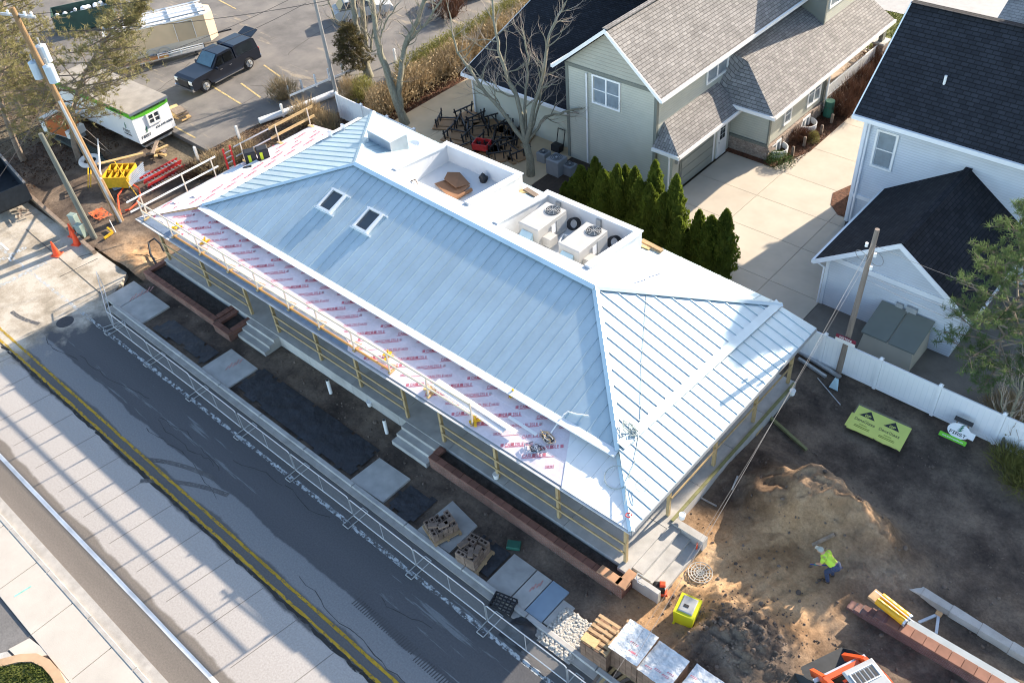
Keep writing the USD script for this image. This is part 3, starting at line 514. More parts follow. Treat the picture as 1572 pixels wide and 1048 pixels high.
# lower roofs
Fz = ZB - .2
UFLs, UFRs = V(UFL[0], UFL[1], Fz), V(UFR[0], UFR[1], Fz)
f_sk = plane3(EFL, EFR, (UFLs + UFRs) / 2)
skirt = Polygon([EFL[:2], EFR[:2], UFR[:2] + V(0, .2), UFL[:2] + V(0, .2)])
MB().poly(skirt, lambda x, y: f_sk(x, y) - .02, .09).build('roof_deck', m_ply, bld)
f_skr = plane3(EFR, EBR, (UFR + UBR) / 2 - V(0, 0, .01))
panels('roof_panel', [UFR, EFR, EBR, UBR], f_skr, 'x', PITCH, m_roof, bld, phase=.12)
MB().poly(Polygon([UFR[:2] + V(.05, -.1), EFR[:2], EBR[:2], UBR[:2]]).buffer(-.03), lambda x, y: f_skr(x, y) - .04, .07).build('roof_deck', m_ply, bld)
bR0, bR1 = UFR + V(-.02, .12, 0), UBR + V(-.12, 0, 0)
MB().poly(Polygon([bR0[:2] - V(.16, 0), bR0[:2] + V(.16, 0), bR1[:2] + V(.16, -.1), bR1[:2] - V(.16, 0)]), lambda x, y: max(f_right(x, y), f_skr(x, y)) + .062, .015).build('transition_flashing', m_roof, bld)
f_skl = plane3(EFL, ELB, (UFL + UBL) / 2 - V(0, 0, .03)); LBI = at(519, 204, ZB - .05)
Lsk = Polygon([UFL[:2], EFL[:2], ELB[:2], LBI[:2], UFL[:2] * .5 + LBI[:2] * .5])
MB().poly(Lsk, lambda x, y: f_skl(x, y) - .02, .09).build('roof_deck', m_ply, bld)
bl0, bl1 = UFL + V(.0, 0, 0), UBL * .92 + UFL * .08
MB().poly(Polygon([bl0[:2] - V(.2, 0), bl0[:2] + V(.12, 0), bl1[:2] + V(.12, 0), bl1[:2] - V(.2, 0)]), lambda x, y: ZB + .03 + .25 * max(0, x - UFL[0]), .03).build('transition_flashing', m_trim, bld)
# underlayment: rolls laid along the slopes, printed
def roll(P, fz, m=m_under, dz=.004, name='underlayment_roll'): return MB().poly(P, lambda x, y: fz(x, y) + dz, .01).build(name, m, bld)
def lerp(a, b, t): return np.array(a) * (1 - t) + np.array(b) * t
tR = .905                                                   # the rolls stop at the first metal panels near the right end
ts = [0.02, .34, .66, .985]
rolls = []
for k in range(3):
    t0, t1 = ts[k] + (.0 if k else 0), ts[k + 1] + .035
    q = [lerp(EFL[:2], UFL[:2] + V(0, .25), t0), lerp(lerp(EFL[:2], EFR[:2], tR), lerp(UFL[:2], UFR[:2], .913) + V(0, .25), t0), lerp(lerp(EFL[:2], EFR[:2], tR), lerp(UFL[:2], UFR[:2], .913) + V(0, .25), t1), lerp(EFL[:2], UFL[:2] + V(0, .25), t1)]
    if k == 0:                                              # ragged lower edge, short of the eave on the left two thirds
        lo = []; L0, L1 = EFL[:2], lerp(EFL[:2], EFR[:2], tR)
        for u in np.linspace(0, 1, 90): lo.append(lerp(L0, L1, u) + V(0, (.42 + .05 * math.sin(u * 150) + rng.uniform(-.03, .05)) if u < .58 else .04))
        q = lo + [q[2], q[3]]
    P = Polygon(q).buffer(0); rolls.append(P); roll(P, f_sk, dz=.004 + .006 * (2 - k) * 0 + .005 * k)
MB().poly(Polygon([EFL[:2] + V(.05, .03), lerp(EFL[:2], EFR[:2], tR) + V(0, .03), lerp(EFL[:2], EFR[:2], tR) + V(0, .6), EFL[:2] + V(.5, .6)]), lambda x, y: f_sk(x, y) - .004, .01).build('eave_membrane', m_ice, bld)
Lrolls = []
for t0, t1 in ((.03, .5), (.47, 1.0)):
    P = Polygon([lerp(EFL, UFL, t0)[:2], lerp(ELB, LBI, t0)[:2], lerp(ELB, LBI, t1)[:2], lerp(EFL, UFL, t1)[:2]]); Lrolls.append(P); roll(P, f_skl, dz=.004 if t0 < .1 else .009)
# printing on the rolls
tv, tf = text('CARLISLE', .13, .003, True); tv[:, 0] *= .78
def print_on(P, fz, m, ang, sx, sy, off, dz):
    a = math.radians(ang); X = V(math.cos(a), math.sin(a)); Y = V(-X[1], X[0]); x0, y0, x1, y1 = P.bounds; mb = MB(); k = 0
    for i in range(-40, 90):
        for j in range(-40, 60):
            c = V(off[0], off[1]) + V(1, 0) * (i * sx + j * sx * .5) + V(0, 1) * j * sy
            if not P.buffer(-.05).contains(shapely.Point(c)): continue
            k = (i + 2 * j) % 3
            if k == 2:
                vv, ff = tv * V(.45, .8, 1), tf
                segs = [(vv, ff)]
            else:
                xs = tv[:, 0].max(); sg = -1 if k else 1
                b1 = MB().box(-.055, .055, -.065, .065, 0, .003); b2 = MB().box(-xs - .04, xs + .04, -.10, -.08, 0, .003)
                segs = [(tv, tf), (b1.v[0] + V(sg * -(xs + .1), 0, 0), b1.f[0]), (b2.v[0], b2.f[0])]
            for vv, ff in segs:
                xy = c + vv[:, :1] * X + vv[:, 1:2] * Y
                if not P.contains(shapely.MultiPoint([xy[np.argmin(vv[:, 0])], xy[np.argmax(vv[:, 0])]])): continue
                mb.add(np.c_[xy, [fz(x, y) + dz for x, y in xy] + vv[:, 2]], ff)
    if mb.v: mb.build('red_lettering', m_print, bld, kind='stuff')
for k, P in enumerate(rolls): print_on(P, f_sk, m_print, 38, .80, .30, (-38.0 + .3 * k, 14.3), .006 + .005 * k)
for k, P in enumerate(Lrolls): print_on(P, f_skl, m_print, 100, .9, .62, (-38.4, 15.0 + .2 * k), .007 + .005 * k)
# first metal panels on the front right corner
cw = Polygon([lerp(EFL, EFR, tR - .002)[:2] + V(0, -.02), EFR[:2] + V(0, -.02), UFR[:2] + V(0, .1), lerp(UFL, UFR, .911)[:2] + V(0, .2)])
for k in range(12):
    a = EFL[0] + (EFR[0] - EFL[0]) * .86 + k * .46; q = cw.intersection(sbox(a + .004, 10, a + .456, 20))
    if q.area > .02: MB().poly(q, lambda x, y: f_sk(x, y) + .022 + .003 * (k % 2), .02).build('roof_panel', m_white, bld)
cap(UFRs + V(0, 0, .0), EFR, .22, name='hip_cap', dz=.05)
# fascia boards along the eaves
m_fascia = mat('fascia_grey', (0.30, 0.32, 0.34), rough=.6, var=.12, scale=3)
for a, b in ((EFL, EFR), (EFR, EBR), (EFL, ELB), (ELB, LBI)): MB().bar(a + V(0, 0, -.1), b + V(0, 0, -.1), .05, .17).build('fascia', m_fascia, bld)
MB().bar(EFL + V(-.04, -.06, -.03), EFR + V(0, -.06, -.03), .08, .03).build('drip_edge', mat('pale_drip', (0.50, 0.50, 0.50), rough=.5), bld)
soff = Polygon([EFL[:2] + V(.06, .06), EFR[:2] + V(-.06, .06), EBR[:2] + V(-.06, 0), UBL[:2]])
MB().poly(soff.buffer(-.05), lambda x, y: ZE - .12, .04).build('soffit', m_ply, bld)
# body walls, porch slab
m_wall = mat('block_wall', (0.30, 0.31, 0.32), rough=.85, var=.12, scale=1.5, fine=.06)
MB().box(-37.2, -12.4, 16.9, 25.9, .3, ZE - .2).build('wall', m_wall, bld)
PY0, PZ, PX0, PX1 = 14.72, .58, -39.55, -10.3
for k in range(10):
    x0 = PX0 + k * (PX1 - PX0) / 10; x1 = PX0 + (k + 1) * (PX1 - PX0) / 10
    MB().box(x0 + .008, x1 - .008, PY0, 16.92, -.1, PZ).build('porch_slab', m_conc, bld)
for k in range(4):
    y0 = 16.94 + k * 2.3; MB().box(-12.4, PX1, y0 + .008, y0 + 2.29, -.1, PZ - .002).build('porch_slab', m_conc, bld)
# timber posts and rails of the porch
m_post = mat('yellow_pine', (0.40, 0.30, 0.16), rough=.8, var=.2, scale=4, fine=.12, rnd=.06)
px = [-39.3, -35.75, -32.27, -30.2, -27.15, -24.48, -21.6, -19.5, -16.6, -13.6, -10.62]
posts = [(x, 14.93) for x in px] + [(-10.6, 17.45), (-10.58, 20.4), (-10.56, 23.2), (-10.56, 25.9)]
for x, y in posts: MB().box(x - .06, x + .06, y - .06, y + .06, PZ, ZE - .15).build('post', m_post, bld)
for (a, b), skip in zip(zip(px, px[1:]), [0, 0, 1, 0, 0, 0, 1, 0, 0, 0]):
    if not skip:
        for z in (.55, 1.08): MB().bar((a, 14.85, PZ + z), (b, 14.85, PZ + z), .04, .09).build('rail', m_post, bld)
for a, b in ((17.45, 20.4), (20.4, 23.2), (23.2, 25.9)):
    MB().bar((-10.5, a, PZ + 1.05), (-10.5, b, PZ + 1.05), .04, .09).build('rail', m_post, bld)
MB().bar((-10.32, 17.3, PZ + .05), (-10.32, 26, PZ + .05), .12, .05).build('sill_board', mat('mossy_board', (0.20, 0.20, 0.09), var=.3, scale=4), bld)
# white block foundation face between the two front stairs
# stairs
def stairs(x0, x1, y0, n=3, rise=.17, run=.3):
    for k in range(n): MB().box(x0, x1, y0 - run * (k + 1), y0 - run * k - .003, -.1, PZ - .04 - rise * k).build('stair_tread', m_conc, bld)
stairs(-21.5, -19.5, PY0); stairs(-32.1, -30.0, PY0)
for k in range(3): MB().box(PX1 + .002 + .42 * k, PX1 + .42 * (k + 1), 14.9, 17.2, -.1, PZ - .04 - .17 * k).build('stair_tread', m_conc, bld)
MB().box(PX1 + .002, PX1 + 1.35, 17.21, 17.5, -.1, .62).build('stair_cheek', m_conc, bld)
MB().box(PX1 - .4, PX1 + 1.3, 14.55, 14.715, -.1, .60).build('stair_cheek', m_conc, bld)
# skylights
for a in ((491, 325), (512, 302), (534, 312), (515, 336)), ((546, 355), (569, 331), (590, 341), (568, 367)):
    Q = [at(*q, 5.0) for q in a]; Q = [V(q[0], q[1], f_front(q[0], q[1])) for q in Q]; c = sum(Q) / 4; hx, hy = .45, .58
    up = V(0, 1, (f_front(c[0], c[1] + 1) - f_front(c[0], c[1]))); up /= np.linalg.norm(up); nn = np.cross(V(1, 0, 0), up)
    fr = MB(); P = lambda u, v, w: c + V(1, 0, 0) * u + up * v + nn * w
    for u0, u1, v0, v1 in ((-hx, hx, -hy, -hy + .09), (-hx, hx, hy - .09, hy), (-hx, -hx + .09, -hy + .09, hy - .09), (hx - .09, hx, -hy + .09, hy - .09)):
        fr.hexa([P(u0, v0, 0), P(u1, v0, 0), P(u1, v1, 0), P(u0, v1, 0)], [P(u0, v0, .19), P(u1, v0, .19), P(u1, v1, .19), P(u0, v1, .19)])
    for s in (-1, 1): fr.hexa([P(-hx - .2, s * hy - .03, .0), P(hx + .2, s * hy - .03, 0), P(hx + .2, s * hy + .03, 0), P(-hx - .2, s * hy + .03, 0)], [P(-hx - .2, s * hy - .03, .07), P(hx + .2, s * hy - .03, .07), P(hx + .2, s * hy + .03, .07), P(-hx - .2, s * hy + .03, .07)])
    sk = fr.build('skylight', m_trim, bld)
    MB().hexa([P(-hx + .09, -hy + .09, .08), P(hx - .09, -hy + .09, .08), P(hx - .09, hy - .09, .08), P(-hx + .09, hy - .09, .08)], [P(-hx + .09, -hy + .09, .1), P(hx - .09, -hy + .09, .1), P(hx - .09, hy - .09, .1), P(-hx + .09, hy - .09, .1)]).build('pane', m_glass, sk)
# equipment wells
m_cream = mat('cream_boarding', (0.66, 0.65, 0.62), rough=.7, var=.06, scale=3)
RIM = 5.3
for W in (WA, WB):
    x0, x1, y0, y1 = W; zf = 4.42; t = .2
    def wedge(xa, xb):
        ya = y0 + .1; zb_ = lambda y: 4.2
        return MB().hexa([(xa, ya, zb_(ya)), (xb, ya, zb_(ya)), (xb, y1, zb_(y1)), (xa, y1, zb_(y1))], [(xa, ya, f_back(x0, ya) + .05), (xb, ya, f_back(x0, ya) + .05), (xb, y1, RIM), (xa, y1, RIM)])
    wedge(x0, x0 + t).build('well_wall', m_memb, bld); wedge(x1 - t, x1).build('well_wall', m_cream if W is WA else m_memb, bld)
    MB().box(x0 + t, x1 - t, y1 - t, y1, f_back(x0, y1) - .25, RIM - .002).build('well_wall', m_memb, bld)
    MB().box(x0 + t, x1 - t, y0, y0 + .12, zf, f_back(x0, y0 + .1) - .01).build('well_wall', m_memb, bld)
    MB().box(x0 + t, x1 - t, y0 + .12, y1 - t, zf - .1, zf).build('well_floor', m_memb, bld)
    cp = MB()
    cp.box(x0 - .05, x1 + .05, y1 - t - .04, y1 + .05, RIM + .002, RIM + .05)
    for xa in (x0 - .05, x1 - t - .04):
        a0 = f_back(x0, y0 + .1) + .052; cp.hexa([(xa, y0 + .1, a0), (xa + t + .09, y0 + .1, a0), (xa + t + .09, y1 - t - .045, RIM - .055), (xa, y1 - t - .045, RIM - .055)], [(xa, y0 + .1, a0 + .04), (xa + t + .09, y0 + .1, a0 + .04), (xa + t + .09, y1 - t - .045, RIM + .045), (xa, y1 - t - .045, RIM + .045)])
    cp.build('well_coping', m_trim, bld)
# exhaust hood on the back slope
HT = [at(*q, 5.65) for q in ((563, 200), (598, 219), (624, 206), (577, 190))]; HB = [V(q[0], q[1], f_back(q[0], q[1]) - .2) for q in HT]
MB().hexa(HB, HT).build('exhaust_hood', mat('dull_galvanised', (0.40, 0.43, 0.45), rough=.4, var=.12, metal=.5), bld); MB().hexa([q + (q - sum(HT) / 4) * .04 for q in HT], [q + (q - sum(HT) / 4) * .04 + V(0, 0, .05) for q in HT]).build('hood_lid', m_trim, bld)
MB().disc((-31.6, 25.6, 4.3), .35, .35, 18).build('vent_pipe', m_alu, bld)
for q in ((508, 213), (528, 202)):
    p_ = at(*q, ZB); MB().box(p_[0] - .12, p_[0] + .12, p_[1] - .05, p_[1] + .05, ZB - .1, ZB + .42).build('vent_box', m_alu, bld)
for q in ((990, 432), (1012, 421)):
    p_ = at(*q, f_back(*at(*q, 4.9)[:2])); MB().tube([(p_[0], p_[1], f_back(p_[0], p_[1]) - .05), (p_[0], p_[1], f_back(p_[0], p_[1]) + .45)], .035, 8).build('vent_pipe', m_alu, bld)
# ================================================================ houses behind
m_sid1 = lapmat('green_grey_siding', (0.455, 0.455, 0.385), .14, var=.05)
m_sid1d = lapmat('grey_green_shingle_wall', (0.37, 0.37, 0.315), .2, var=.05)
m_sid2 = lapmat('pale_blue_siding', (0.56, 0.60, 0.65), .13, var=.04)
m_gtrim = mat('olive_trim', (0.17, 0.18, 0.155), rough=.6, var=.05)
m_shing = brickmat('brown_grey_shingles', (0.265, 0.252, 0.238), (0.19, 0.181, 0.172), (0.09, 0.085, 0.08), .33, .15, (0, 0, math.radians(-90)), msize=.012, bumpd=.02, nvar=.18)
m_shing2 = brickmat('dark_shingles', (0.024, 0.027, 0.035), (0.015, 0.017, 0.023), (0.007, 0.008, 0.010), .33, .15, (0, 0, 0), msize=.015, bumpd=.025, nvar=.25)
m_shing3 = brickmat('black_shingles', (0.026, 0.028, 0.034), (0.016, 0.018, 0.023), (0.007, 0.008, 0.010), .33, .15, (0, 0, math.radians(-90)), msize=.012, bumpd=.02, nvar=.3)
m_stone = mat_nodes('ledge_stone', {'g': ('geometry', {}), 'mp': ('mapping', {'scale': (3.2, 3.2, 7.0)}), 'v': ('voronoi_texture', {'scale': 1.0}) , 'p': ('principled_bsdf', {})}, [], None) if False else mat('ledge_stone', (0.30, 0.235, 0.19), rough=.9, var=.45, scale=7, stretch=(1, 1, 2.2), col2=(0.46, 0.40, 0.34), fine=.3, fscale=18, bump=.04, bscale=9)
def window(parent, o, u, n, w, h, cols=2, rows=2, m=None, frame=None, lab=None):
    """o: middle of the sill on the wall face; u: along the wall; n: out of the wall"""
    o, u, n = map(lambda q: np.array(q, float), (o, u, n)); z = V(0, 0, 1); fr = MB(); t = .1
    def blk(mb, a, b, c, d, p, q): mb.hexa([o + u * a + z * c + n * p, o + u * b + z * c + n * p, o + u * b + z * c + n * q, o + u * a + z * c + n * q], [o + u * a + z * d + n * p, o + u * b + z * d + n * p, o + u * b + z * d + n * q, o + u * a + z * d + n * q]); return mb
    blk(fr, -w / 2 - t, w / 2 + t, -t, 0, 0, .07); blk(fr, -w / 2 - t, w / 2 + t, h, h + t, 0, .06)
    blk(fr, -w / 2 - t, -w / 2, 0, h, 0, .055); blk(fr, w / 2, w / 2 + t, 0, h, 0, .055)
    for k in range(1, cols): blk(fr, -w / 2 + w * k / cols - .05, -w / 2 + w * k / cols + .05, 0, h, 0, .05)
    for k in range(1, rows): blk(fr, -w / 2, w / 2, h * k / rows - .025, h * k / rows + .025, 0, .04)
    f = fr.build('window', frame or m_white, parent)
    for k in range(cols):
        for r in range(rows): blk(MB(), -w / 2 + w * k / cols + .051, -w / 2 + w * (k + 1) / cols - .051, h * r / rows + .026, h * (r + 1) / rows - .026, .005, .018).build('pane', m or m_blind, f)
    return f
def slope(parent, a, b, c, d, m, th=.14, name='roof'):
    """roof slope from its eave a-b up to its upper edge d-c"""
    a, b, c, d = map(lambda q: np.array(q, float), (a, b, c, d)); n = np.cross(b - a, d - a); n /= np.linalg.norm(n)
    if n[2] < 0: n = -n
    return MB().hexa([a - n * th, b - n * th, c - n * th, d - n * th], [a, b, c, d]).build(name, m, parent)
# ---- green-grey house
h1 = thing('grey_green_house', 'two storey grey-green gabled house with brown shingle roof and garage', 'house')
gx0, gx1, gy, gy2, ez, pz = -29.45, -23.55, 35.0, 54.4, 5.75, 8.35; gm = (gx0 + gx1) / 2
MB().box(gx0, gx1, gy, gy2, 0, ez - .15).build('wall', m_sid1, h1)
MB().add([(gx0, gy - .01, ez), (gx1, gy - .01, ez), (gm, gy - .01, pz - .22), (gx0, gy + .2, ez), (gx1, gy + .2, ez), (gm, gy + .2, pz - .22)], [[0, 1, 2], [3, 5, 4], [0, 3, 4], [0, 4, 1], [1, 4, 5], [1, 5, 2], [2, 5, 3], [2, 3, 0]]).build('gable_wall', m_sid1d, h1)
MB().box(gx0, gx1 + .02, gy - .06, gy + .0, ez - .17, ez + .02).build('trim_band', m_gtrim, h1)
for x in (gx0 + .09, gx1 - .07): MB().box(x - .09, x + .09, gy - .04, gy + .15, 0, ez - .18).build('corner_board', m_gtrim, h1)
for s, xe in ((-1, gx0 - .5), (1, gx1 + .5)):
    zz = ez - .12; r = pz + .02
    slope(h1, (xe, gy - .45, zz), (xe, gy2, zz), (gm, gy2, r), (gm, gy - .45, r), m_shing)
    MB().hexa([(xe, gy - .5, zz - .2), (gm, gy - .5, r - .2), (gm, gy - .45, r - .2), (xe, gy - .45, zz - .2)], [(xe, gy - .5, zz + .03), (gm, gy - .5, r + .03), (gm, gy - .45, r + .03), (xe, gy - .45, zz + .03)]).build('rake_board', m_white, h1)
    MB().box(min(xe, xe + s * .12), max(xe, xe + s * .12), gy - .5, gy2, zz - .17, zz + .0).build('gutter', m_white, h1)
MB().bar((gm, gy - .44, pz + .05), (gm, gy2, pz + .05), .3, .03).build('ridge_cap', m_shing, h1)
a, b = on_y(910, 152, gy), on_y(952, 173, gy); t_ = on_y(910, 112, gy)
window(h1, ((a[0] + b[0]) / 2, gy, min(a[2], b[2]) + .15), (1, 0, 0), (0, -1, 0), b[0] - a[0] - .15, 1.45)
a, b = on_x(1085, 137, gx1), on_x(1114, 113, gx1)
window(h1, (gx1, (a[1] + b[1]) / 2, 4.2), (0, 1, 0), (1, 0, 0), 1.9, 1.35)
window(h1, (gx1, 46.9, 4.45), (0, 1, 0), (1, 0, 0), .9, .95, 1, 2)
# upper bay with white windows
by0, by1 = 49.3, 53.5
MB().box(gx1, gx1 + 1.6, by0, by1, 3.5, 8.2).build('bay', m_sid1, h1)
window(h1, (gx1 + 1.6, (by0 + by1) / 2, 5.0), (0, 1, 0), (1, 0, 0), 3.2, 1.9, 3, 2); MB().box(gx1, gx1 + 1.64, by0 - .03, by0 + .12, 3.5, 8.2).build('corner_board', m_gtrim, h1)
# garage front under a pent roof
wx = -22.55
MB().box(gx1, wx, gy + .15, 40.7, 0, 2.75).build('garage_wall', m_sid1, h1)
pe, pzl, pzh, py0, py1 = -21.95, 2.75, 3.75, 34.7, 40.72
slope(h1, (pe, py0, pzl), (pe, py1, pzl), (gx1, py1, pzh), (gx1, py0 + 1.0, pzh), m_shing, .1, 'pent_roof')
MB().add([(pe, py0, pzl), (gx1, py0, pzl), (gx1, py0 + 1.0, pzh), (pe, py0, pzl - .1), (gx1, py0, pzl - .1)], [[0, 2, 1], [0, 1, 4], [0, 4, 3], [1, 2, 4]]).build('pent_roof', m_shing, h1)
MB().box(pe, pe + .1, py0 - .05, py1, pzl - .2, pzl - .02).build('gutter', m_white, h1); MB().box(gx1, pe + .1, py0 - .1, py0 - .0, pzl - .2, pzl - .02).build('gutter', m_white, h1)
gd = MB().box(wx, wx + .04, 35.9, 39.0, 0.02, 2.15).build('garage_door', m_gtrim, h1)
for k in range(4): MB().box(wx + .041, wx + .06, 35.95, 38.95, .06 + .53 * k, .06 + .53 * k + .48).build('door_panel', mat('garage_door_panel', (0.26, 0.275, 0.24), rough=.55, var=.04), gd)
MB().box(wx, wx + .05, 35.75, 35.9, 0.02, 2.3).build('door_trim', m_gtrim, h1); MB().box(wx, wx + .05, 39.0, 39.15, .02, 2.3).build('door_trim', m_white, h1)
do = MB().box(wx, wx + .07, 39.4, 40.35, .02, 2.15).build('door', m_white, h1)
for r in range(3):
    for c in range(2): MB().box(wx + .071, wx + .085, 39.62 + .26 * c, 39.84 + .26 * c, 1.1 + .3 * r, 1.36 + .3 * r).build('pane', m_glass, do)
MB().tube([(wx + .1, 39.48, 1.0), (wx + .16, 39.48, 1.0)], .03, 6).build('handle', m_alu, do)
MB().box(wx + .0, wx + .18, 35.35, 35.5, 1.75, 1.95).build('wall_lamp', m_grey, h1)
MB().tube([(gx1 + .9, 34.85, 2.6), (gx1 + .9, 34.95, 2.2), (gx1 + .9, 34.95, .1)], .05, 6).build('downspout', m_white, h1)
MB().tube([(-28.0, 34.93, 5.5), (-28.0, 34.93, .1)], .055, 6).build('downspout', m_white, h1)
# side wing with stone foot, hipped shed roof and porch
sx, sy0, sy1, se = -20.6, 40.4, 46.9, 3.05
wgx = -20.2 - .0
MB().box(gx1, sx + .35, sy0 + .45, sy1, .9, 3.0).build('wing_wall', m_sid1, h1)
MB().box(gx1, sx + .42, sy0 + .38, sy1 + .02, 0, .82).build('stone_base', m_stone, h1); MB().box(gx1, sx + .43, sy0 + .36, sy0 + .46, .82, .97).build('trim_band', m_gtrim, h1)
st_n = 0
for r in range(5):                                        # single ledge stones on the side seen from the drive
    y = sy0 + .4 + .13 * (r % 2)
    while y < sy1 - .3:
        L = rng.uniform(.22, .5)
        if not (41.3 < y < 42.3 or 44.4 < y < 45.6): MB().cbox((sx + .44, y + L / 2, .02 + r * .16), (.06 + rng.uniform(0, .03), L - .02, .15), 0).build('stone', m_stone, h1)
        y += L
for y in (sy0 + .5, sy1 - .1): MB().box(sx + .3, sx + .38, y - .09, y + .09, .9, 3.0).build('corner_board', m_gtrim, h1)
ax, ay, az = -22.7, 42.2, 4.6
slope(h1, (sx + .75, sy0, se - .1), (sx + .75, 54.6, se - .1), (ax, 54.6, az), (ax, ay, az), m_shing, .1, 'wing_roof')
slope(h1, (ax, ay, az), (ax, 54.6, az), (gx1, 54.6, az + .35), (gx1, ay - .2, az + .35), m_shing, .1, 'wing_roof')
m_shing_y = brickmat('brown_grey_shingles_end', (0.265, 0.252, 0.238), (0.19, 0.181, 0.172), (0.09, 0.085, 0.08), .33, .15, (0, 0, 0), msize=.012, bumpd=.02, nvar=.18)
MB().add([(gx1, sy0, se - .1), (sx + .75, sy0, se - .1), (ax, ay, az), (gx1, ay - .2, az + .35)], [[0, 1, 2], [0, 2, 3]]).build('wing_roof', m_shing_y, h1)
MB().box(sx + .75, sx + .86, sy0 - .05, 54.6, se - .26, se - .08).build('gutter', m_white, h1); MB().box(gx1, sx + .86, sy0 - .1, sy0, se - .26, se - .08).build('gutter', m_white, h1)
window(h1, (sx + .35, 42.8, 1.45), (0, 1, 0), (1, 0, 0), .6, .95, 1, 2); window(h1, (sx + .35, 45.75, 1.35), (0, 1, 0), (1, 0, 0), 1.3, 1.3, 2, 2)
for y in (41.75, 45.0):
    window(h1, (sx + .42, y, .02), (0, 1, 0), (1, 0, 0), .8, .62, 2, 1)
    ar = [(sx + .42 + .62 * math.sin(t), y + .62 * math.cos(t) + .1) for t in np.linspace(0, math.pi, 12)]; m = MB()
    for p, q in zip(ar, ar[1:]): m.bar((*p, .19), (*q, .19), .04, .44)
    m.build('window_well', m_white, h1)
# porch floor, posts, railing
MB().box(-23.5, sx + .4, sy1 + .03, 54.3, 0, .8).build('porch_base', m_gtrim, h1)
for k in range(12): MB().box(-23.5, sx + .42, sy1 + .05 + k * .6, sy1 + .05 + k * .6 + .585, .8, .84).build('porch_plank', mat('tan_plank', (0.42, 0.33, 0.25), var=.15, rnd=.08), h1)
m = MB()
for z in (.95, 1.65): m.bar((sx + .42, sy1 + .2, z), (sx + .42, 53.5, z), .05, .07)
for k in range(42): m.box(sx + .4, sx + .44, sy1 + .25 + k * .15, sy1 + .3 + k * .15, .95, 1.65)
m.build('porch_railing', m_white, h1)
m = MB()
for z in (.95, 1.65): m.bar((-23, 54.1, z), (sx + .1, 54.1, z), .05, .07)
for k in range(13): m.box(-23 + k * .17, -22.95 + k * .17, 54.08, 54.12, .95, 1.65)
m.build('porch_railing', m_white, h1)
MB().box(sx + .1, sx + .75, 53.6, 54.4, 0, 1.7).build('stone_pier', m_stone, h1); MB().box(sx + .03, sx + .82, 53.53, 54.47, 1.7, 1.8).build('pier_cap', m_conc, h1)
MB().box(sx + .3, sx + .55, 53.8, 54.2, 1.8, 3.0).build('porch_post', m_gtrim, h1); MB().box(sx + .25, sx + .42, sy1 + .03, sy1 + .2, .84, 3.0).build('porch_post', m_gtrim, h1)
for k in range(33): MB().box(sx + .41, sx + .43, sy1 + .2 + k * .2, sy1 + .36 + k * .2, .08, .78).build('skirting_board', m_sid1, h1)
MB().tube([(sx + .5, 47.15, 2.9), (sx + .5, 47.1, .35), (sx + .8, 47.5, .12), (sx + .9, 49.6, .1)], .06, 6).build('downspout', m_white, h1)
bb = MB().disc((-19.75, 47.0, .05), .3, .95, 14, .27).build('rain_barrel', mat('green_plastic', (0.03, 0.13, 0.09), rough=.5)); tag(bb, 'green rain barrel standing at the stone corner of the grey-green house', 'barrel')
# low garage wing at the left, dark roof
lg = thing('low_garage', 'single storey pale garage with black shingle roof behind the bare tree', 'garage')
lx0, lx1, ly, le, lr, lry = -37.35, -29.47, 35.6, 2.75, 5.6, 44.2
MB().box(lx0, lx1, ly, 50, 0, le).build('wall', lapmat('pale_wall', (0.50, 0.52, 0.44), .3, var=.04, depth=.002, dark=.97), lg)
slope(lg, (lx0 - .35, ly - .45, le), (lx1, ly - .45, le), (lx1, lry, lr), (lx0 - .35, lry, lr), m_shing2)
MB().box(lx0 - .35, lx1, ly - .56, ly - .45, le - .18, le - .0).build('gutter', m_vinyl, lg)
a, b = V(lx0 - .4, ly - .45, le), V(lx0 - .4, lry, lr); MB().hexa([a - V(.0, 0, .18), a - V(-.05, 0, .18), b - V(-.05, 0, .18), b - V(0, 0, .18)], [a + V(0, 0, .02), a + V(.05, 0, .02), b + V(.05, 0, .02), b + V(0, 0, .02)]).build('rake_board', m_white, lg)
MB().tube([(lx0 - .05, ly - .5, le - .15), (lx0 + .1, ly - .08, le - .5), (lx0 + .1, ly - .08, .1)], .055, 6).build('downspout', m_white, lg)
uh = thing('upper_block', 'grey sided upper storey with a small window above the black garage roof', 'house')
MB().box(-38.0, -29.47, lry, 56, 3, 9.0).build('wall', m_sid1d, uh); window(uh, (-36.9, lry, 6.2), (1, 0, 0), (0, -1, 0), 1.1, 1.1, 2, 1)
MB().box(-34.6, -34.42, lry - .05, lry + .1, 3.5, 9.0).build('corner_board', m_gtrim, uh)
slope(uh, (-34.5, lry - .6, 6.4), (-29.5, lry - .6, 6.4), (-29.5, 52, 10.2), (-34.5, 52, 10.2), m_shing2)
MB().box(-34.6, -29.5, lry - .68, lry - .6, 6.22, 6.42).build('gutter', m_white, uh)
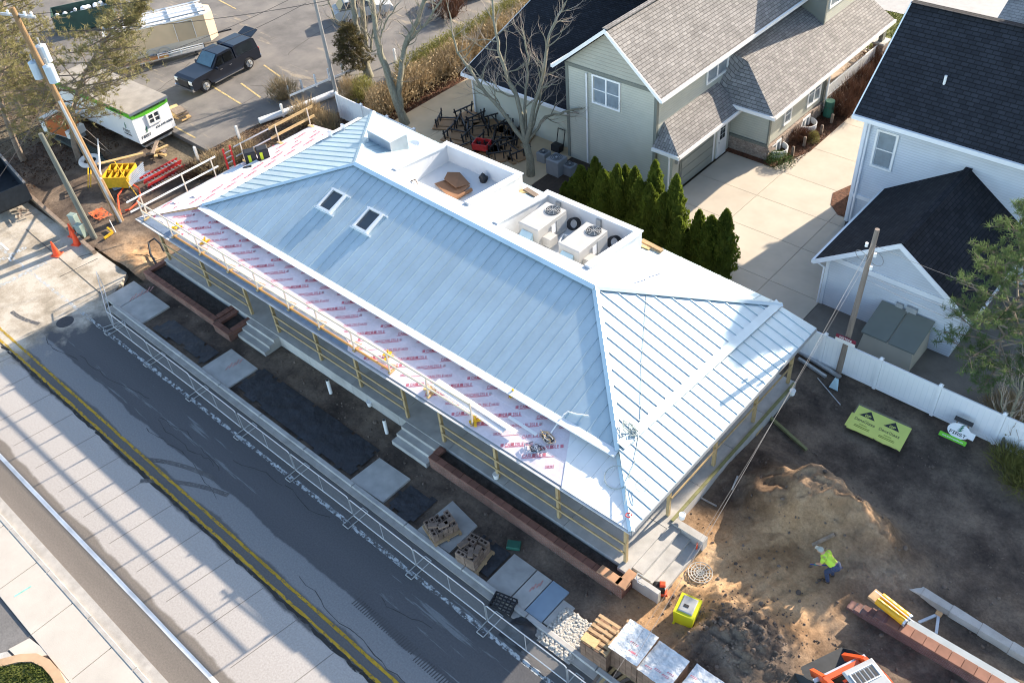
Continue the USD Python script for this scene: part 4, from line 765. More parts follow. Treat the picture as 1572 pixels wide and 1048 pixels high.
# ---- white house at right
h2 = thing('pale_blue_house', 'two storey pale sided house with a broad dark shingle roof', 'house')
cx, cy, e2, ry2, rz2 = -14.22, 38.2, 6.05, 41.9, 9.75
MB().box(cx, 4, cy, 45.6, 0, e2 - .1).build('wall', m_sid2, h2)
MB().add([(cx + .001, cy, e2 - .1), (cx + .001, 45.6, e2 - .1), (cx + .001, ry2, rz2 - .3), (cx + .2, cy, e2 - .1), (cx + .2, 45.6, e2 - .1), (cx + .2, ry2, rz2 - .3)], [[0, 2, 1], [3, 4, 5], [0, 3, 5], [0, 5, 2], [1, 2, 5], [1, 5, 4], [0, 1, 4], [0, 4, 3]]).build('gable_wall', m_sid2, h2)
slope(h2, (cx - .4, cy - .5, e2), (4.5, cy - .5, e2), (4.5, ry2, rz2), (cx - .4, ry2, rz2), m_shing2)
slope(h2, (4.5, 46.1, e2), (cx - .4, 46.1, e2), (cx - .4, ry2, rz2), (4.5, ry2, rz2), m_shing2)
MB().bar((cx - .4, ry2, rz2 + .03), (4.5, ry2, rz2 + .03), .35, .03).build('ridge_cap', m_shing2, h2)
MB().box(cx - .45, 4.5, cy - .62, cy - .5, e2 - .2, e2 - .0).build('gutter', m_vinyl, h2); MB().box(cx, 4, cy - .04, cy + .0, e2 - .5, e2 - .15).build('frieze_board', m_vinyl, h2)
for s, ya in ((0, cy - .5), (1, 46.1)):
    a, b = V(cx - .46, ya, e2), V(cx - .46, ry2, rz2); MB().hexa([a - V(0, 0, .2), a - V(-.06, 0, .2), b - V(-.06, 0, .2), b - V(0, 0, .2)], [a + V(0, 0, .03), a + V(.06, 0, .03), b + V(.06, 0, .03), b + V(0, 0, .03)]).build('rake_board', m_vinyl, h2)
MB().box(cx - .03, cx + .14, cy - .04, cy + .14, 0, e2 - .5).build('corner_board', m_vinyl, h2)
MB().tube([(cx + .28, cy - .08, e2 - .3), (cx + .28, cy - .08, .1)], .05, 6).build('downspout', m_vinyl, h2)
MB().box(cx, -11.5, cy - .05, cy + 0, 1.5, 1.7).build('trim_band', m_vinyl, h2)
a = on_y(1336, 212, cy); b = on_y(1350, 172, cy)
window(h2, (cx + 1.15, cy, 3.55), (1, 0, 0), (0, -1, 0), .85, 1.75, 1, 2)
q = at(1452, 107, 8.4); MB().tube([(q[0], 39.5, 7.0), (q[0], 39.5, 8.0)], .06, 8).build('vent_pipe', m_white, h2)
# extension with a gable towards the site
ex = thing('house_extension', 'low pale sided gabled extension with black roof behind the wooden utility pole', 'house')
x0, x1, y0, e3, p3_ = -12.2, -6.3, 31.8, 2.7, 4.85; xm = (x0 + x1) / 2
MB().box(x0, x1, y0, cy - .01, 0, e3).build('wall', m_sid2, ex)
MB().add([(x0, y0 - .01, e3), (x1, y0 - .01, e3), (xm, y0 - .01, p3_ - .25), (x0, y0 + .2, e3), (x1, y0 + .2, e3), (xm, y0 + .2, p3_ - .25)], [[0, 1, 2], [3, 5, 4], [0, 3, 4], [0, 4, 1], [1, 4, 5], [1, 5, 2], [2, 5, 3], [2, 3, 0]]).build('gable_wall', m_sid2, ex)
MB().box(x0 - .02, x1 + .02, y0 - .06, y0, e3 - .16, e3 + .08).build('trim_band', m_vinyl, ex)
for s, xe in ((-1, x0 - .45), (1, x1 + .45)):
    zz = e3 - .2
    slope(ex, (xe, y0 - .4, zz), (xe, cy - .02, zz), (xm, cy - .02, p3_), (xm, y0 - .4, p3_), m_shing3)
    MB().hexa([(xe, y0 - .46, zz - .2), (xm, y0 - .46, p3_ - .2), (xm, y0 - .4, p3_ - .2), (xe, y0 - .4, zz - .2)], [(xe, y0 - .46, zz + .03), (xm, y0 - .46, p3_ + .03), (xm, y0 - .4, p3_ + .03), (xe, y0 - .4, zz + .03)]).build('rake_board', m_vinyl, ex)
    MB().box(min(xe, xe + s * .1), max(xe, xe + s * .1), y0 - .46, cy - .05, zz - .16, zz).build('gutter', m_vinyl, ex)
MB().bar((xm, y0 - .38, p3_ + .05), (xm, cy - .1, p3_ + .05), .3, .05).build('ridge_cap', m_shing3, ex)
for s in (-1, 1): slope(ex, (xm + s * .22, y0 - .39, p3_ + .02 - .18), (xm + s * .22, cy - .1, p3_ + .02 - .18), (xm, cy - .1, p3_ + .04), (xm, y0 - .39, p3_ + .04), m_shing3, .03, 'ridge_cap')
MB().box(x0 - .03, x0 + .12, y0 - .04, y0 + .1, 0, e3 - .16).build('corner_board', m_vinyl, ex)
MB().tube([(x0 - .45, y0 - .3, e3 - .3), (x0 - .06, y0 - .12, e3 - .6), (x0 - .06, y0 - .12, .1)], .045, 6).build('downspout', m_vinyl, ex)
MB().box(-8.9, -8.6, y0 - .12, y0 - .01, 1.3, 1.75).build('meter_box', m_grey, ex); MB().box(-8.45, -8.0, y0 - .14, y0 - .01, 1.2, 1.8).build('meter_box', m_grey, ex)
# third roof far right
h3 = thing('far_grey_roof_house', 'light grey shingled roof of a house beyond the dark roof', 'house')
MB().box(-12, 4, 50, 60, 0, 6).build('wall', m_sid2, h3); m_sh4 = brickmat('light_grey_shingles', (0.30, 0.30, 0.29), (0.24, 0.24, 0.235), (0.14, 0.14, 0.14), .33, .15)
slope(h3, (-13, 49.4, 6), (4, 49.4, 6), (4, 55, 9), (-13, 55, 9), m_sh4)
slope(h3, (-9, 48.5, 6.3), (4, 48.5, 6.3), (4, 53, 9.6), (-9, 53, 9.6), mat('white_flat_roof', (0.36, 0.37, 0.37), var=.05))
# bulkhead cover beside the extension
bk = thing('cellar_hatch', 'beige plastic bulkhead with sloping olive lids behind the vinyl fence', 'bulkhead')
m_be = mat('beige_plastic', (0.50, 0.46, 0.37), rough=.5, var=.05); m_ol = mat('olive_lid', (0.20, 0.21, 0.18), rough=.5, var=.06)
q = [at(1331, 530), at(1399, 557)]
MB().hexa([(-9.5, 30.0, 0), (-7.2, 30.0, 0), (-7.2, 31.75, 0), (-9.5, 31.75, 0)], [(-9.4, 30.1, .95), (-7.3, 30.1, .95), (-7.3, 31.7, 1.45), (-9.4, 31.7, 1.45)]).build('body', m_be, bk)
for xa, xb in ((-9.5, -8.38), (-8.3, -7.2)): MB().hexa([(xa, 30.0, .955), (xb, 30.0, .955), (xb, 31.72, 1.49), (xa, 31.72, 1.49)], [(xa, 30.0, 1.02), (xb, 30.0, 1.02), (xb, 31.72, 1.56), (xa, 31.72, 1.56)]).build('lid', m_ol, bk)
# ---- fences
def vinyl_fence(label, xs, y0, y1, h, z0=0):
    t = thing('vinyl_fence', label, 'fence')
    for k, (a, b) in enumerate(zip(xs, xs[1:])):
        ya, yb = y0 + (y1 - y0) * k / (len(xs) - 1), y0 + (y1 - y0) * (k + 1) / (len(xs) - 1)
        if k % 1 == 0: MB().bar((a + .07, ya, z0 + h / 2 - .05), (b - .07, yb, z0 + h / 2 - .05), .035, h - .22).build('fence_panel', m_vinyl, t)
        for z in (.1, h - .1): MB().bar((a + .07, ya, z0 + z), (b - .07, yb, z0 + z), .06, .14).build('rail', m_vinyl, t)
        m = MB(); n = int(abs(b - a) / .2)
        for i in range(1, n): x = a + (b - a) * i / n; y = ya + (yb - ya) * i / n; m.box(x - .006, x + .006, y - .022, y + .022, z0 + .18, z0 + h - .18)
        m.build('panel_groove', m_grey if False else m_trim, t, kind='stuff')
    for k, a in enumerate(xs):
        ya = y0 + (y1 - y0) * k / (len(xs) - 1); MB().box(a - .065, a + .065, ya - .065, ya + .065, z0, z0 + h + .05).hexa([(a - .085, ya - .085, z0 + h + .05), (a + .085, ya - .085, z0 + h + .05), (a + .085, ya + .085, z0 + h + .05), (a - .085, ya + .085, z0 + h + .05)], [(a - .02, ya - .02, z0 + h + .13), (a + .02, ya - .02, z0 + h + .13), (a + .02, ya + .02, z0 + h + .13), (a - .02, ya + .02, z0 + h + .13)]).build('fence_post', m_vinyl, t)
    return t
vinyl_fence('white vinyl privacy fence along the dirt yard under the pine', [-12.6, -10.3, -7.9, -5.5, -3.1, -.7, 1.7, 4.1], 28.3, 28.2, 1.62, 0)
vinyl_fence('short white vinyl fence behind the far roof corner', [-43.9, -41.5, -39.1, -36.7], 30.25, 30.0, 1.7, 0)
# ================================================================ vehicles and site things
def hull(pts): 
    return trimesh.convex.convex_hull(np.array(pts, float))
def prism(mb, prof, y0, y1, inset=None):
    """side profile (x, z) swept across y; inset: (z level, amount) leans the upper part inwards"""
    g = Polygon(prof); m = trimesh.creation.extrude_polygon(g, 1.0, engine='earcut'); v = np.array(m.vertices)
    q = np.c_[v[:, 0], y0 + (y1 - y0) * v[:, 2], v[:, 1]]
    if inset:
        zl, am, zt = inset; k = np.clip((q[:, 2] - zl) / (zt - zl), 0, 1) * am; mid = (y0 + y1) / 2; q[:, 1] += np.where(q[:, 1] > mid, -k, k)
    return mb.add(q, m.faces[:, ::-1])
m_navy = mat('dark_blue_paint', (0.006, 0.009, 0.017), rough=.3, var=.1, spec=.35, coat=.25)
m_dkglass = mat('tinted_glass', (0.012, 0.014, 0.016), rough=.05, var=.1, spec=.9)
m_wind = mat('windscreen', (0.05, 0.10, 0.13), rough=.04, var=.2, spec=1.0)
m_chrome = mat('chrome', (0.75, 0.76, 0.78), rough=.12, metal=1.0, var=.03)
m_lamp = mat('lamp_lens', (0.75, 0.76, 0.75), rough=.1, var=.05, spec=.8)
m_redlamp = mat('red_lens', (0.5, 0.02, 0.02), rough=.2, var=.05)
def wheel(parent, c, r, w, side, name='wheel'):
    ty = MB().ring(c, r - .09, .1, (0, 1, 0), 22, 7).mesh(trimesh.creation.cylinder(r - .06, w * .8, sections=20).apply_transform(trimesh.transformations.rotation_matrix(math.pi / 2, (1, 0, 0))).apply_translation(c)).build(name, m_rubber, parent)
    y = c[1] + side * (w / 2 - .02); rm = MB().mesh(trimesh.creation.cylinder(r * .58, .04, sections=18).apply_transform(trimesh.transformations.rotation_matrix(math.pi / 2, (1, 0, 0))).apply_translation((c[0], y, c[2])))
    rm.build('rim', m_grey, ty); sp = MB()
    for k in range(5):
        a = k * 2 * math.pi / 5; sp.bar((c[0], y + side * .03, c[2]), (c[0] + r * .55 * math.cos(a), y + side * .03, c[2] + r * .55 * math.sin(a)), .03, .07, (0, 1, 0))
    sp.build('spokes', m_chrome, ty)
def pickup():
    t = thing('pickup_truck', 'dark navy crew cab pickup truck with a canopy and its rear glass open', 'pickup truck', (-55.45, 29.25, 0.004), -86)
    L = 2.9; b = MB()
    prism(b, [(-L, .42), (-L, 1.05), (-L + .05, 1.2), (.95, 1.2), (1.1, 1.24), (L - .35, 1.2), (L - .08, 1.12), (L, 1.0), (L, .5), (L - .1, .42), (2.42, .42), (2.34, .66), (2.1, .86), (1.82, .88), (1.55, .68), (1.46, .42), (-1.34, .42), (-1.42, .68), (-1.68, .88), (-1.96, .86), (-2.2, .66), (-2.28, .42)], -.98, .98)
    b.build('body', m_navy, t)
    c = MB(); prism(c, [(-.86, 1.2), (-.84, 1.88), (-.6, 1.96), (.3, 1.94), (1.1, 1.24)], -.93, .93, (1.2, .14, 1.96)); c.build('cab', m_navy, t)
    c = MB(); prism(c, [(-L + .05, 1.2), (-L + .15, 1.82), (-L + .35, 1.94), (-1.1, 1.97), (-.93, 1.92), (-.93, 1.2)], -.95, .95, (1.2, .13, 1.96)); c.build('canopy', m_navy, t)
    MB().add([(1.05, -.76, 1.30), (1.05, .76, 1.30), (.36, .7, 1.9), (.36, -.7, 1.9)], [[0, 1, 2], [0, 2, 3]]).xform(None, (.02, 0, .03)).build('windscreen', m_wind, t)
    for s in (-1, 1):
        for x0, x1, xt0, xt1, nm in ((.1, .85, .1, .35, 'side_window'), (-.75, .02, -.72, .02, 'side_window'), (-2.55, -1.1, -2.45, -1.15, 'canopy_window')):
            MB().add([(x0, s * .945, 1.27), (x1, s * .945, 1.27), (xt1, s * .845, 1.82), (xt0, s * .845, 1.82)], [[0, 1, 2], [0, 2, 3], [2, 1, 0], [3, 2, 0]]).build(nm, m_dkglass if nm[0] == 's' else m_glass, t)
        MB().box(-1.2, 1.3, s * 1.06 - .07, s * 1.06 + .07, .36, .42).build('side_step', m_chrome, t)
        MB().cbox((.82, s * 1.12, 1.15), (.12, .24, .18), 0, .03).build('mirror', m_navy, t)
        MB().cbox((L - .05, s * .76, .84), (.12, .38, .24), 0, .02).build('headlight', m_lamp, t)
        MB().cbox((-L + .02, s * .88, .85), (.08, .16, .34), 0, .02).build('tail_light', m_redlamp, t)
        for x in (1.95, -1.8): wheel(t, (x, s * .88, .43), .43, .3, s)
        m = MB()
        for x in (.45, -.35): m.cbox((x, s * .99, .98), (.2, .03, .03))
        m.build('door_handle', m_chrome, t)
    MB().box(L - .02, L + .06, -.55, .55, .64, 1.08).build('grille', m_black, t); MB().box(L - .08, L + .12, -.96, .96, .42, .6).build('bumper', m_chrome, t)
    MB().box(-L - .12, -L + .05, -.92, .92, .42, .58).build('bumper', m_chrome, t); MB().box(-L - .02, -L, -.02, .02, .6, .65).build('latch', m_chrome, t)
    MB().hexa([(-L + .2, -.7, 1.86), (-L + .2, .7, 1.86), (-L - .5, .66, 2.12), (-L - .5, -.66, 2.12)], [(-L + .2, -.7, 1.89), (-L + .2, .7, 1.89), (-L - .5, .66, 2.15), (-L - .5, -.66, 2.15)]).build('rear_glass', m_dkglass, t)
pickup()
# enclosed trailer with a roof load
m_tan = mat('tan_trailer_skin', (0.56, 0.42, 0.27), rough=.5, var=.08, scale=1.2, fine=.02)
tr = thing('enclosed_trailer', 'tan and white enclosed cargo trailer with a side door and a rack on its roof', 'trailer', (-62.35, 29.15, .004), 66)
MB().box(-3.6, 3.3, -1.1, 1.1, .95, 2.42).build('body', m_tan, tr); MB().box(-3.61, 3.31, -1.112, 1.112, .45, .95).build('lower_skin', mat('cream_skin', (0.46, 0.41, 0.34), rough=.45, var=.05), tr)
MB().mesh(hull([(3.3, s * 1.1, z) for s in (-1, 1) for z in (.46, 2.42)] + [(3.95, s * .55, z) for s in (-1, 1) for z in (.5, 2.38)])).build('nose', mat('tan_nose', (0.62, 0.50, 0.36), rough=.5, var=.06), tr)
MB().box(-3.65, 3.35, -1.14, 1.14, 2.42, 2.5).build('trailer_roof', m_white, tr)
dm = MB()
for a, b in (((1.1, 1.0), (1.1, 2.3)), ((2.4, 1.0), (2.4, 2.3)), ((1.1, 2.3), (2.4, 2.3))): dm.bar((a[0], -1.13, a[1]), (b[0], -1.13, b[1]), .05, .03)
dr_ = dm.build('door_frame', m_white, tr); MB().box(1.13, 2.37, -1.122, -1.1, .95, 2.27).build('side_door', mat('brown_door_skin', (0.40, 0.31, 0.205), rough=.5, var=.06), tr)
for y in (-1.0, -.35, .35, 1.0): MB().box(-3.7, 3.5, y - .04, y + .04, 2.62, 2.7).build('roof_rail', m_alu, tr)
for x in (-3, -1, 1, 3): MB().box(x - .03, x + .03, -1.1, 1.1, 2.5, 2.62).build('rack_bar', m_alu, tr)
MB().box(-3.4, -.9, .45, .95, 2.7, 2.8).build('roof_plank', m_wood, tr)
for x in (-.9, -.05): wheel(tr, (x, -1.0, .37), .37, .24, -1); wheel(tr, (x, 1.0, .37), .37, .24, 1)
for x in (-.9, -.05): MB().ring((x, -1.1, .4), .45, .04, (0, 1, 0), 20, 5).build('wheel_arch', m_grey, tr)
MB().bar((3.9, 0, .5), (5.0, 0, .5), .1, .1).build('hitch', m_black, tr)
ft = thing('flatbed_trailer', 'low flat aluminium trailer loaded with planks beside the tan trailer', 'trailer', (-60.9, 28.3, .004), 66)
MB().box(-3.4, 2.8, -.25, .25, .35, .42).build('deck', m_alu, ft)
m = MB()
for k, z in enumerate((.62, .75)): m.bar((-.4, -.22, z), (2.8, -.22, z), .05, .05)
for x in (-.4, 1.2, 2.8): m.box(x - .03, x + .03, -.25, -.2, .42, .78)
m.build('side_rail', m_white, ft); MB().box(-3.0, -1.1, -.2, .15, .42, .56).build('plank_bundle', mat('pink_board', (0.42, 0.24, 0.16), var=.15), ft); MB().box(-1.05, .3, -.22, .1, .42, .58).build('plank_bundle', mat('orange_board', (0.42, 0.19, 0.07), var=.15), ft)
for x in (-2.8, 2.2): MB().box(x - .1, x + .1, -.2, .2, 0, .35).build('stand', m_black, ft)
# site office trailer
of = thing('site_office', 'white site office trailer with green band and flat grey roof', 'trailer', (-55.7, 21.55, .004), 3)
m_cor = lapmat('white_corrugated', (0.72, 0.74, 0.77), .22, 'y', .02, var=.03, dark=.86); m_offw = mat('white_office_skin', (0.72, 0.74, 0.76), rough=.5, var=.03)
MB().box(-4.4, 4.4, -1.3, 1.3, .45, 2.0).build('body', m_offw, of); MB().box(4.4, 4.42, -1.3, 1.3, .45, 2.0).build('end_wall', m_cor, of)
gp = MB().box(-4.41, 4.44, -1.31, 1.31, 2.12, 2.48); gp.build('green_band', m_green, of)
k_ = np.linspace(0, 1, 15); cv = [(-1.312 + 2.62 * t, 2.12 - .13 * math.sin(math.pi * t) * (1 if t < .5 else .9)) for t in k_]
MB().add([(4.436, y, z) for y, z in cv] + [(4.436, y, 2.13) for y, z in cv], [[i, i + 15, i + 1] for i in range(14)] + [[i + 1, i + 15, i + 16] for i in range(14)]).build('green_band', m_green, of)
MB().box(-4.4, 4.4, -1.3, 1.3, 2.0, 2.12).build('body', m_offw, of)
MB().box(-4.46, 4.46, -1.36, 1.36, 2.48, 2.54).build('office_roof', mat('tan_grey_roof', (0.30, 0.28, 0.25), rough=.9, var=.2, scale=1.5, fine=.1), of); MB().box(4.44, 4.5, -1.36, 1.36, 2.36, 2.5).build('gutter', mat('slate_edge', (0.12, 0.15, 0.19), var=.1), of)
MB().box(-4.3, 4.3, -1.1, 1.1, .2, .45).build('chassis', m_black, of)
for x in (-2, -1.2): MB().disc((x, -1.1, 0), .01, .01)
window(of, (4.42, .1, 1.35), (0, 1, 0), (1, 0, 0), .75, .55, 2, 2, m_glass)
for s_, h_, y_, z_, mm in (('FIRST', .17, -.75, .78, m_darkprint), ('616.698.5000', .13, .62, .98, m_darkprint), ('www.firstcompanies.com', .14, .05, 2.3, m_darkprint)):
    put_text(MB(), s_, h_, (4.446 if 'www' in s_ else 4.424, y_, z_), (0, 1, 0), (0, 0, 1), .006).build('lettering', mm, of)
put_text(MB(), 'www.firstcompanies.com', .16, (2.3, -1.316, 2.3), (1, 0, 0), (0, 0, 1), .006).build('lettering', m_darkprint, of)
put_text(MB(), 'FIRST', .2, (3.3, -1.304, 1.05), (1, 0, 0), (0, 0, 1), .006).build('lettering', m_darkprint, of); put_text(MB(), 'COMPANIES', .1, (3.3, -1.304, .82), (1, 0, 0), (0, 0, 1), .006).build('lettering', m_darkprint, of)
def leaf_mark(o, u, w, s, m, parent, name='emblem'):
    o, u, w = map(lambda q: np.array(q, float), (o, u, w)); n = np.cross(u, w); mb = MB()
    for k in range(4):
        c = o + w * (k * .24 - .4) * s + u * (.05 * k) * s; pr = [(-.28, 0), (.05, -.1), (.4, .02), (.12, .12)]
        a = [c + u * x * s * (1 - .12 * k) + w * (y + .35 * x * (.6)) * s for x, y in pr]; mb.hexa(a, [p + n * .006 for p in a])
    return mb.build(name, m, parent)
leaf_mark((4.426, -.65, 1.15), (0, 1, 0), (0, 0, 1), .36, m_dkgreenprint, of); leaf_mark((3.3, -1.306, 1.45), (1, 0, 0), (0, 0, 1), .4, m_dkgreenprint, of)
for x in (-4, -2, 0, 2, 4): MB().box(x - .2, x + .2, -1.0, 1.0, 0, .2).build('block_support', m_grey, of)
# orange slatted container left of the office
oc = thing('orange_skid', 'orange slatted skid with white ends beside the utility pole', 'equipment', (-57.2, 18.6, 0), 12)
MB().box(-.9, .9, -.55, .55, .35, 1.15).build('body', mat('rust_orange', (0.45, 0.12, 0.03), rough=.6, var=.15), oc)
for k in range(8): MB().box(-.88, .88, -.54 + k * .14, -.44 + k * .14, 1.15, 1.19).build('slat', mat('rust_orange', (0,)), oc)
MB().box(-1.35, -.9, -.6, .6, .3, 1.25).build('end_box', m_white, oc); MB().box(.9, 1.25, -.6, .6, .3, .8).build('end_box', m_white, oc); MB().box(-1.3, 1.2, -.5, .5, 0, .3).build('skid_base', m_grey, oc)
# ---- utility poles
def upole(label, base, top, z, r, m, group=None):
    b = at(*base); t_ = at(*top, z); t = thing('utility_pole', label, 'utility pole')
    MB().tube([V(b[0], b[1], -.2), V(b[0], b[1], 0) * .5 + (t_ * .5), t_], [r * 1.15, r, r * .8], 12).build('pole', m, t); return t, b, t_
m_creo = mat('brown_pole_wood', (0.24, 0.15, 0.075), rough=.9, var=.25, scale=3, stretch=(4, 4, .5), fine=.2, fscale=25)
m_gpole = mat('greenish_grey_pole', (0.135, 0.14, 0.12), rough=.9, var=.25, scale=3, stretch=(4, 4, .5), fine=.2)
p1, pb, pt1 = upole('tall brown wooden utility pole with three pale transformers', (185, 338), (18, 12), 11.6, .17, m_creo)
ax_ = (pt1 - pb); ax_ /= np.linalg.norm(ax_); P1 = lambda z: pb + ax_ * (z / ax_[2])
m_tank = mat('pale_blue_tank', (0.42, 0.50, 0.56), rough=.4, var=.08)
for dx, dy, z in ((-.42, -.2, 8.1), (.42, .1, 8.0), (-.3, .45, 8.7)):
    c = P1(z) + V(dx, dy, 0); cn = MB().disc((c[0], c[1], c[2]), .26, .85, 14).disc((c[0], c[1], c[2] + .85), .27, .06, 14, .15).build('transformer', m_tank, p1)
    MB().tube([(c[0], c[1], c[2] + .9), (c[0] + .04, c[1], c[2] + 1.25)], .05, 6).build('bushing', m_grey, cn)
c = P1(11.2); MB().bar(c + V(-1.0, -.3, 0), c + V(1.0, .5, 0), .1, .12).build('crossarm', m_steel, p1)
for k in (-1, -.4, .6, 1): MB().disc(c + V(k * .95, k * .4, .06), .06, .2, 8).build('insulator', m_white, p1)
MB().tube([P1(z) + V(.19, -.08, 0) for z in (0, 3.5, 7.0)], .075, 8).build('conduit', m_steel, p1)
p0, b0, t0_ = upole('short greenish grey utility pole beside the meter boxes', (145, 365), (62, 205), 6.3, .15, m_gpole)
MB().tube([b0 + V(-.2, -.05, .2), b0 * .4 + t0_ * .6 + V(-.18, -.05, 0)], .03, 6).build('conduit', m_steel, p0)
pr, br, tr_ = upole('weathered grey wooden utility pole standing at the vinyl fence', (1287, 571), (1347, 352), 7.3, .115, mat('grey_pole_wood', (0.22, 0.18, 0.15), rough=.9, var=.2, scale=3, stretch=(4, 4, .5), fine=.2))
PR = lambda z: br + (tr_ - br) * z / 7.3
for z, s in ((6.5, -.2), (6.2, .2), (5.6, .18)): MB().disc(PR(z) + V(s, -.1, 0), .06, .16, 8).build('insulator', m_white, pr)
MB().ring(PR(6.1) + V(.25, -.05, 0), .32, .012, (.2, 1, .1), 18, 5).build('cable_coil', m_wire, pr); MB().ring(PR(6.0) + V(-.3, -.05, 0), .26, .012, (.2, 1, .3), 18, 5).build('cable_coil', m_wire, pr)
for k, (z, mm) in enumerate(((2.02, m_red), (1.85, m_white))): 
    q = PR(z); bd = MB().box(q[0] - .42, q[0] + .42, q[1] - .2, q[1] - .17, z - .1, z + .08).build('notice_board', mat('maroon_board', (0.20, 0.03, 0.05), rough=.5) if k == 0 else mm, pr)
put_text(MB(), 'NOTICE', .1, (PR(2)[0], PR(2)[1] - .204, 2.01), (1, 0, 0), (0, 0, 1), .004).build('lettering', m_white, pr)
lp, bl_, tl_ = upole('slim grey lighting pole rising by the bare tree', (524, 176), (482, -4), 8.0, .11, mat('galv_pole', (0.27, 0.26, 0.25), rough=.6, var=.12))
sp = thing('wire_span', 'overhead service cable running from the grey pole out over the dirt yard', 'cable')
def cable(pts, r, name='cable', m=None, parent=None, sag=.0, n=14):
    a, b = np.array(pts[0], float), np.array(pts[1], float); q = [a + (b - a) * t - V(0, 0, sag * 4 * t * (1 - t)) for t in np.linspace(0, 1, n)]
    return MB().tube(q, r, 5).build(name, m or m_wire, parent)
cable((PR(6.9), at(975, 1010, 6.0)), .006, parent=sp, sag=.3); cable((PR(6.6) + V(.1, 0, 0), at(940, 1040, 5.6)), .004, parent=sp, sag=.45)
sp2 = thing('wire_span', 'pair of pale service wires from the grey pole to the right over the gable', 'cable')
for z, px_, pz_ in ((6.6, (1600, 470), 5.0), (5.2, (1600, 520), 4.2), (5.0, (1600, 545), 4.0)): cable((PR(z), at(*px_, pz_)), .006, parent=sp2, sag=.15)
sp3 = thing('wire_span', 'black overhead lines running from the brown pole across the lot', 'cable')
for z, q_, zz in ((11.2, (640, -90), 10.5), (10.4, (600, -20), 9.6), (7.6, (500, -30), 7.0), (7.2, (470, 5), 6.4)): cable((P1(z), at(*q_, zz)), .014, m=m_black, parent=sp3, sag=.5)
sp4 = thing('wire_span', 'overhead lines running from the brown pole away to the left', 'cable')
for z, q_, zz in ((11.2, (-160, 60), 10.5), (7.6, (-120, 420), 7.0), (6.8, (-140, 330), 6.5), (6.5, (-100, 250), 6)): cable((P1(z), at(*q_, zz)), .014, m=m_black, parent=sp4, sag=.4)
gw = thing('guy_wires', 'pair of thin white guy wires with a pale sleeve beside the brown pole', 'cable')
for dx in (0, .5): cable((P1(5.2) + V(.2, dx, 0), at(168 + 8 * dx, 236)), .014, m=m_steel, parent=gw)
cable((P1(2.6) + V(.2, 0, 0), at(150, 214, 1.2)), .05, 'sleeve', m_white, gw)
# ---- near the poles
for k, (px_, h, lab) in enumerate((((121, 352), .95, 'pale green metal meter pedestal against the grey pole'), ((128, 362), .7, 'rounded green utility pedestal in front of the meter pedestal'))):
    b = at(*px_); t = thing('utility_pedestal', lab, 'utility box', (b[0], b[1], 0), 20)
    MB().cbox((0, 0, 0), (.42, .3, h), 0, .05).build('housing', mat('pale_green_metal', (0.23, 0.30, 0.27), rough=.5, var=.1), t); MB().cbox((0, 0, h), (.46, .34, .06), 0, .02).build('lid', mat('pale_green_metal', (0,)), t)
def cone(px_, lab):
    b = at(*px_); t = thing('traffic_cone', lab, 'traffic cone', (b[0], b[1], .01), 25)
    MB().cbox((0, 0, 0), (.5, .5, .04), 0, .01).build('base', m_orange, t); MB().disc((0, 0, .04), .19, .82, 18, .035).build('cone', m_orange, t)
cone((88, 391), 'orange traffic cone standing alone on the concrete entrance'); cone((119, 374), 'orange traffic cone beside the dark kerb edge')
c_ = at(113, 362); t = thing('traffic_cone', 'orange traffic cone touching the meter boxes by the earth bank', 'traffic cone', (c_[0], c_[1], .01), 10); MB().cbox((0, 0, 0), (.46, .46, .04), 0, .01).build('base', m_orange, t); MB().disc((0, 0, .04), .18, .75, 18, .035).build('cone', m_orange, t)
ek = thing('earth_kerb', 'dark timber edging between the earth bank and the entrance', 'edging'); MB().bar(at(0, 262) + V(0, 0, .1), at(146, 390) + V(0, 0, .1), .2, .3).build('beam', m_oldwood, ek)
yc = thing('yellow_bracket', 'small bright yellow angle bracket on the soil by the pole', 'bracket'); A, B, C_ = at(161, 368), at(174, 359), at(166, 352); MB().bar(A + V(0, 0, .1), B + V(0, 0, .1), .1, .1).bar(B + V(0, 0, .1), C_ + V(0, 0, .1), .1, .1).build('angle', m_yel, yc)
wp = thing('white_stake', 'thin white stake leaning in the soil near the yellow bracket', 'stake'); MB().tube([at(178, 357), at(168, 338, .5)], .02, 6).build('rod', m_white, wp)
on = thing('orange_netting', 'crumpled orange safety netting on the soil between two poles', 'netting'); v, f = grid_sheet(-.6, .6, -.4, .4, .1, lambda X, Y: .12 + .18 * fb(X, Y, 4, 51)); q = at(155, 331); MB().add(v + V(q[0], q[1], 0), f).build('net', worn('orange_net', (0.65, 0.14, 0.05), .47, .1, 5), on, True)
# dump trailer at the left edge
dt = thing('dump_trailer', 'dark high sided dump trailer at the left edge of the lot entrance', 'trailer', (-53.2, 12.5, .02), 82)
m_dk = mat('dark_steel', (0.028, 0.033, 0.038), rough=.6, var=.3, scale=4)
m = MB(); m.box(-1.1, 1.1, -2.2, 2.2, .6, .7); m.build('floor', m_dk, dt)
for a in ((-1.1, -1.04, -2.2, 2.2), (1.04, 1.1, -2.2, 2.2), (-1.04, 1.04, -2.2, -2.14), (-1.04, 1.04, 2.14, 2.2)): MB().box(*a, .7, 1.65).build('side_panel', m_dk, dt)
for a in ((-1.15, -1.02), (1.02, 1.15)): MB().box(*a, -2.24, 2.24, 1.65, 1.72).build('top_rail', mat('worn_rail', (0.22, 0.21, 0.2), var=.3), dt)
for k in range(7): MB().box(-1.14, -1.1, -2.1 + k * .7, -2.02 + k * .7, .7, 1.65).build('stiffener', m_dk, dt)
MB().box(-.9, .9, -2.1, 2.1, .45, .6).build('chassis', m_black, dt)
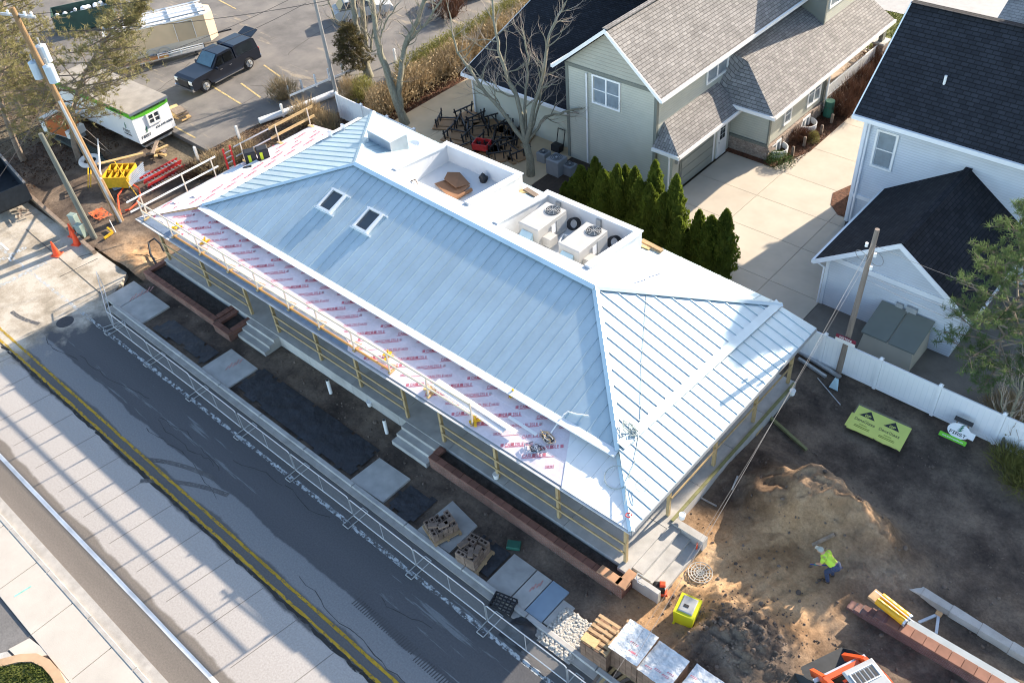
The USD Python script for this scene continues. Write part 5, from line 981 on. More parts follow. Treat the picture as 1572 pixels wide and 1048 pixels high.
for s in (-1, 1): 
    for y in (-.4, .45): MB().mesh(trimesh.creation.cylinder(.36, .24, sections=18).apply_transform(trimesh.transformations.rotation_matrix(math.pi / 2, (0, 1, 0))).apply_translation((s * .95, y, .36))).build('wheel', m_rubber, dt)
wl = thing('timber_offcuts', 'brown timber offcuts lying beside the dark dump trailer', 'timber'); q = at(36, 330)
for k in range(6): MB().bar(V(q[0] + rng.uniform(-.8, .8), q[1] + rng.uniform(-.4, .4), .08 + .05 * k), V(q[0] + rng.uniform(-.8, .8), q[1] + rng.uniform(-.4, .4), .1 + .05 * k), .1, .06).build('board', m_oldwood, wl)
# scaffold frames, ladders, tubes, hose
sf = thing('scaffold_stack', 'stack of yellow scaffold frames on the dirt beside the brown pole', 'scaffold', (-49.1, 17.75, 0), 38)
for k in range(11):
    z = .12 + k * .065; m = MB(); o = rng.uniform(-.05, .05); a = [(-.75 + o, -.75, z), (.75 + o, -.75, z), (.75 + o, .75, z), (-.75 + o, .75, z)]
    for p, q in zip(a, a[1:] + a[:1]): m.bar(p, q, .055, .055)
    for x in (-.35, 0, .35): m.bar((x + o, -.75, z), (x + o, .75, z), .04, .04)
    m.bar((-.75 + o, .1, z), (.75 + o, .1, z), .04, .04); m.build('frame', m_yel, sf)
for k in range(6): MB().bar((.78, -.8 + .05 * k, .15 + .1 * k), (1.1, .8 + .05 * k, .15 + .1 * k), .06, .05).build('brace', mat('blue_grey_brace', (0.25, 0.30, 0.38), rough=.5), sf)
lf = thing('leaning_frames', 'pair of yellow scaffold frames leaning upright at the end of the stack', 'scaffold', (-50.5, 16.3, 0), 60)
for k in range(2): MB().bar((k * .15, -.2, 0), (k * .15 + .3, -.2, .8), .05, .05).bar((k * .15, .6, 0), (k * .15 + .3, .6, .8), .05, .05).bar((k * .15 + .3, -.2, .8), (k * .15 + .3, .6, .8), .05, .05).build('frame', m_yel, lf)
pk = thing('long_plank', 'long pale plank laid over the yellow scaffold stack', 'plank'); MB().bar(at(150, 252, .95), at(220, 235, .8), .22, .06).build('board', m_wood, pk)
tb = thing('steel_tubes', 'bundle of grey blue steel tubes between the scaffold stack and the red ladders', 'tubes')
for k in range(6): MB().tube([at(169 + k * 1.2, 284 + k * 1.6, .12), at(230 + k * 1.2, 262 + k * 1.6, .12)], .04, 6).build('tube', mat('blue_grey_brace', (0,)), tb)
for k, lab in enumerate(('red fibreglass ladder on top of the ladder stack', 'red ladder in the middle of the ladder stack', 'dark red ladder lying lowest in the ladder stack')):
    A, B = at(218 + k * 6, 276 + 7 * k, .75 - .28 * k), at(275 + k * 6, 245 + 7 * k, .75 - .28 * k); d = B - A; s = np.cross(d, V(0, 0, 1)); s /= np.linalg.norm(s)
    t = thing('ladder', lab, 'ladder'); mm = m_red if k < 2 else mat('dark_red_paint', (0.16, 0.02, 0.03), rough=.5, var=.2)
    for q in (-.22, .22): MB().bar(A + s * q, B + s * q, .05, .12).build('stile', mm, t)
    for j in range(1, 11): MB().bar(A + d * j / 11 - s * .2, A + d * j / 11 + s * .2, .05, .04).build('rung', m_alu, t)
rl = thing('ladder', 'red ladder top standing against the roof edge at the far left', 'ladder'); A, B = at(345, 250, 3.6), at(343, 235, 4.6)
for q in (0, .42): MB().bar(V(A[0], A[1] + q, .3), V(A[0] + .25, A[1] + q, 4.5), .05, .1, (0, 1, 0)).build('stile', m_red, rl)
for j in range(13): MB().bar(V(A[0] + .02 * j, A[1], .5 + .31 * j), V(A[0] + .02 * j, A[1] + .42, .5 + .31 * j), .04, .04).build('rung', m_alu, rl)
rh = thing('red_hose', 'red hose looped on the soil beneath the yellow strap', 'hose'); MB().tube([at(x, y, .08) for x, y in ((187, 336), (182, 318), (181, 300), (190, 288), (203, 283), (213, 289), (216, 300), (210, 312), (198, 322), (192, 323))], .05, 7).build('tube', m_orange, rh)
ys = thing('yellow_strap', 'bright yellow strap hanging over the scaffold stack', 'strap'); MB().tube([at(176, 248, 1.0), at(196, 280, .6), at(212, 303, .1)], .03, 5).build('strap', m_yel, ys)
bp = thing('black_pipes', 'row of dark green black pipes on the soil behind the poles', 'pipes')
for k in range(6): A, B = at(70 + 3 * k, 192 + 4 * k, .15), at(150 + 3 * k, 232 + 4 * k, .15); MB().tube([A, B], .1, 8).build('pipe', mat('dark_green_pipe', (0.015, 0.03, 0.03), rough=.5), bp)
wt = thing('tyre_flower_bed' if 0 else 'painted_tyre_ring', 'white painted tyre lying behind the brown pole', 'tyre'); q = at(138, 247, .2); MB().ring(q, .52, .15, (0.1, 0, 1), 24, 8).build('tyre_wall', m_white, wt)
for k, (q, n, lab) in enumerate((((278, 182), 7, 'stack of pale lumber offcuts at the right corner of the site office'), ((245, 238), 6, 'jumbled timber and blocks in front of the site office end'))):
    b = at(*q); t = thing('lumber_pile', lab, 'lumber', (b[0], b[1], 0), 15 * k)
    for i in range(n): MB().cbox((rng.uniform(-.25, .25), rng.uniform(-.15, .15), .02 + .1 * i), (rng.uniform(.9, 1.5), rng.uniform(.5, .9) if k == 0 else .2, .09), rng.uniform(-15, 15) + 60 * k * (i % 3)).build('board', m_wood if (i + k) % 2 else m_oldwood, t)
# top left rubbish skip
sk = thing('rubbish_skip', 'open dark skip heaped with white rubbish behind the trailer', 'skip', (-72.2, 28.4, 0), 64)
for a in ((-2.2, 2.2, -1.0, -.94), (-2.2, 2.2, .94, 1.0), (-2.2, -2.14, -.94, .94), (2.14, 2.2, -.94, .94)): MB().box(*a, .1, 1.5).build('side_panel', mat('dark_green_steel', (0.02, 0.05, 0.04), rough=.5, var=.2), sk)
MB().box(-2.1, 2.1, -.93, .93, .1, .8).build('load', m_oldwood, sk); m = MB()
for k in range(30): m.mesh(trimesh.creation.icosphere(1, rng.uniform(.12, .28)).apply_translation((rng.uniform(-1.9, 1.9), rng.uniform(-.8, .8), rng.uniform(.8, 1.2))))
m.build('rubbish_bags', m_white, sk, kind='stuff')
# white cloth covered pipe and rail along the lot edge
wpz = thing('wrapped_pipe', 'long white wrapped pipe lying along the lot edge', 'pipe'); MB().tube([at(398, 186, .25), at(455, 166, .25), at(520, 140, .3)], .2, 12).build('pipe', m_white, wpz)
rf = thing('lot_rail', 'low white board railing by the lot beside the bare tree', 'railing'); 
for z in (.35, .75): MB().bar(at(445, 147, z), at(548, 104, z), .05, .12).build('rail', m_white, rf)
for k in range(6): q = at(445 + 20.6 * k, 150 - 8.6 * k); MB().box(q[0] - .05, q[0] + .05, q[1] - .05, q[1] + .05, 0, .85).build('post', m_white, rf)
for k, (q, lab) in enumerate((((368, 214), 'white bollard post beside the stacked planks at the roof edge'), ((436, 180), 'white bollard post at the end of the wrapped pipe'), ((305, 246), 'white bollard post nearest the red ladders'), ((756, 74), 'white bollard post right of the hedge gap'), ((608, 95), 'white bollard post behind the forked tree'))):
    b = at(*q); t = tag(MB().box(b[0] - .07, b[0] + .07, b[1] - .07, b[1] + .07, 0, .9).hexa([(b[0] - .07, b[1] - .07, .9), (b[0] + .07, b[1] - .07, .9), (b[0] + .07, b[1] + .07, .9), (b[0] - .07, b[1] + .07, .9)], [(b[0] - .03, b[1] - .03, .95), (b[0] + .03, b[1] - .03, .95), (b[0] + .03, b[1] + .03, .95), (b[0] - .03, b[1] + .03, .95)]).build('bollard', m_white), lab, 'bollard', 'white posts along the lot')
# parked things beyond the trees
def car(lab, loc, rz, m):
    t = thing('parked_car', lab, 'car', loc, rz); b = MB(); prism(b, [(-2.2, .3), (-2.25, .8), (-1.9, .95), (.9, .95), (2.0, .8), (2.2, .6), (2.2, .3)], -.88, .88); b.build('body', m, t)
    c = MB(); prism(c, [(-1.8, .95), (-1.4, 1.42), (.1, 1.45), (.95, .95)], -.82, .82, (.95, .16, 1.45)); c.build('cabin', m_dkglass, t); MB().hexa([(-1.35, -.62, 1.43), (.1, -.62, 1.45), (.1, .62, 1.45), (-1.35, .62, 1.43)], [(-1.3, -.6, 1.48), (.05, -.6, 1.5), (.05, .6, 1.5), (-1.3, .6, 1.48)]).build('car_roof', m, t)
    for x in (-1.4, 1.35):
        for s in (-1, 1): wheel(t, (x, s * .78, .32), .32, .2, s)
car('white car parked under the bare trees at the top', (-50.3, 47.8, 0), 65, m_white); car('grey car parked behind the forked tree trunks', (-54.5, 41.5, 0), 60, m_grey)
# black steel benches and table frames behind the roof
def bench(lab, q, rz, tone):
    b = at(*q); t = thing('picnic_frame', lab, 'table frame', (b[0], b[1], 0), rz, 'upturned picnic tables behind the roof'); m = MB()
    MB().box(-.9, .9, -.35, .35, .06, .12).build('table_top', tone, t); MB().box(-.9, .9, .45, .7, .06, .11).build('bench_seat', tone, t); MB().box(-.9, .9, -.7, -.45, .06, .11).build('bench_seat', tone, t)
    for x in (-.62, .62):
        l_ = MB(); l_.bar((x, -.75, .55), (x, .75, .55), .07, .07); 
        for y in (-.55, .55): l_.bar((x, y, .12), (x, y * 1.25, .75), .07, .07)
        l_.bar((x, -.25, .12), (x, -.25, .55), .06, .06); l_.bar((x, .25, .12), (x, .25, .55), .06, .06); l_.build('leg_frame', m_black, t)
    MB().bar((-.62, 0, .5), (.62, 0, .5), .06, .06).build('stretcher', m_black, t); return t
m_tt = mat('tan_table_top', (0.30, 0.18, 0.09), rough=.7, var=.15, rnd=.1)
for k, (q, rz) in enumerate((((728, 196), 55), ((716, 232), 70), ((765, 238), -40), ((783, 205), 5), ((690, 192), 30), ((722, 184), -10), ((705, 212), 15), ((735, 205), 40), ((762, 196), -25), ((748, 228), 10), ((775, 222), 35), ((790, 238), -15), ((797, 210), 20))):
    bench(['upturned picnic table frame tilted between the two at the sunlit edge', 'upturned picnic table frame left of the red crate', 'upturned picnic table frame behind the red crate near the roof well', 'upturned picnic table frame under the pale garage wall, left of the tree', 'upturned picnic table frame nearest the sunlit drive', 'upturned picnic table frame by the sunlit edge with its legs spread', 'upturned picnic table frame between the drive and the roof', 'upturned picnic table frame in the middle of the heap', 'upturned picnic table frame against the downspout', 'upturned picnic table frame right of the red crate', 'upturned picnic table frame half hidden behind the roof well', 'upturned picnic table frame nearest the tree trunk', 'upturned picnic table frame against the pale garage wall'][k], q, rz, m_tt)
rc = thing('red_crate', 'bright red plastic crate among the picnic table frames', 'crate', (*at(741, 235)[:2], .0), 20); MB().box(-.45, .45, -.35, .35, .35, .4).build('base', m_red, rc)
for a in ((-.45, .45, -.37, -.33), (-.45, .45, .33, .37), (-.47, -.43, -.37, .37), (.43, .47, -.37, .37)): MB().box(*a, .4, .75).build('side', m_red, rc)
for x in (-.4, .4): MB().box(x - .04, x + .04, -.3, .3, 0, .35).build('leg', m_black, rc)
for k, (q, w, lab) in enumerate((((850, 268), .85, 'tall grey air conditioner beside the tree trunk'), ((830, 250), .6, 'small dark air conditioner behind the tall one'), ((870, 270), .6, 'low grey air conditioner by the evergreen row'))):
    b = at(*q); t = thing('air_conditioner', lab, 'air conditioner', (b[0], b[1] + .3, .0)); h = (.95, .6, .6)[k]
    MB().cbox((0, 0, 0), (w, w, h), 0, .04).build('cabinet', mat('grey_louvre', (0.22, 0.24, 0.26), rough=.5, var=.1), t); g = MB()
    for r in (.12, .22, .32): g.ring((0, 0, h + .02), r * w / .85, .012, n=16, k=4)
    g.build('fan_guard', m_black, t); MB().disc((0, 0, h + .005), .06, .05, 10).build('fan_hub', m_steel, t)
ht = thing('hand_truck', 'black hand truck leaning against the pale garage wall', 'hand truck'); b = at(836, 240)
m = MB().bar((b[0], 35.2, 0), (b[0], 35.45, 1.2), .04, .04).bar((b[0] + .5, 35.2, 0), (b[0] + .5, 35.45, 1.2), .04, .04).bar((b[0], 35.45, 1.2), (b[0] + .5, 35.45, 1.2), .04, .04)
m.build('frame', m_black, ht); MB().box(b[0] - .05, b[0] + .55, 34.8, 35.2, .05, .45).build('load_box', m_black, ht)
ms = thing('marker_posts', 'row of small timber marker posts along the drive', 'post') if False else None
for k, (q, lab) in enumerate((((1216, 240), 'timber marker post nearest the leafy shrub'), ((1234, 225), 'timber marker post beside the small green bush'), ((1260, 207), 'timber marker post in front of the second window well'), ((1276, 190), 'timber marker post nearest the rain barrel'))):
    b = at(*q); tag(MB().cbox((b[0], b[1], 0), (.14, .14, .62), 10, .03).build('marker_post', m_oldwood), lab, 'post', 'timber posts along the drive')
# ================================================================ things on the roof
def on_sk(px_, py_, dz=0):
    q = at(px_, py_, 3.75)
    for _ in range(4): q = at(px_, py_, f_sk(q[0], q[1]))
    return V(q[0], q[1], f_sk(q[0], q[1]) + dz)
def on_roof(px_, py_, fz, dz=0, z0=5):
    q = at(px_, py_, z0)
    for _ in range(8): q = at(px_, py_, fz(q[0], q[1]))
    return V(q[0], q[1], fz(q[0], q[1]) + dz)
m_rail = mat('pale_rail_wood', (0.60, 0.52, 0.42), rough=.6, var=.1)
gr = thing('roof_guardrail', 'temporary guardrail of pale rails on slim posts along the front eave', 'guardrail')
gx = [(223, 338), (266, 365), (307, 392), (351, 418), (398, 445), (446, 474), (493, 503), (545, 538), (599, 573), (657, 611), (725, 652)]
gb = [V(*on_sk(*q)[:2], 0) for q in gx]; y_ = [b[1] for b in gb]; fit = np.polyfit([b[0] for b in gb], y_, 1)
gb = [V(b[0], np.polyval(fit, b[0]), f_sk(b[0], np.polyval(fit, b[0]))) for b in gb]
for b in gb: 
    po = MB().bar(b, b + V(0, 0, 1.12), .05, .05).build('post', m_rail, gr); MB().cbox((b[0], b[1] + .12, b[2] + .005), (.12, .4, .06), 0).build('foot', m_wood, po); MB().bar(b + V(0, .45, 0), b + V(0, .02, .5), .03, .03).build('brace', m_wood, po)
for z in (.55, 1.08):
    for a, b in zip(gb, gb[1:]): MB().bar(a + V(0, -.03, z), b + V(0, -.03, z), .035, .085).build('rail', m_rail, gr)
MB().bar(gb[1] + V(0, .05, .06), gb[8] + V(0, .05, .06), .04, .12).build('toe_board', mat('orange_lumber', (0.50, 0.25, 0.08), rough=.7, var=.15), gr)
gl = thing('roof_guardrail', 'temporary guardrail of white rails along the left eave near the corner', 'guardrail')
fe = lambda y: lerp(EFL, ELB, (y - EFL[1]) / (ELB[1] - EFL[1])) + V(.12, 0, 0)
for y in (14.6, 16.9, 18.6): b = fe(y); MB().bar(b, b + V(0, 0, 1.1), .05, .05).build('post', m_rail, gl)
for z in (.5, 1.05): MB().bar(fe(13.9) + V(-.03, 0, z), fe(18.9) + V(-.03, 0, z), .035, .08).build('rail', m_white, gl)
g2 = thing('roof_guardrail', 'temporary guardrail of new timber along the far left eave', 'guardrail')
for y in (20.4, 22.6, 24.7): b = fe(y); MB().bar(b, b + V(0, 0, 1.1), .05, .05).build('post', m_rail, g2); MB().cbox((b[0] + .15, b[1], b[2] + .03), (.6, .18, .06)).build('foot', m_wood, g2)
for z in (.5, 1.05): MB().bar(fe(22.2) + V(-.03, 0, z), fe(25.1) + V(-.03, 0, z), .04, .14).build('rail', m_wood, g2); MB().bar(fe(20.0) + V(-.03, 0, z), fe(22.2) + V(-.03, 0, z), .035, .06).build('rail', m_steel, g2)
for k, (q, lab) in enumerate((((272, 350), 'yellow roof bracket nearest the left roof corner'), ((315, 373), 'yellow roof bracket second from the left roof corner'), ((596, 548), 'yellow roof bracket in the middle of the front eave'), ((730, 648), 'yellow tool case like bracket beside the white panels'), ((790, 607), 'small yellow bracket under the drip edge of the metal roof'), ((660, 600), 'pale timber bracket at the left end of the white panels'))):
    b = on_sk(*q, .02); t = thing('roof_bracket', lab, 'bracket', b, 20 + 30 * k); mm = m_yel if k != 5 else m_wood
    MB().bar((-.22, -.1, .03), (.22, .12, .03), .1, .06).bar((-.1, .2, .04), (.1, -.22, .1), .09, .06).build('arm', mm, t); MB().bar((0, 0, .03), (.05, .05, .28), .06, .06).build('stem', mm, t)
wpn = thing('roofing_stack', 'long white roofing panels lying on the left roof slope', 'roofing panel')
for k in range(2):
    a, b = lerp(EFL, UFL, .22 + .2 * k) * .78 + lerp(ELB, LBI, .22 + .2 * k) * .22 - V(0, 1.0 - .5 * k, 0), lerp(EFL, UFL, .22 + .2 * k) * .42 + lerp(ELB, LBI, .22 + .2 * k) * .58 - V(0, .6 - .5 * k, 0)
    a[2] = f_skl(a[0], a[1]) + .05; b[2] = f_skl(b[0], b[1]) + .05; MB().bar(a, b, .36, .02).bar(a + V(-.17, 0, .02), b + V(-.17, 0, .02), .02, .04).build('sheet', m_trim, wpn)
wp2 = thing('roofing_stack', 'bundle of long white panels lying on the printed roof felt near the front eave', 'roofing panel')
for k, (a, b) in enumerate((((664, 592), (775, 664)), ((672, 588), (793, 668)))): MB().bar(on_sk(*a, .09 + .05 * k), on_sk(*b, .09 + .05 * k), .2, .03).build('sheet', m_trim, wp2)
MB().bar(on_sk(652, 590, .25), on_sk(770, 668, .14), .05, .06).build('sheet', m_white, wp2)
fs = thing('flashing_strip', 'narrow white flashing strip lying on the printed felt right of centre', 'flashing'); MB().bar(on_sk(781, 640, .03), on_sk(824, 668, .03), .13, .015).build('strip', m_white, fs)
# harness and ropes
def tangle(name, label, cat, c, r, n, mats, fz, seed):
    rr = random.Random(seed); t = thing(name, label, cat)
    for k in range(n):
        a0 = rr.uniform(0, 6.3); R = rr.uniform(.4, 1) * r; cx_, cy_ = c[0] + rr.uniform(-r, r) * .6, c[1] + rr.uniform(-r, r) * .4; pts = []
        for j in range(11):
            a = a0 + j * .6; x, y = cx_ + R * math.cos(a) * (1 + .2 * math.sin(3 * a)), cy_ + R * .55 * math.sin(a); pts.append((x, y, fz(x, y) + .04 + .1 * rr.random()))
        MB().tube(pts, .014 if k % 3 else .02, 5).build('strap' if k % 3 else 'rope', mats[k % len(mats)], t)
    return t
tangle('safety_harness', 'tangled black and orange safety harness with straps on the printed felt', 'harness', on_sk(840, 675), .28, 10, [m_black, mat('tan_strap', (0.42, 0.30, 0.2), rough=.8), m_wood, m_grey], f_sk, 3)
tangle('harness_cable', 'dark coiled cable lying left of the tangled harness', 'cable', on_sk(823, 690), .3, 5, [m_black, m_ice], f_sk, 4)
rp = thing('lifeline', 'white lifeline rope running from the metal roof down to the harness', 'rope'); MB().tube([on_roof(903, 639, f_front, .05), on_roof(885, 637, f_front, .06), on_roof(872, 633, f_front, .05), on_sk(866, 645, .3), on_sk(845, 668, .08)], .022, 6).build('rope', m_white, rp)
rp = thing('lifeline', 'thin green grey lifeline down the right hip to the eave corner', 'rope')
hp = [on_roof(993, 440, f_right, .02), on_roof(990, 500, f_right, .03), on_roof(985, 560, f_right, .03), on_roof(984, 640, f_right, .03), on_roof(974, 712, f_skr, .05, 4), on_roof(962, 738, f_skr, .05, 4), on_roof(959, 775, f_skr, .05, 4)]
MB().tube(hp, .012, 5).build('rope', m_rope, rp)
tangle('rope_coil', 'loose green grey rope coils on the right hip of the roof', 'rope', on_roof(968, 664, f_right), .33, 5, [m_rope], lambda x, y: max(f_right(x, y), f_skr(x, y)) + .03, 6)
rc2 = thing('rope_coil', 'rope loop lying on the new panels at the front right corner', 'rope'); c = on_roof(947, 735, f_sk, .1, 4); MB().ring(c, .42, .014, (0, -.3, 1), 22, 5).build('rope', m_rope, rc2); MB().ring(c + V(.9, .15, .12), .22, .012, (0, -.3, 1), 18, 5).build('rope', m_rope, rc2)
rf_ = thing('red_tag', 'small red tag and cord hanging at the front right roof corner', 'tag'); c = on_roof(965, 792, f_skr, .06, 3.7); MB().ring(c, .09, .02, (0, 0, 1), 12, 5).build('loop', m_red, rf_)
tc = thing('tool_case', 'black and yellow tool cases standing on the left roof slope', 'tool case', on_roof(396, 245, f_skl, .0, 3.8), 62)
for k in range(2): MB().cbox((-.32 + .64 * k, 0, .02), (.6, .55, .6), 0, .05).build('case', m_black, tc)
m_hiv = mat('hi_vis_yellow', (0.55, 0.62, 0.03), rough=.6, var=.05)
for k in range(2): MB().box(-.45 + .6 * k, -.3 + .6 * k, -.29, -.275, .1, .5).build('stripe', m_hiv, tc)
bt = thing('black_bag', 'small black bag lying beside the tool cases on the roof', 'bag'); b = on_roof(374, 260, f_skl, .05, 3.8); MB().bar(b, b + V(.25, .35, .02), .14, .12).build('bag', m_black, bt)
# ---- well equipment
def hvac(x, y, lab):
    t = thing('rooftop_unit', lab, 'air handling unit', (x, y, 4.42)); w, d, h = 1.08, 1.85, 1.0; m_c = mat('cream_cabinet', (0.44, 0.43, 0.405), rough=.5, var=.05)
    MB().cbox((0, 0, .12), (w, d, h), 0, .03).build('cabinet', m_c, t); MB().cbox((0, 0, 0), (w - .1, d - .1, .12)).build('curb', m_grey, t)
    MB().disc((.12, .55, .12 + h - .03), .34, .05, 24).build('fan_opening', m_black, t); g = MB()
    for r in (.1, .18, .26, .33): g.ring((.12, .55, h + .16), r, .009, n=20, k=4)
    for k in range(4): a = k * math.pi / 4; g.bar((.12 - .34 * math.cos(a), .55 - .34 * math.sin(a), h + .16), (.12 + .34 * math.cos(a), .55 + .34 * math.sin(a), h + .16), .015, .015)
    g.build('fan_guard', m_grey, t)
    for k in range(4): a = k * math.pi / 2 + .3; MB().bar((.12, .55, h + .13), (.12 + .3 * math.cos(a), .55 + .3 * math.sin(a), h + .13), .12, .01).build('fan_blade', m_dk, t)
    MB().cbox((w / 2 + .21, -.45, .25), (.42, .5, .42), 0, .02).build('side_box', m_c, t); MB().box(w / 2, w / 2 + .02, .25, .85, .25, .95).build('coil_grille', m_grey, t); MB().box(w / 2 + .021, w / 2 + .03, -.1, .15, .45, .9).build('sticker', m_vinyl, t)
    for xx, yy in ((-.05, -d / 2 - .02),): MB().hexa([(xx - .3, yy - .5, .25), (xx + .3, yy - .5, .25), (xx + .3, yy, .25), (xx - .3, yy, .25)], [(xx - .3, yy - .5, .45), (xx + .3, yy - .5, .45), (xx + .3, yy, .85), (xx - .3, yy, .85)]).build('intake_hood', mat('blue_white_hood', (0.42, 0.58, 0.66), rough=.4, var=.05), t)
    return t
q1, q2 = at(832, 333, 5.5), at(893, 366, 5.5)
hvac(q1[0], 23.75, 'cream rooftop unit with round fan guard, nearer the middle of the roof'); hvac(q2[0], 23.6, 'cream rooftop unit with round fan guard, nearer the right corner of the well')
for k, (q, lab, tilt) in enumerate((((873, 371), 'open white duct collar lying between the two rooftop units', 1), ((855, 398), 'white duct elbow in front of the right rooftop unit', 0), ((797, 370), 'blue white duct cap in front of the left rooftop unit', 0))):
    b = at(*q, 4.6); t = thing('duct_piece', lab, 'duct', (b[0], b[1], 4.43), 25 * k + 20)
    if k == 2: MB().disc((0, 0, 0), .33, .3, 16).build('drum', mat('blue_white_hood', (0,)), t)
    else:
        for a in ((-.35, .35, -.3, -.26), (-.35, .35, .26, .3), (-.35, -.31, -.26, .26), (.31, .35, -.26, .26)): MB().box(*a, 0, .3).build('duct_side', m_trim, t)
        MB().box(-.3, .3, -.25, .25, .02, .06).build('liner', m_ice, t)
for k, (q, lab) in enumerate((((879, 343), 'black coiled pipe ring between the two rooftop units'), ((941, 371), 'black coiled pipe ring right of the right rooftop unit'))):
    b = at(*q, 4.75); t = thing('pipe_coil', lab, 'pipe coil'); 
    for j in range(3): MB().ring((b[0] + .03 * j, b[1] + .04 * j, 4.72), .24, .045, (.75, -.5, .35), 20, 6).build('coil', m_black, t)
for q, lab in (((858, 313), 'small grey disconnect box on the well wall behind the left unit'), ((920, 344), 'small grey disconnect box on the well wall behind the right unit')):
    b = on_y(*q, 25.33); tag(MB().box(b[0] - .12, b[0] + .12, 25.24, 25.345, 4.75, 5.2).build('disconnect_box', m_grey), lab, 'switch box')
cb = thing('cardboard_sheet', 'flattened brown cardboard box lying in the empty roof well', 'cardboard'); m_cb = mat('cardboard', (0.26, 0.135, 0.07), rough=.85, var=.12, scale=3)
Q = [at(*q, 4.46)[:2] for q in ((667, 283), (695, 309), (722, 288), (702, 270))]; MB().poly(Polygon(Q), lambda x, y: 4.50 + .05 * math.sin(3 * x), .02).build('panel', m_cb, cb)
Q = [at(*q, 4.5)[:2] for q in ((687, 265), (706, 267), (722, 283), (700, 292), (682, 277))]; MB().poly(Polygon(Q), lambda x, y: 4.58 + .06 * math.sin(4 * y), .02).build('flap', m_cb, cb)
A, B = at(697, 306, 4.56), at(724, 291, 4.56); MB().tube([A, B], .09, 8).build('rolled_edge', m_cb, cb)
bb2 = thing('black_sack', 'small black sack slumped in the empty roof well', 'sack'); b = at(742, 274, 4.6); s_ = trimesh.creation.icosphere(2, .26); s_.vertices *= [.8, .7, 1.0]; s_.vertices += (meshkit.fbm(s_.vertices * 5)[:, None] - .5) * .2; MB().mesh(s_.apply_translation((b[0], b[1], 4.6))).build('sack', m_black, bb2, True)
for q, lab in (((637, 281), 'small brown bracket lying on the membrane left of the empty well'), ((782, 333), 'small rusty bar lying on the white roof between the wells')):
    b = on_roof(*q, f_back, .05); tag(MB().tube([b + V(-.2, -.05, 0), b + V(0, .05, .1), b + V(.2, -.02, 0)], .03, 6).build('offcut', m_oldwood), lab, 'offcut')
pb_ = thing('plank_stack', 'short brown planks on the back roof edge between the wells', 'planks'); b = on_roof(812, 297, f_back, .06); MB().bar(b + V(-.3, .1, 0), b + V(.9, -.1, 0), .25, .12).build('plank', m_oldwood, pb_); MB().bar(b + V(-.4, -.2, 0), b + V(0, .1, 0), .3, .06).build('plank', m_wood, pb_)
pb_ = thing('plank_stack', 'pale planks and tools on the back roof edge right of the units', 'planks'); b = on_roof(995, 382, f_back, .06); MB().bar(b + V(-.5, .25, 0), b + V(.6, .15, 0), .2, .1).build('plank', m_ply, pb_); MB().bar(b + V(-.5, -.1, 0), b + V(.1, -.05, 0), .15, .08).build('plank', m_wood, pb_)
# ================================================================ street front
m_brick = brickmat('red_brick', (0.24, 0.115, 0.085), (0.17, 0.085, 0.065), (0.26, 0.22, 0.19), .2, .08, (math.pi / 2, 0, 0), msize=.009)
m_brick_y = brickmat('red_brick_end', (0.24, 0.115, 0.085), (0.17, 0.085, 0.065), (0.26, 0.22, 0.19), .2, .08, (math.pi / 2, 0, math.pi / 2), msize=.009)
m_capb = mat('brick_cap', (0.20, 0.095, 0.07), rough=.85, var=.2, scale=4, fine=.1, rnd=.15)
m_psoil = mat('planter_soil', (0.05, 0.042, 0.037), rough=.95, var=.5, scale=4, fine=.4, fscale=14, bump=.04, bscale=10)
def planter(lab, x0, x1, y0, y1, h, half=None, mcap=m_capb):
    t = thing('brick_planter', lab, 'planter'); w = .24
    MB().box(x0, x1, y0, y0 + w, -.2, h).build('brick_wall', m_brick, t); MB().box(x0, x0 + w, y0 + w + .002, y1, -.2, h).build('brick_wall', m_brick_y, t); MB().box(x1 - w, x1, y0 + w + .002, y1, -.2, h).build('brick_wall', m_brick_y, t)
    MB().box(x0 + w, x1 - w, y0 + w, y1, -.2, h - .12).build('planting_soil', m_psoil, t)
    n = max(1, int((x1 - x0) / .42)); L = (x1 - x0) / n
    for k in range(n): MB().cbox((x0 + (k + .5) * L, y0 + w / 2, h), (L - .012, w + .05, .065), 0, .01).build('cap_brick', mcap, t)
    for xa in (x0 + w / 2, x1 - w / 2):
        k = y0 + w + .05
        while k < y1 - .1: MB().cbox((xa, k + .17, h), (w + .05, .33, .065), 0, .01).build('cap_brick', mcap, t); k += .345
    return t
planter('long empty red brick planter below the left end of the porch', -39.7, -33.5, 13.55, 14.65, .42); planter('short red brick planter beside the left porch stairs', -33.4, -32.15, 13.4, 14.6, .40)
planter('longest red brick planter along the right half of the porch', -19.42, -10.05, 13.95, 14.68, .55)
tp = thing('tan_capstones', 'loose tan capstones laid on the right end of the long planter', 'capstones'); m_tcap = mat('tan_capstone', (0.42, 0.24, 0.14), rough=.85, var=.15, scale=4, rnd=.1)
for x, y, a in ((-10.9, 14.1, 0), (-10.45, 14.1, 0), (-10.15, 14.12, 0), (-10.15, 14.5, 90)): MB().cbox((x, y, .618), (.44, .34, .06), a, .01).build('capstone', m_tcap, tp)
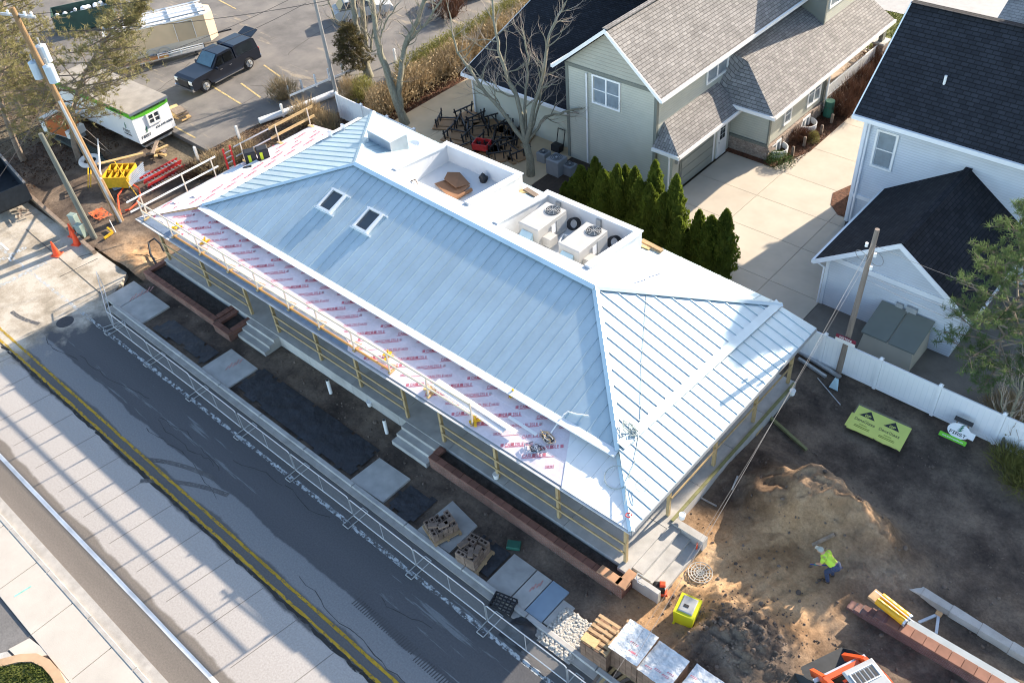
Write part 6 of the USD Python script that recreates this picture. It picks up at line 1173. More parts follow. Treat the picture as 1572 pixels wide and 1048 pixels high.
# temporary fence
m_chain = mat_nodes('chain_link', {'t': ('transparent_bsdf', {}), 'p': ('principled_bsdf', {'base_color': (.45, .47, .5), 'metallic': .6, 'roughness': .4}), 'm': ('mix_closure', {'fac': .13})}, [('t.BSDF', 'm.closure1'), ('p.BSDF', 'm.closure2')], 'm.closure') if True else None
fx = [-37.55, -34.06, -30.57, -27.0, -23.48, -19.95, -16.5, -13.0, -9.5]; FH = 1.13
proto = None
labs = ['chain link fence panel nearest the lot entrance', 'chain link fence panel in front of the pink marked slab', 'chain link fence panel before the long black sheeting, left part', 'chain link fence panel before the long black sheeting, right part', 'chain link fence panel before the slab at the middle stairs', 'chain link fence panel in front of the first block pallet', 'chain link fence panel in front of the second block pallet', 'chain link fence panel by the bluish steel plate', 'chain link fence panel at the rubble bed by the wrapped pallets']
for k, x in enumerate(fx):
    y = 10.45 - .012 * k; grp = 'temporary fence along the road'
    if proto is None:
        proto = thing('fence_panel', labs[0], 'fence panel', (x, y, .01), 0, grp); L = 3.46; m = MB()
        m.tube([(.02, 0, .12), (.02, 0, FH - .06), (.08, 0, FH), (L - .08, 0, FH), (L - .02, 0, FH - .06), (L - .02, 0, .12), (.02, 0, .12)], .021, 6); m.build('frame', m_alu, proto)
        MB().tube([(L / 2, 0, .12), (L / 2, 0, FH)], .014, 5).build('middle_post', m_alu, proto)
        MB().quad((.04, 0, .14), (L - .04, 0, .14), (L - .04, 0, FH - .02), (.04, 0, FH - .02)).build('mesh', m_chain, proto)
        for xx in (.25, -.06): MB().tube([(xx, -.5, .03), (xx, .5, .03)], .02, 5).build('foot', m_grey, proto)
        MB().tube([(-.06, -.5, .03), (.25, -.5, .03)], .02, 5).build('foot', m_grey, proto); MB().tube([(-.06, .5, .03), (.25, .5, .03)], .02, 5).build('foot', m_grey, proto)
    else: copy_of(proto, (x, y, .01), .4 * math.sin(k * 2.1), labs[k])
copy_of(proto, (-37.6, 10.5, .01), 158, 'chain link fence panel folded back at the left end of the row')
# pallets with hollow blocks
m_blk = mat('brown_block', (0.21, 0.15, 0.115), rough=.9, var=.25, scale=5, fine=.15, rnd=.25); m_pal = mat('pallet_wood', (0.40, 0.27, 0.15), rough=.85, var=.25, scale=5, fine=.15, rnd=.15)
def pallet(parent, c, w, d, rz=0, z=0):
    R = rotz(rz)[:2, :2]; P = lambda x, y: (*(R @ V(x, y) + V(*c[:2])), 0)
    for k in range(6): q = P(-w / 2 + w * (k + .5) / 6, 0); MB().cbox((q[0], q[1], z + .1), (w / 6 - .045, d, .022), rz).build('deck_board', m_pal, parent)
    for k in range(3): q = P(0, -d / 2 + .05 + (d - .1) * k / 2); MB().cbox((q[0], q[1], z), (w, .09, .099), rz).build('stringer', m_pal, parent)
def hollow(mb, c, rz, L=.39, w=.19, h=.19):
    R = rotz(rz)[:2, :2]
    def b(x0, x1, y0, y1, z1=h):
        r = [(x0, y0), (x1, y0), (x1, y1), (x0, y1)]; r = [R @ V(*q) + V(*c[:2]) for q in r]; mb.hexa([(*q, c[2]) for q in r], [(*q, c[2] + z1) for q in r])
    t = .045; b(-L / 2, L / 2, -w / 2, -w / 2 + t); b(-L / 2, L / 2, w / 2 - t, w / 2); 
    for x in (-L / 2, -t / 2, L / 2 - t): b(x, x + t, -w / 2 + t, w / 2 - t)
    b(-L / 2 + t, L / 2 - t, -w / 2 + t, w / 2 - t, .02); return mb
def block_pallet(lab, c, rz, layers, nx, ny, seed, name='block_pallet'):
    r = random.Random(seed); t = thing(name, lab, 'pallet', (c[0], c[1], c[2]), rz); pallet(t, (0, 0), 1.1, 1.1)
    for k in range(layers):
        for i in range(nx):
            for j in range(ny):
                if k == layers - 1 and r.random() < .22: continue
                x, y = (i - (nx - 1) / 2) * .405 + r.uniform(-.012, .012), (j - (ny - 1) / 2) * .205 + r.uniform(-.01, .01)
                hollow(MB(), (x, y, .124 + k * .195), r.uniform(-3, 3)).build('block', m_blk, t)
    for i in range(3): MB().cbox((r.uniform(-.35, .35), r.uniform(-.3, .3), .124 + layers * .195), (.39, .19, .1), r.uniform(60, 120)).build('block', m_blk, t)
    return t
q = at(682, 805, .3); block_pallet('pallet of brown hollow blocks on the pale slab, half unstacked', (q[0], q[1] - .15, .075), -18, 2, 2, 5, 1)
q = at(731, 845, .3); block_pallet('fuller pallet of brown hollow blocks right of the pale slab', (q[0], q[1] - .15, .0), 8, 3, 2, 5, 2)
gbx = thing('green_box', 'small dark green plastic box on the soil beside the block pallet', 'box', (*at(789, 838)[:2], 0), 30); MB().cbox((0, 0, 0), (.5, .35, .14), 0, .02).build('box', mat('green_plastic', (0,)), gbx)
for q, lab in (((508, 603), 'upright white drain pipe left of the middle stairs'), ((594, 664), 'upright white drain pipe nearest the middle stairs')):
    b = at(*q); t = thing('drain_pipe', lab, 'pipe', (b[0], b[1], 0)); MB().tube([(0, 0, -.1), (-.03, .02, .75)], .075, 12, False).build('pipe', m_white, t); MB().disc((-.03, .02, .74), .07, .004, 12).build('opening', m_black, t)
bh = thing('black_hose', 'black corrugated hose arching by the left porch corner', 'hose'); MB().tube([at(240, 405, .1), at(231, 390, .3), at(228, 372, .6), at(237, 366, .7), at(246, 374, .5), at(252, 386, .2)], .06, 8).build('hose', m_black, bh)
bc = thing('wire_crate', 'black wire crate lying at the kerb by the steel plate', 'crate', (*at(773, 930)[:2], .02), 15)
m = MB()
for k in range(6): m.bar((-.4 + .16 * k, -.3, .22), (-.4 + .16 * k, .3, .22), .04, .04).bar((-.4, -.3 + .12 * k, .2), (.4, -.3 + .12 * k, .2), .04, .04)
m.build('grid', m_black, bc); 
for x in (-.4, .4): MB().box(x - .02, x + .02, -.3, .3, 0, .22).build('side', m_black, bc)
bs = thing('black_tarp_heap', 'crumpled black tarp heap on the road behind the fence', 'tarp'); v, f = grid_sheet(-.5, .5, -.6, .6, .1, lambda X, Y: .03 + .3 * np.clip(1 - (X / .5) ** 2 - (Y / .6) ** 2, 0, 1) * (.6 + fb(X, Y, 4, 61))); q = at(800, 968); MB().add(v + V(q[0], q[1], 0), f).build('tarp', m_tarp, bs, True)
for q, z, lab in (((925, 843), .02, 'white bucket lid on the soil between planter and porch'), ((568, 622), .05, 'small white cap at the black sheeting edge'), ((762, 733), .6, 'white pail at the porch edge by a post'), ((951, 855), .1, 'white bucket at the porch corner post'), ((1047, 795), .75, 'white bucket on the right stair cheek'), ((1216, 605), .6, 'white bucket on the porch edge at the right side')):
    b = at(*q, z); t = thing('bucket', lab, 'bucket', (b[0], b[1], z)); 
    if z > .03: MB().disc((0, 0, 0), .1, .22, 12, .12).build('pail', m_white, t); MB().ring((0, 0, .22), .12, .012, n=12, k=4).build('rim', m_vinyl, t)
    else: MB().disc((0, 0, 0), .14, .03, 14).build('lid', m_white, t)
# ================================================================ dirt yard at right
def gz(q): return max(0, soil_z(q[0], q[1]))
db = thing('yellow_board_stack', 'bright yellow gypsum sheathing boards lying on the dirt near the fence', 'boards'); m_dens = mat('yellow_green_board', (0.74, 0.78, 0.20), rough=.8, var=.05)
D = [at(*q, .1) for q in ((1319, 622), (1400, 658), (1380, 693), (1299, 655))]
P_ = lambda u, v: D[0] + (D[1] - D[0]) * u + (D[3] - D[0]) * v
tor = [P_(1, 1)[:2]] + [P_(1 - i / 16, 1 - .1 * (i / 16) * 0 - (rng.uniform(0, .05) if 0 < i < 16 else 0))[:2] for i in range(1, 17)]
MB().poly(Polygon([P_(-.03, -.12)[:2], P_(.96, -.12)[:2], P_(.96, .9)[:2], P_(-.03, .9)[:2]]), lambda x, y: .06, .1).build('lower_board', mat('grey_board_edge', (0.22, 0.19, 0.14), var=.15), db)
MB().poly(Polygon([P_(-.05, .35)[:2], P_(.5, .35)[:2], P_(.5, .97)[:2], P_(-.05, .93)[:2]]), lambda x, y: .08, .015).build('board', m_dens, db)
MB().poly(Polygon([P_(0, 0)[:2], P_(1, 0)[:2]] + tor), lambda x, y: .115, .03).build('board', m_dens, db)
X_, Y_ = (D[1] - D[0]) / np.linalg.norm(D[1] - D[0]), (D[0] - D[3]) / np.linalg.norm(D[0] - D[3])
for u in (.24, .70):
    c = P_(u, .42); c[2] = .117; put_text(MB(), 'DensGlass', .15, c - Y_ * .15, X_, Y_, .003, False, .8).build('lettering', m_darkprint, db)
    tri = [c + Y_ * .1 - X_ * .33, c + Y_ * .1 + X_ * .3, c + Y_ * .5 + X_ * .02]; MB().add([p + V(0, 0, 0) for p in tri] + [p + V(0, 0, .003) for p in tri], [[3, 4, 5], [0, 1, 4], [0, 4, 3], [1, 2, 5], [1, 5, 4], [2, 0, 3], [2, 3, 5]]).build('logo_triangle', m_darkprint, db)
    put_text(MB(), 'GP', .13, c + Y_ * .2 + V(0, 0, .004), X_, Y_, .003).build('lettering', m_dens, db)
    for k, (w_, o_) in enumerate(((.3, -.36), (.62, -.47), (.62, -.54))): MB().bar(c - X_ * w_ / 2 + Y_ * o_, c + X_ * w_ / 2 + Y_ * o_, .035, .003).build('small_print', mat('faded_print', (0.28, 0.32, 0.06)), db)
ysg = thing('company_sign', 'green and white oval company sign leaning on the dirt by the fence', 'sign')
o = at(1471, 664, .45); SS = .68; X_ = V(1, .02, 0) * SS; Y_ = V(0, .62, .78) * SS; N_ = np.cross(X_, Y_) / SS ** 2
a = np.arange(28) * 2 * math.pi / 28; el = [o + X_ * .62 * math.cos(t) + Y_ * (.1 + .43 * math.sin(t)) for t in a]; MB().add(el + [p + N_ * .02 for p in el] + [o + Y_ * .1, o + Y_ * .1 + N_ * .02], [[k, (k + 1) % 28, 28 + (k + 1) % 28] for k in range(28)] + [[k, 28 + (k + 1) % 28, 28 + k] for k in range(28)] + [[28 + k, 28 + (k + 1) % 28, 57] for k in range(28)] + [[(k + 1) % 28, k, 56] for k in range(28)]).build('oval_panel', m_white, ysg)
c = o - Y_ * .42 - X_ * .12; MB().hexa([c - X_ * .75 - Y_ * .13, c + X_ * .75 - Y_ * .13, c + X_ * .75 + Y_ * .13, c - X_ * .75 + Y_ * .13], [p + N_ * .03 for p in (c - X_ * .75 - Y_ * .13, c + X_ * .75 - Y_ * .13, c + X_ * .75 + Y_ * .13, c - X_ * .75 + Y_ * .13)]).build('green_strip', mat('bright_green_panel', (0.16, 0.55, 0.03), rough=.5, var=.04), ysg)
put_text(MB(), 'FIRST', .12, o - Y_ * .06 + N_ * .022, X_, Y_, .004, True, 1.3).build('lettering', m_darkprint, ysg); put_text(MB(), 'www.firstcompanies.com', .048, c + N_ * .032, X_, Y_, .003).build('lettering', m_white, ysg)
leaf_mark(o + Y_ * .3 + N_ * .024, X_ / SS, Y_ / SS, .3, m_dkgreenprint, ysg)
MB().hexa([o + X_ * .5 - Y_ * .1 - N_ * .02, o + X_ * .85 - Y_ * .1 - N_ * .02, o + X_ * .85 + Y_ * .3 - N_ * .02, o + X_ * .5 + Y_ * .3 - N_ * .02], [o + X_ * .5 - Y_ * .1, o + X_ * .85 - Y_ * .1, o + X_ * .85 + Y_ * .3, o + X_ * .5 + Y_ * .3]).build('side_panel', m_white, ysg)
c = o + Y_ * .72; MB().hexa([c - X_ * .5 - Y_ * .13, c + X_ * .5 - Y_ * .13, c + X_ * .5 + Y_ * .13, c - X_ * .5 + Y_ * .13], [p + N_ * .02 for p in (c - X_ * .5 - Y_ * .13, c + X_ * .5 - Y_ * .13, c + X_ * .5 + Y_ * .13, c - X_ * .5 + Y_ * .13)]).build('dark_panel', m_black, ysg)
MB().bar(o - V(.3, -.1, .5), o + Y_ * .6 - X_ * .3 - N_ * .03, .06, .05).bar(o - V(-.3, -.1, .5), o + Y_ * .6 + X_ * .3 - N_ * .03, .06, .05).build('leg', m_oldwood, ysg)
for k, (a, b, z, w, mm, nm, cat, lab) in enumerate((((1182, 640), (1238, 690), .08, .12, mat('mossy_board', (0,)), 'timber_beam', 'beam', 'mossy timber beam lying on the dirt at the right porch'), ((1228, 540), (1290, 579), .1, .16, m_steel, 'metal_channel', 'channel', 'long grey metal channel lying behind the right roof corner'), ((1226, 550), (1268, 578), .1, .12, m_steel, 'metal_channel', 'channel', 'shorter grey metal channel next to the long one'), ((1255, 580), (1290, 621), .06, .03, m_steel, 'steel_rod', 'rod', 'thin steel rod lying on the dirt by the roof corner'),
        ((1160, 668), (1171, 653), .06, .08, m_wood, 'wood_offcut', 'offcut', 'short pale wood offcut at the porch edge'), ((1123, 757), (1131, 740), .05, .06, m_grey, 'steel_stake', 'stake', 'short grey stake in the dirt below the porch'), ((1074, 763), (1100, 777), .05, .05, m_steel, 'steel_rod', 'rod', 'pale steel rod lying by the right stairs'), ((1245, 845), (1275, 842), .1, .1, m_oldwood, 'wood_offcut', 'offcut', 'dark wood offcut lying on the sunlit dirt'))):
    t = thing(nm, lab, cat); A, B = at(*a, z), at(*b, z); A[2] = gz(A) + z; B[2] = gz(B) + z; MB().bar(A, B, w, min(w, .1)).build(nm.split('_')[-1], mm, t)
st_ = thing('orange_stake', 'orange survey stake standing in the dirt near the stairs', 'stake'); q = at(1069, 847); MB().bar((q[0], q[1], 0), (q[0], q[1], .55), .07, .03).build('stake', m_orange, st_)
bm = thing('blue_white_bag', 'blue and white bag standing on the dirt by the metal channels', 'bag'); q = at(1279, 597); MB().mesh(hull([(q[0] - .2, q[1], 0), (q[0] + .2, q[1], 0), (q[0], q[1] + .25, 0), (q[0] - .05, q[1] + .05, .6), (q[0] + .1, q[1] + .1, .55)])).build('sack', mat('blue_white_hood', (0,)), bm)
sw_ = thing('round_grate', 'round pale spiral drain grate on the sunlit dirt', 'drain cover'); q = at(1075, 878, .1); m = MB(); h_ = gz(q) + .06
for r in (.12, .22, .32, .42): m.ring((q[0], q[1], h_), r, .018, n=22, k=5)
for k in range(6): a = k * math.pi / 6; m.bar((q[0] - .42 * math.cos(a), q[1] - .42 * math.sin(a), h_), (q[0] + .42 * math.cos(a), q[1] + .42 * math.sin(a), h_), .02, .03)
m.build('grid', mat('pale_iron', (0.45, 0.43, 0.38), rough=.6), sw_)
# yellow heater and small machine
yb = thing('yellow_generator', 'small yellow box shaped generator with grey lid on the sunlit dirt', 'generator', (*at(1054, 948)[:2], .03), 12)
MB().hexa([(-.32, -.38, .08), (.32, -.38, .08), (.32, .38, .08), (-.32, .38, .08)], [(-.36, -.4, .72), (.36, -.4, .72), (.36, .4, .72), (-.36, .4, .72)]).build('housing', mat('bright_yellow', (0.62, 0.60, 0.02), rough=.4, var=.05), yb); MB().cbox((0, .02, .721), (.5, .62, .05), 0, .03).build('lid', m_grey, yb); MB().box(-.12, .05, -.1, .0, .772, .785).build('vent', m_black, yb)
for x in (-.3, .3): MB().bar((x, -.45, .05), (x, .45, .05), .07, .1).build('skid', mat('bright_yellow', (0,)), yb)
mx = thing('cement_mixer', 'orange and black plate compactor beside the tan capstones', 'compactor', (*at(1012, 908)[:2], .05), 35)
MB().cbox((0, 0, 0), (.55, .42, .1), 0, .03).build('base_plate', m_orange, mx); MB().cbox((0, 0, .1), (.36, .32, .3), 0, .05).build('engine', m_black, mx); MB().cbox((.1, 0, .4), (.2, .2, .1), 0, .03).build('fuel_tank', m_orange, mx)
m = MB(); m.tube([(-.2, -.16, .2), (-.75, -.18, .75), (-.8, 0, .8), (-.75, .18, .75), (-.2, .16, .2)], .02, 6); m.build('handle', m_alu, mx)
# pallets at the bottom
m_wrap = mat('plastic_wrap', (0.56, 0.60, 0.62), rough=.15, var=.25, scale=4, bump=.05, bscale=7, spec=.8); m_blk2 = mat('brown_brick', (0.235, 0.15, 0.105), rough=.9, var=.2, scale=5, rnd=.2)
def brick_cube(lab, q, rz, w, d, h, wrap, name='brick_pallet'):
    b = at(*q, h / 2); t = thing(name, lab, 'pallet', (b[0], b[1], .02), rz); pallet(t, (0, 0), w, d); nz = int((h - .12) / .2); ny = int(d / .2)
    for k in range(nz):
        for j in range(ny):
            for x, s in ((-w / 2 + .1, 1), (w / 2 - .1, -1)): MB().cbox((x, -d / 2 + (j + .5) * d / ny, .125 + k * .2), (.19, d / ny - .012, .19), rng.uniform(-2, 2)).build('block', m_blk2, t)
        for j in range(int((w - .4) / .2)): 
            for y in (-d / 2 + .1, d / 2 - .1): MB().cbox((-w / 2 + .2 + (j + .5) * (w - .4) / int((w - .4) / .2), y, .125 + k * .2), ((w - .4) / int((w - .4) / .2) - .012, .19, .19), rng.uniform(-2, 2)).build('block', m_blk2, t)
    MB().box(-w / 2 + .2, w / 2 - .2, -d / 2 + .2, d / 2 - .2, .125, .12 + nz * .2).build('core', m_blk2, t); zt = .125 + nz * .2
    if wrap:
        v, f = grid_sheet(-w / 2 - .02, w / 2 + .02, -d / 2 - .02, d / 2 + .02, .06, lambda X, Y: zt + .03 + .09 * np.abs(fb(X, Y, 4, int(w * 100) + 3)) + .02 * fb(X, Y, 12, 5)); MB().add(v, f).build('wrapping', m_wrap, t, True)
        for k in range(4):
            x, y = rng.uniform(-w / 3, w / 3), rng.uniform(-d / 3, d / 3); m = MB()
            for j in range(4): m.bar((x - .1 + .06 * j, y - .03, zt + .13), (x - .07 + .06 * j, y + .04, zt + .13), .025, .004)
            m.build('red_marking', m_print, t)
    return t, zt
t, zt = brick_cube('pallet of brown bricks with an empty wooden pallet lying on top', (926, 988), 3, 1.0, 1.15, .95, False)
for k in range(6): MB().cbox((0, -.5 + .2 * k, zt + .12), (1.0, .11, .025), 0).build('deck_board', m_pal, t)
for x in (-.45, 0, .45): MB().cbox((x, 0, zt + .02), (.09, 1.1, .1), 0).build('stringer', m_pal, t)
MB().cbox((-.2, -.42, zt + .15), (.55, .3, .04), 0).build('loose_board', m_wood, t)
t, zt = brick_cube('tall plastic wrapped brick pallet beside the upright wooden pallet', (972, 1000), 2, 1.05, 1.2, 1.15, True)
lpz = thing('upright_pallet', 'wooden pallet standing on edge between two brick pallets', 'pallet'); A, B = at(934, 1003, .6), at(967, 968, .6)
for k in range(5): MB().bar(V(A[0], A[1], .15 + .24 * k), V(B[0], B[1], .15 + .24 * k), .05, .14).build('deck_board', m_pal, lpz)
for u in (0.05, .5, .95): c = A * (1 - u) + B * u; MB().bar(V(c[0] - .06, c[1], .02), V(c[0] - .06, c[1], 1.25), .09, .05).build('stringer', m_pal, lpz)
brick_cube('plastic wrapped brick pallet nearest the bottom edge', (1017, 1032), 0, 1.1, 1.2, 1.0, True); brick_cube('plastic wrapped brick pallet cut by the bottom edge of the yard', (1075, 1062), 0, 1.0, 1.1, .9, True)
sp_ = thing('loose_planks', 'loose weathered planks on the ground before the brick pallets', 'planks')
for k in range(5): MB().bar(at(905 + 12 * k, 1055 - 2 * k, .05), at(940 + 14 * k, 1010 + 4 * k, .07), .1, .04).build('plank', m_wood if k % 2 else m_oldwood, sp_)
# brick retaining wall and kerbs on the right
bw = thing('brick_retaining_wall', 'low purple red brick wall with a stepped unfinished end', 'wall'); m_pb = brickmat('purple_brick', (0.20, 0.105, 0.095), (0.15, 0.08, 0.075), (0.20, 0.16, 0.15), .2, .075, (math.pi / 2, 0, 0), msize=.008); m_pbc = mat('purple_brick_unit', (0.21, 0.12, 0.10), rough=.9, var=.2, scale=6, rnd=.2)
y0, y1 = 18.35, 18.72
for k in range(6): MB().box(-4.1 + .22 * k, 8, y0, y1, -.1 + .085 * k, -.1 + .085 * (k + 1) - .001).build('brick_course', m_pb, bw)
for k in range(6):
    for y in (y0 + .1, y1 - .1): MB().cbox((-4.18 + .22 * k + rng.uniform(-.03, .03), y, -.1 + .085 * k), (.2, .17, .08), rng.uniform(-6, 6)).build('brick', m_pbc, bw)
x = -2.8
while x < 4: MB().cbox((x + .2, (y0 + y1) / 2, .411), (.39, .4, .06), 0, .01).build('cap_brick', mat('rust_cap', (0.22, 0.11, 0.075), rough=.85, var=.2, rnd=.12), bw); x += .4
MB().box(-3.2, 8, y1 + .01, y1 + .3, -.1, .40).build('concrete_backing', mat('blue_grey_concrete', (0.30, 0.34, 0.36), rough=.9, var=.12, fine=.06), bw)
kr = thing('concrete_kerb', 'pale concrete kerb with a flared end in the dirt yard', 'kerb'); A, B = at(1374, 884, .1), at(1600, 1022, .1)
for k in range(5): 
    u0, u1 = k / 5, (k + 1) / 5 - .002; a, b = A + (B - A) * u0, A + (B - A) * u1; w0, w1 = (.62, .34) if k == 0 else (.34, .30); h0 = .02 if k == 0 else .16
    MB().hexa([(a[0], a[1] - w0 * .5, -.1), (b[0], b[1] - w1 * .5, -.1), (b[0], b[1] + w1 * .5, -.1), (a[0], a[1] + w0 * .5, -.1)], [(a[0], a[1] - w0 * .45, h0 + .05), (b[0], b[1] - w1 * .4, .2), (b[0], b[1] + w1 * .5, .2), (a[0], a[1] + w0 * .5, h0 + .05)]).build('kerb_length', m_conc, kr)
yt = thing('yellow_tubes', 'pair of bright yellow tubes with black mouths lying on the brick wall', 'tubes'); A, B = at(1350, 918, .62), at(1392, 951, .62); d = (B - A); s = np.cross(d, V(0, 0, 1)); s /= np.linalg.norm(s); m_yt = mat('amber_plastic', (0.70, 0.38, 0.02), rough=.35, var=.1)
for q in (-.13, .13): tb_ = MB().tube([A + s * q + d * u for u in np.linspace(0, 1, 9)], [.12, .125, .12, .125, .12, .125, .12, .13, .125], 12).build('tube', m_yt, yt); MB().tube([A + s * q + d * .99, A + s * q + d * 1.06], .13, 12).build('collar', m_alu, tb_); MB().tube([A + s * q + d * 1.0, A + s * q + d * 1.065], .1, 12).build('mouth', m_black, tb_)
MB().bar(A - d * .28 - V(0, 0, .05), A + V(0, 0, -.05), .42, .12).build('crate', m_pal, yt); MB().tube([A - d * .2 + V(0, 0, .2), B + d * .22 + V(0, 0, .16)], .018, 6).build('rod', m_white, yt)
lv = thing('digging_tool', 'blue handled digging bar lying in the trench right of the worker', 'tool'); MB().tube([at(1320, 872, .3), at(1366, 892, .15)], .025, 6).build('handle', mat('blue_handle', (0.02, 0.06, 0.30), rough=.4), lv); MB().box(*[c for p in zip(at(1366, 892) - .07, at(1366, 892) + .07) for c in p][:4], .0, .2).build('head', m_black, lv)
tl = thing('corner_brace', 'white folding brace standing on the dirt beside the yellow tubes', 'brace'); a = at(1441, 942, .25); MB().bar(a, at(1410, 955, .1), .09, .06).build('arm', m_steel, tl); MB().bar(a, at(1437, 972, .1), .09, .06).build('arm', m_steel, tl); MB().cbox((a[0], a[1], .22), (.2, .14, .1)).build('hinge', m_ply, tl)
ws = thing('white_stake', 'white stake leaning in the soil lump right of the worker', 'stake'); MB().tube([at(1315, 860, .1), at(1320, 844, .5)], .03, 6).build('rod', m_white, ws)
# compact loader
m_kub = mat('loader_orange', (0.62, 0.085, 0.02), rough=.35, var=.08, spec=.5)
kl = thing('compact_loader', 'orange compact track loader with grey roof and raised black bucket', 'loader', (-3.6, 15.9, .05), 155)
kx = -1.65
MB().mesh(hull([(kx - 1.2, y, z) for y in (-.45, .45) for z in (.35, 1.3)] + [(kx + .75, y, z) for y in (-.45, .45) for z in (.35, .8)] + [(kx - 1.3, y, .9) for y in (-.4, .4)])).build('chassis', m_grey, kl)
cb_ = MB().mesh(hull([(kx - .45, y, z) for y in (-.46, .46) for z in (.8, 1.98)] + [(kx + .7, y, z) for y in (-.46, .46) for z in (.8, 1.2)] + [(kx + .45, y, 1.96) for y in (-.46, .46)])).build('cab', m_dkglass, kl)
MB().cbox((kx, 0, 1.99), (1.25, 1.05, .1), 0, .04).build('roof', mat('loader_grey', (0.34, 0.36, 0.37), rough=.5, var=.08), kl); m = MB()
for k in range(5): m.box(kx + .1 + .0 * k, kx + .42, -.34 + .15 * k, -.24 + .15 * k, 2.091, 2.10)
m.build('roof_vent', m_dk, kl); m = MB()
for a in ((kx + .05, kx + .47, -.4, -.38), (kx + .05, kx + .47, .4, .42), (kx + .05, kx + .07, -.38, .4), (kx + .45, kx + .47, -.38, .4)): m.box(*a, 2.09, 2.12)
m.build('vent_frame', m_white, kl)
for s in (-1, 1):
    am = MB(); pts = [(kx - 1.15, s * .72, 1.55), (kx + .2, s * .72, 1.5), (kx + .95, s * .72, 1.2), (kx + 1.55, s * .6, .5)]
    for a, b, w in zip(pts, pts[1:], (.26, .24, .22)): am.bar(a, b, .14, w)
    am.build('lift_arm', m_kub, kl); MB().bar((kx - .9, s * .62, .8), (kx + .5, s * .66, 1.35), .09, .09).build('hydraulic_ram', m_chrome, kl)
    MB().mesh(hull([(kx + x, s * y, z) for x, z in ((-1.2, .1), (-1.3, .45), (-1.0, .75), (.6, .75), (.85, .45), (.75, .1)) for y in (.5, .85)])).build('track', m_rubber, kl)
    MB().box(kx - 1.1, kx + .6, s * .68 - .2, s * .68 + .2, .76, 1.0).build('fender', m_kub, kl)
MB().bar((kx + 1.0, -.6, 1.05), (kx + 1.0, .6, 1.05), .16, .16).build('cross_tube', m_kub, kl)
bk_ = MB(); prism(bk_, [(-.55, .95), (-.6, .4), (-.45, .1), (.35, .02), (.36, .06), (-.38, .16), (-.52, .42), (-.48, .95)], -.95, .95); bk_.build('bucket', m_dk, kl)
for s in (-1, 1): MB().hexa([(-.55, s * .95, .1), (.35, s * .95, .02), (.35, s * .98, .02), (-.55, s * .98, .1)], [(-.55, s * .95, .93), (-.1, s * .95, .6), (-.1, s * .98, .6), (-.55, s * .98, .93)]).build('bucket_side', m_dk, kl)
MB().bar((-.52, -.95, .96), (-.52, .95, .96), .12, .06).build('bucket_lip', m_steel, kl); MB().box(-.72, -.6, -.5, .5, .35, .9).build('coupler', m_black, kl); MB().box(-.5, -.35, -.8, -.68, .55, .62).build('sticker', m_white, kl)
# ---- worker
def limb(chain):
    import manifold3d as mf
    out = mf.Manifold()
    for (a, ra), (b, rb) in chain: out = out + mf.Manifold.batch_hull([mf.Manifold.sphere(ra, 14).translate(list(map(float, a))), mf.Manifold.sphere(rb, 14).translate(list(map(float, b)))])
    o = out.to_mesh(); m = trimesh.Trimesh(o.vert_properties[:, :3], o.tri_verts); m = m.subdivide_to_size(.06) if len(m.faces) < 3000 else m; m.merge_vertices(); trimesh.smoothing.filter_taubin(m, iterations=8); return m
wk = thing('person', 'worker in a lime hi-vis shirt bent over a shovel in the dirt', 'person')
ft_ = at(1280, 893); hp_ = at(1283, 869, .98); sh = at(1268, 853, 1.22); hd = sh + (sh - hp_) / np.linalg.norm(sh - hp_) * .26 + V(0, 0, .02); fw = sh - hp_; fw[2] = 0; fw /= np.linalg.norm(fw); sd = np.cross(V(0, 0, 1), fw)
g0 = gz(ft_); ft_ = hp_ * V(1, 1, 0) + fw * .08 + V(0, 0, g0 + .06)
hand1, hand2 = sh + fw * .22 - V(0, 0, .5) + sd * .12, sh - V(0, 0, .55) - fw * .12 - sd * .22
skin = mat('skin', (0.45, 0.26, 0.18), rough=.6, var=.05); lime = mat('lime_shirt', (0.42, 0.62, 0.06), rough=.8, var=.06); jean = mat('blue_jeans', (0.035, 0.05, 0.10), rough=.9, var=.2, scale=8)
chest = sh - V(0, 0, .04); ch = []
for s in (-1, 1):
    kn = ft_ + sd * s * .15 + fw * .12 + V(0, 0, .46); hpj = hp_ + sd * s * .1; ank = ft_ + sd * s * .17
    ch += [((hpj, .105), (kn, .075)), ((kn, .07), (ank, .05)), ((ank, .05), (ank + fw * .16 - V(0, 0, .02), .04))]
    shj = sh + sd * s * .19; hn = hand1 if s > 0 else hand2; el_ = (shj + hn) / 2 - fw * .08 + sd * s * .06
    ch += [((shj, .062), (el_, .05)), ((el_, .048), (hn, .034)), ((sh, .12), (shj, .07))]
ch += [((hp_, .15), ((hp_ + chest) / 2, .155)), (((hp_ + chest) / 2, .155), (chest, .16)), ((chest, .1), (hd, .06)), ((hd, .098), (hd + fw * .03 - V(0, 0, .05), .085)), ((hd + fw * .1, .02), (hd + fw * .1 - V(0, 0, .03), .02))]
MB().mesh(limb(ch)).build('body', skin, wk, True)
tor = [((hp_ + fw * .05, .165), ((hp_ + chest) / 2, .17)), (((hp_ + chest) / 2, .17), (chest, .172))] + [((chest, .12), (sh + sd * s * .19, .085)) for s in (-1, 1)] + [((sh + sd * s * .19, .08), ((sh + sd * s * .19) * .6 + ((sh + sd * s * .19 + (hand1 if s > 0 else hand2)) / 2 - fw * .08 + sd * s * .06) * .4, .072)) for s in (-1, 1)]
MB().mesh(limb(tor)).build('shirt', lime, wk, True)
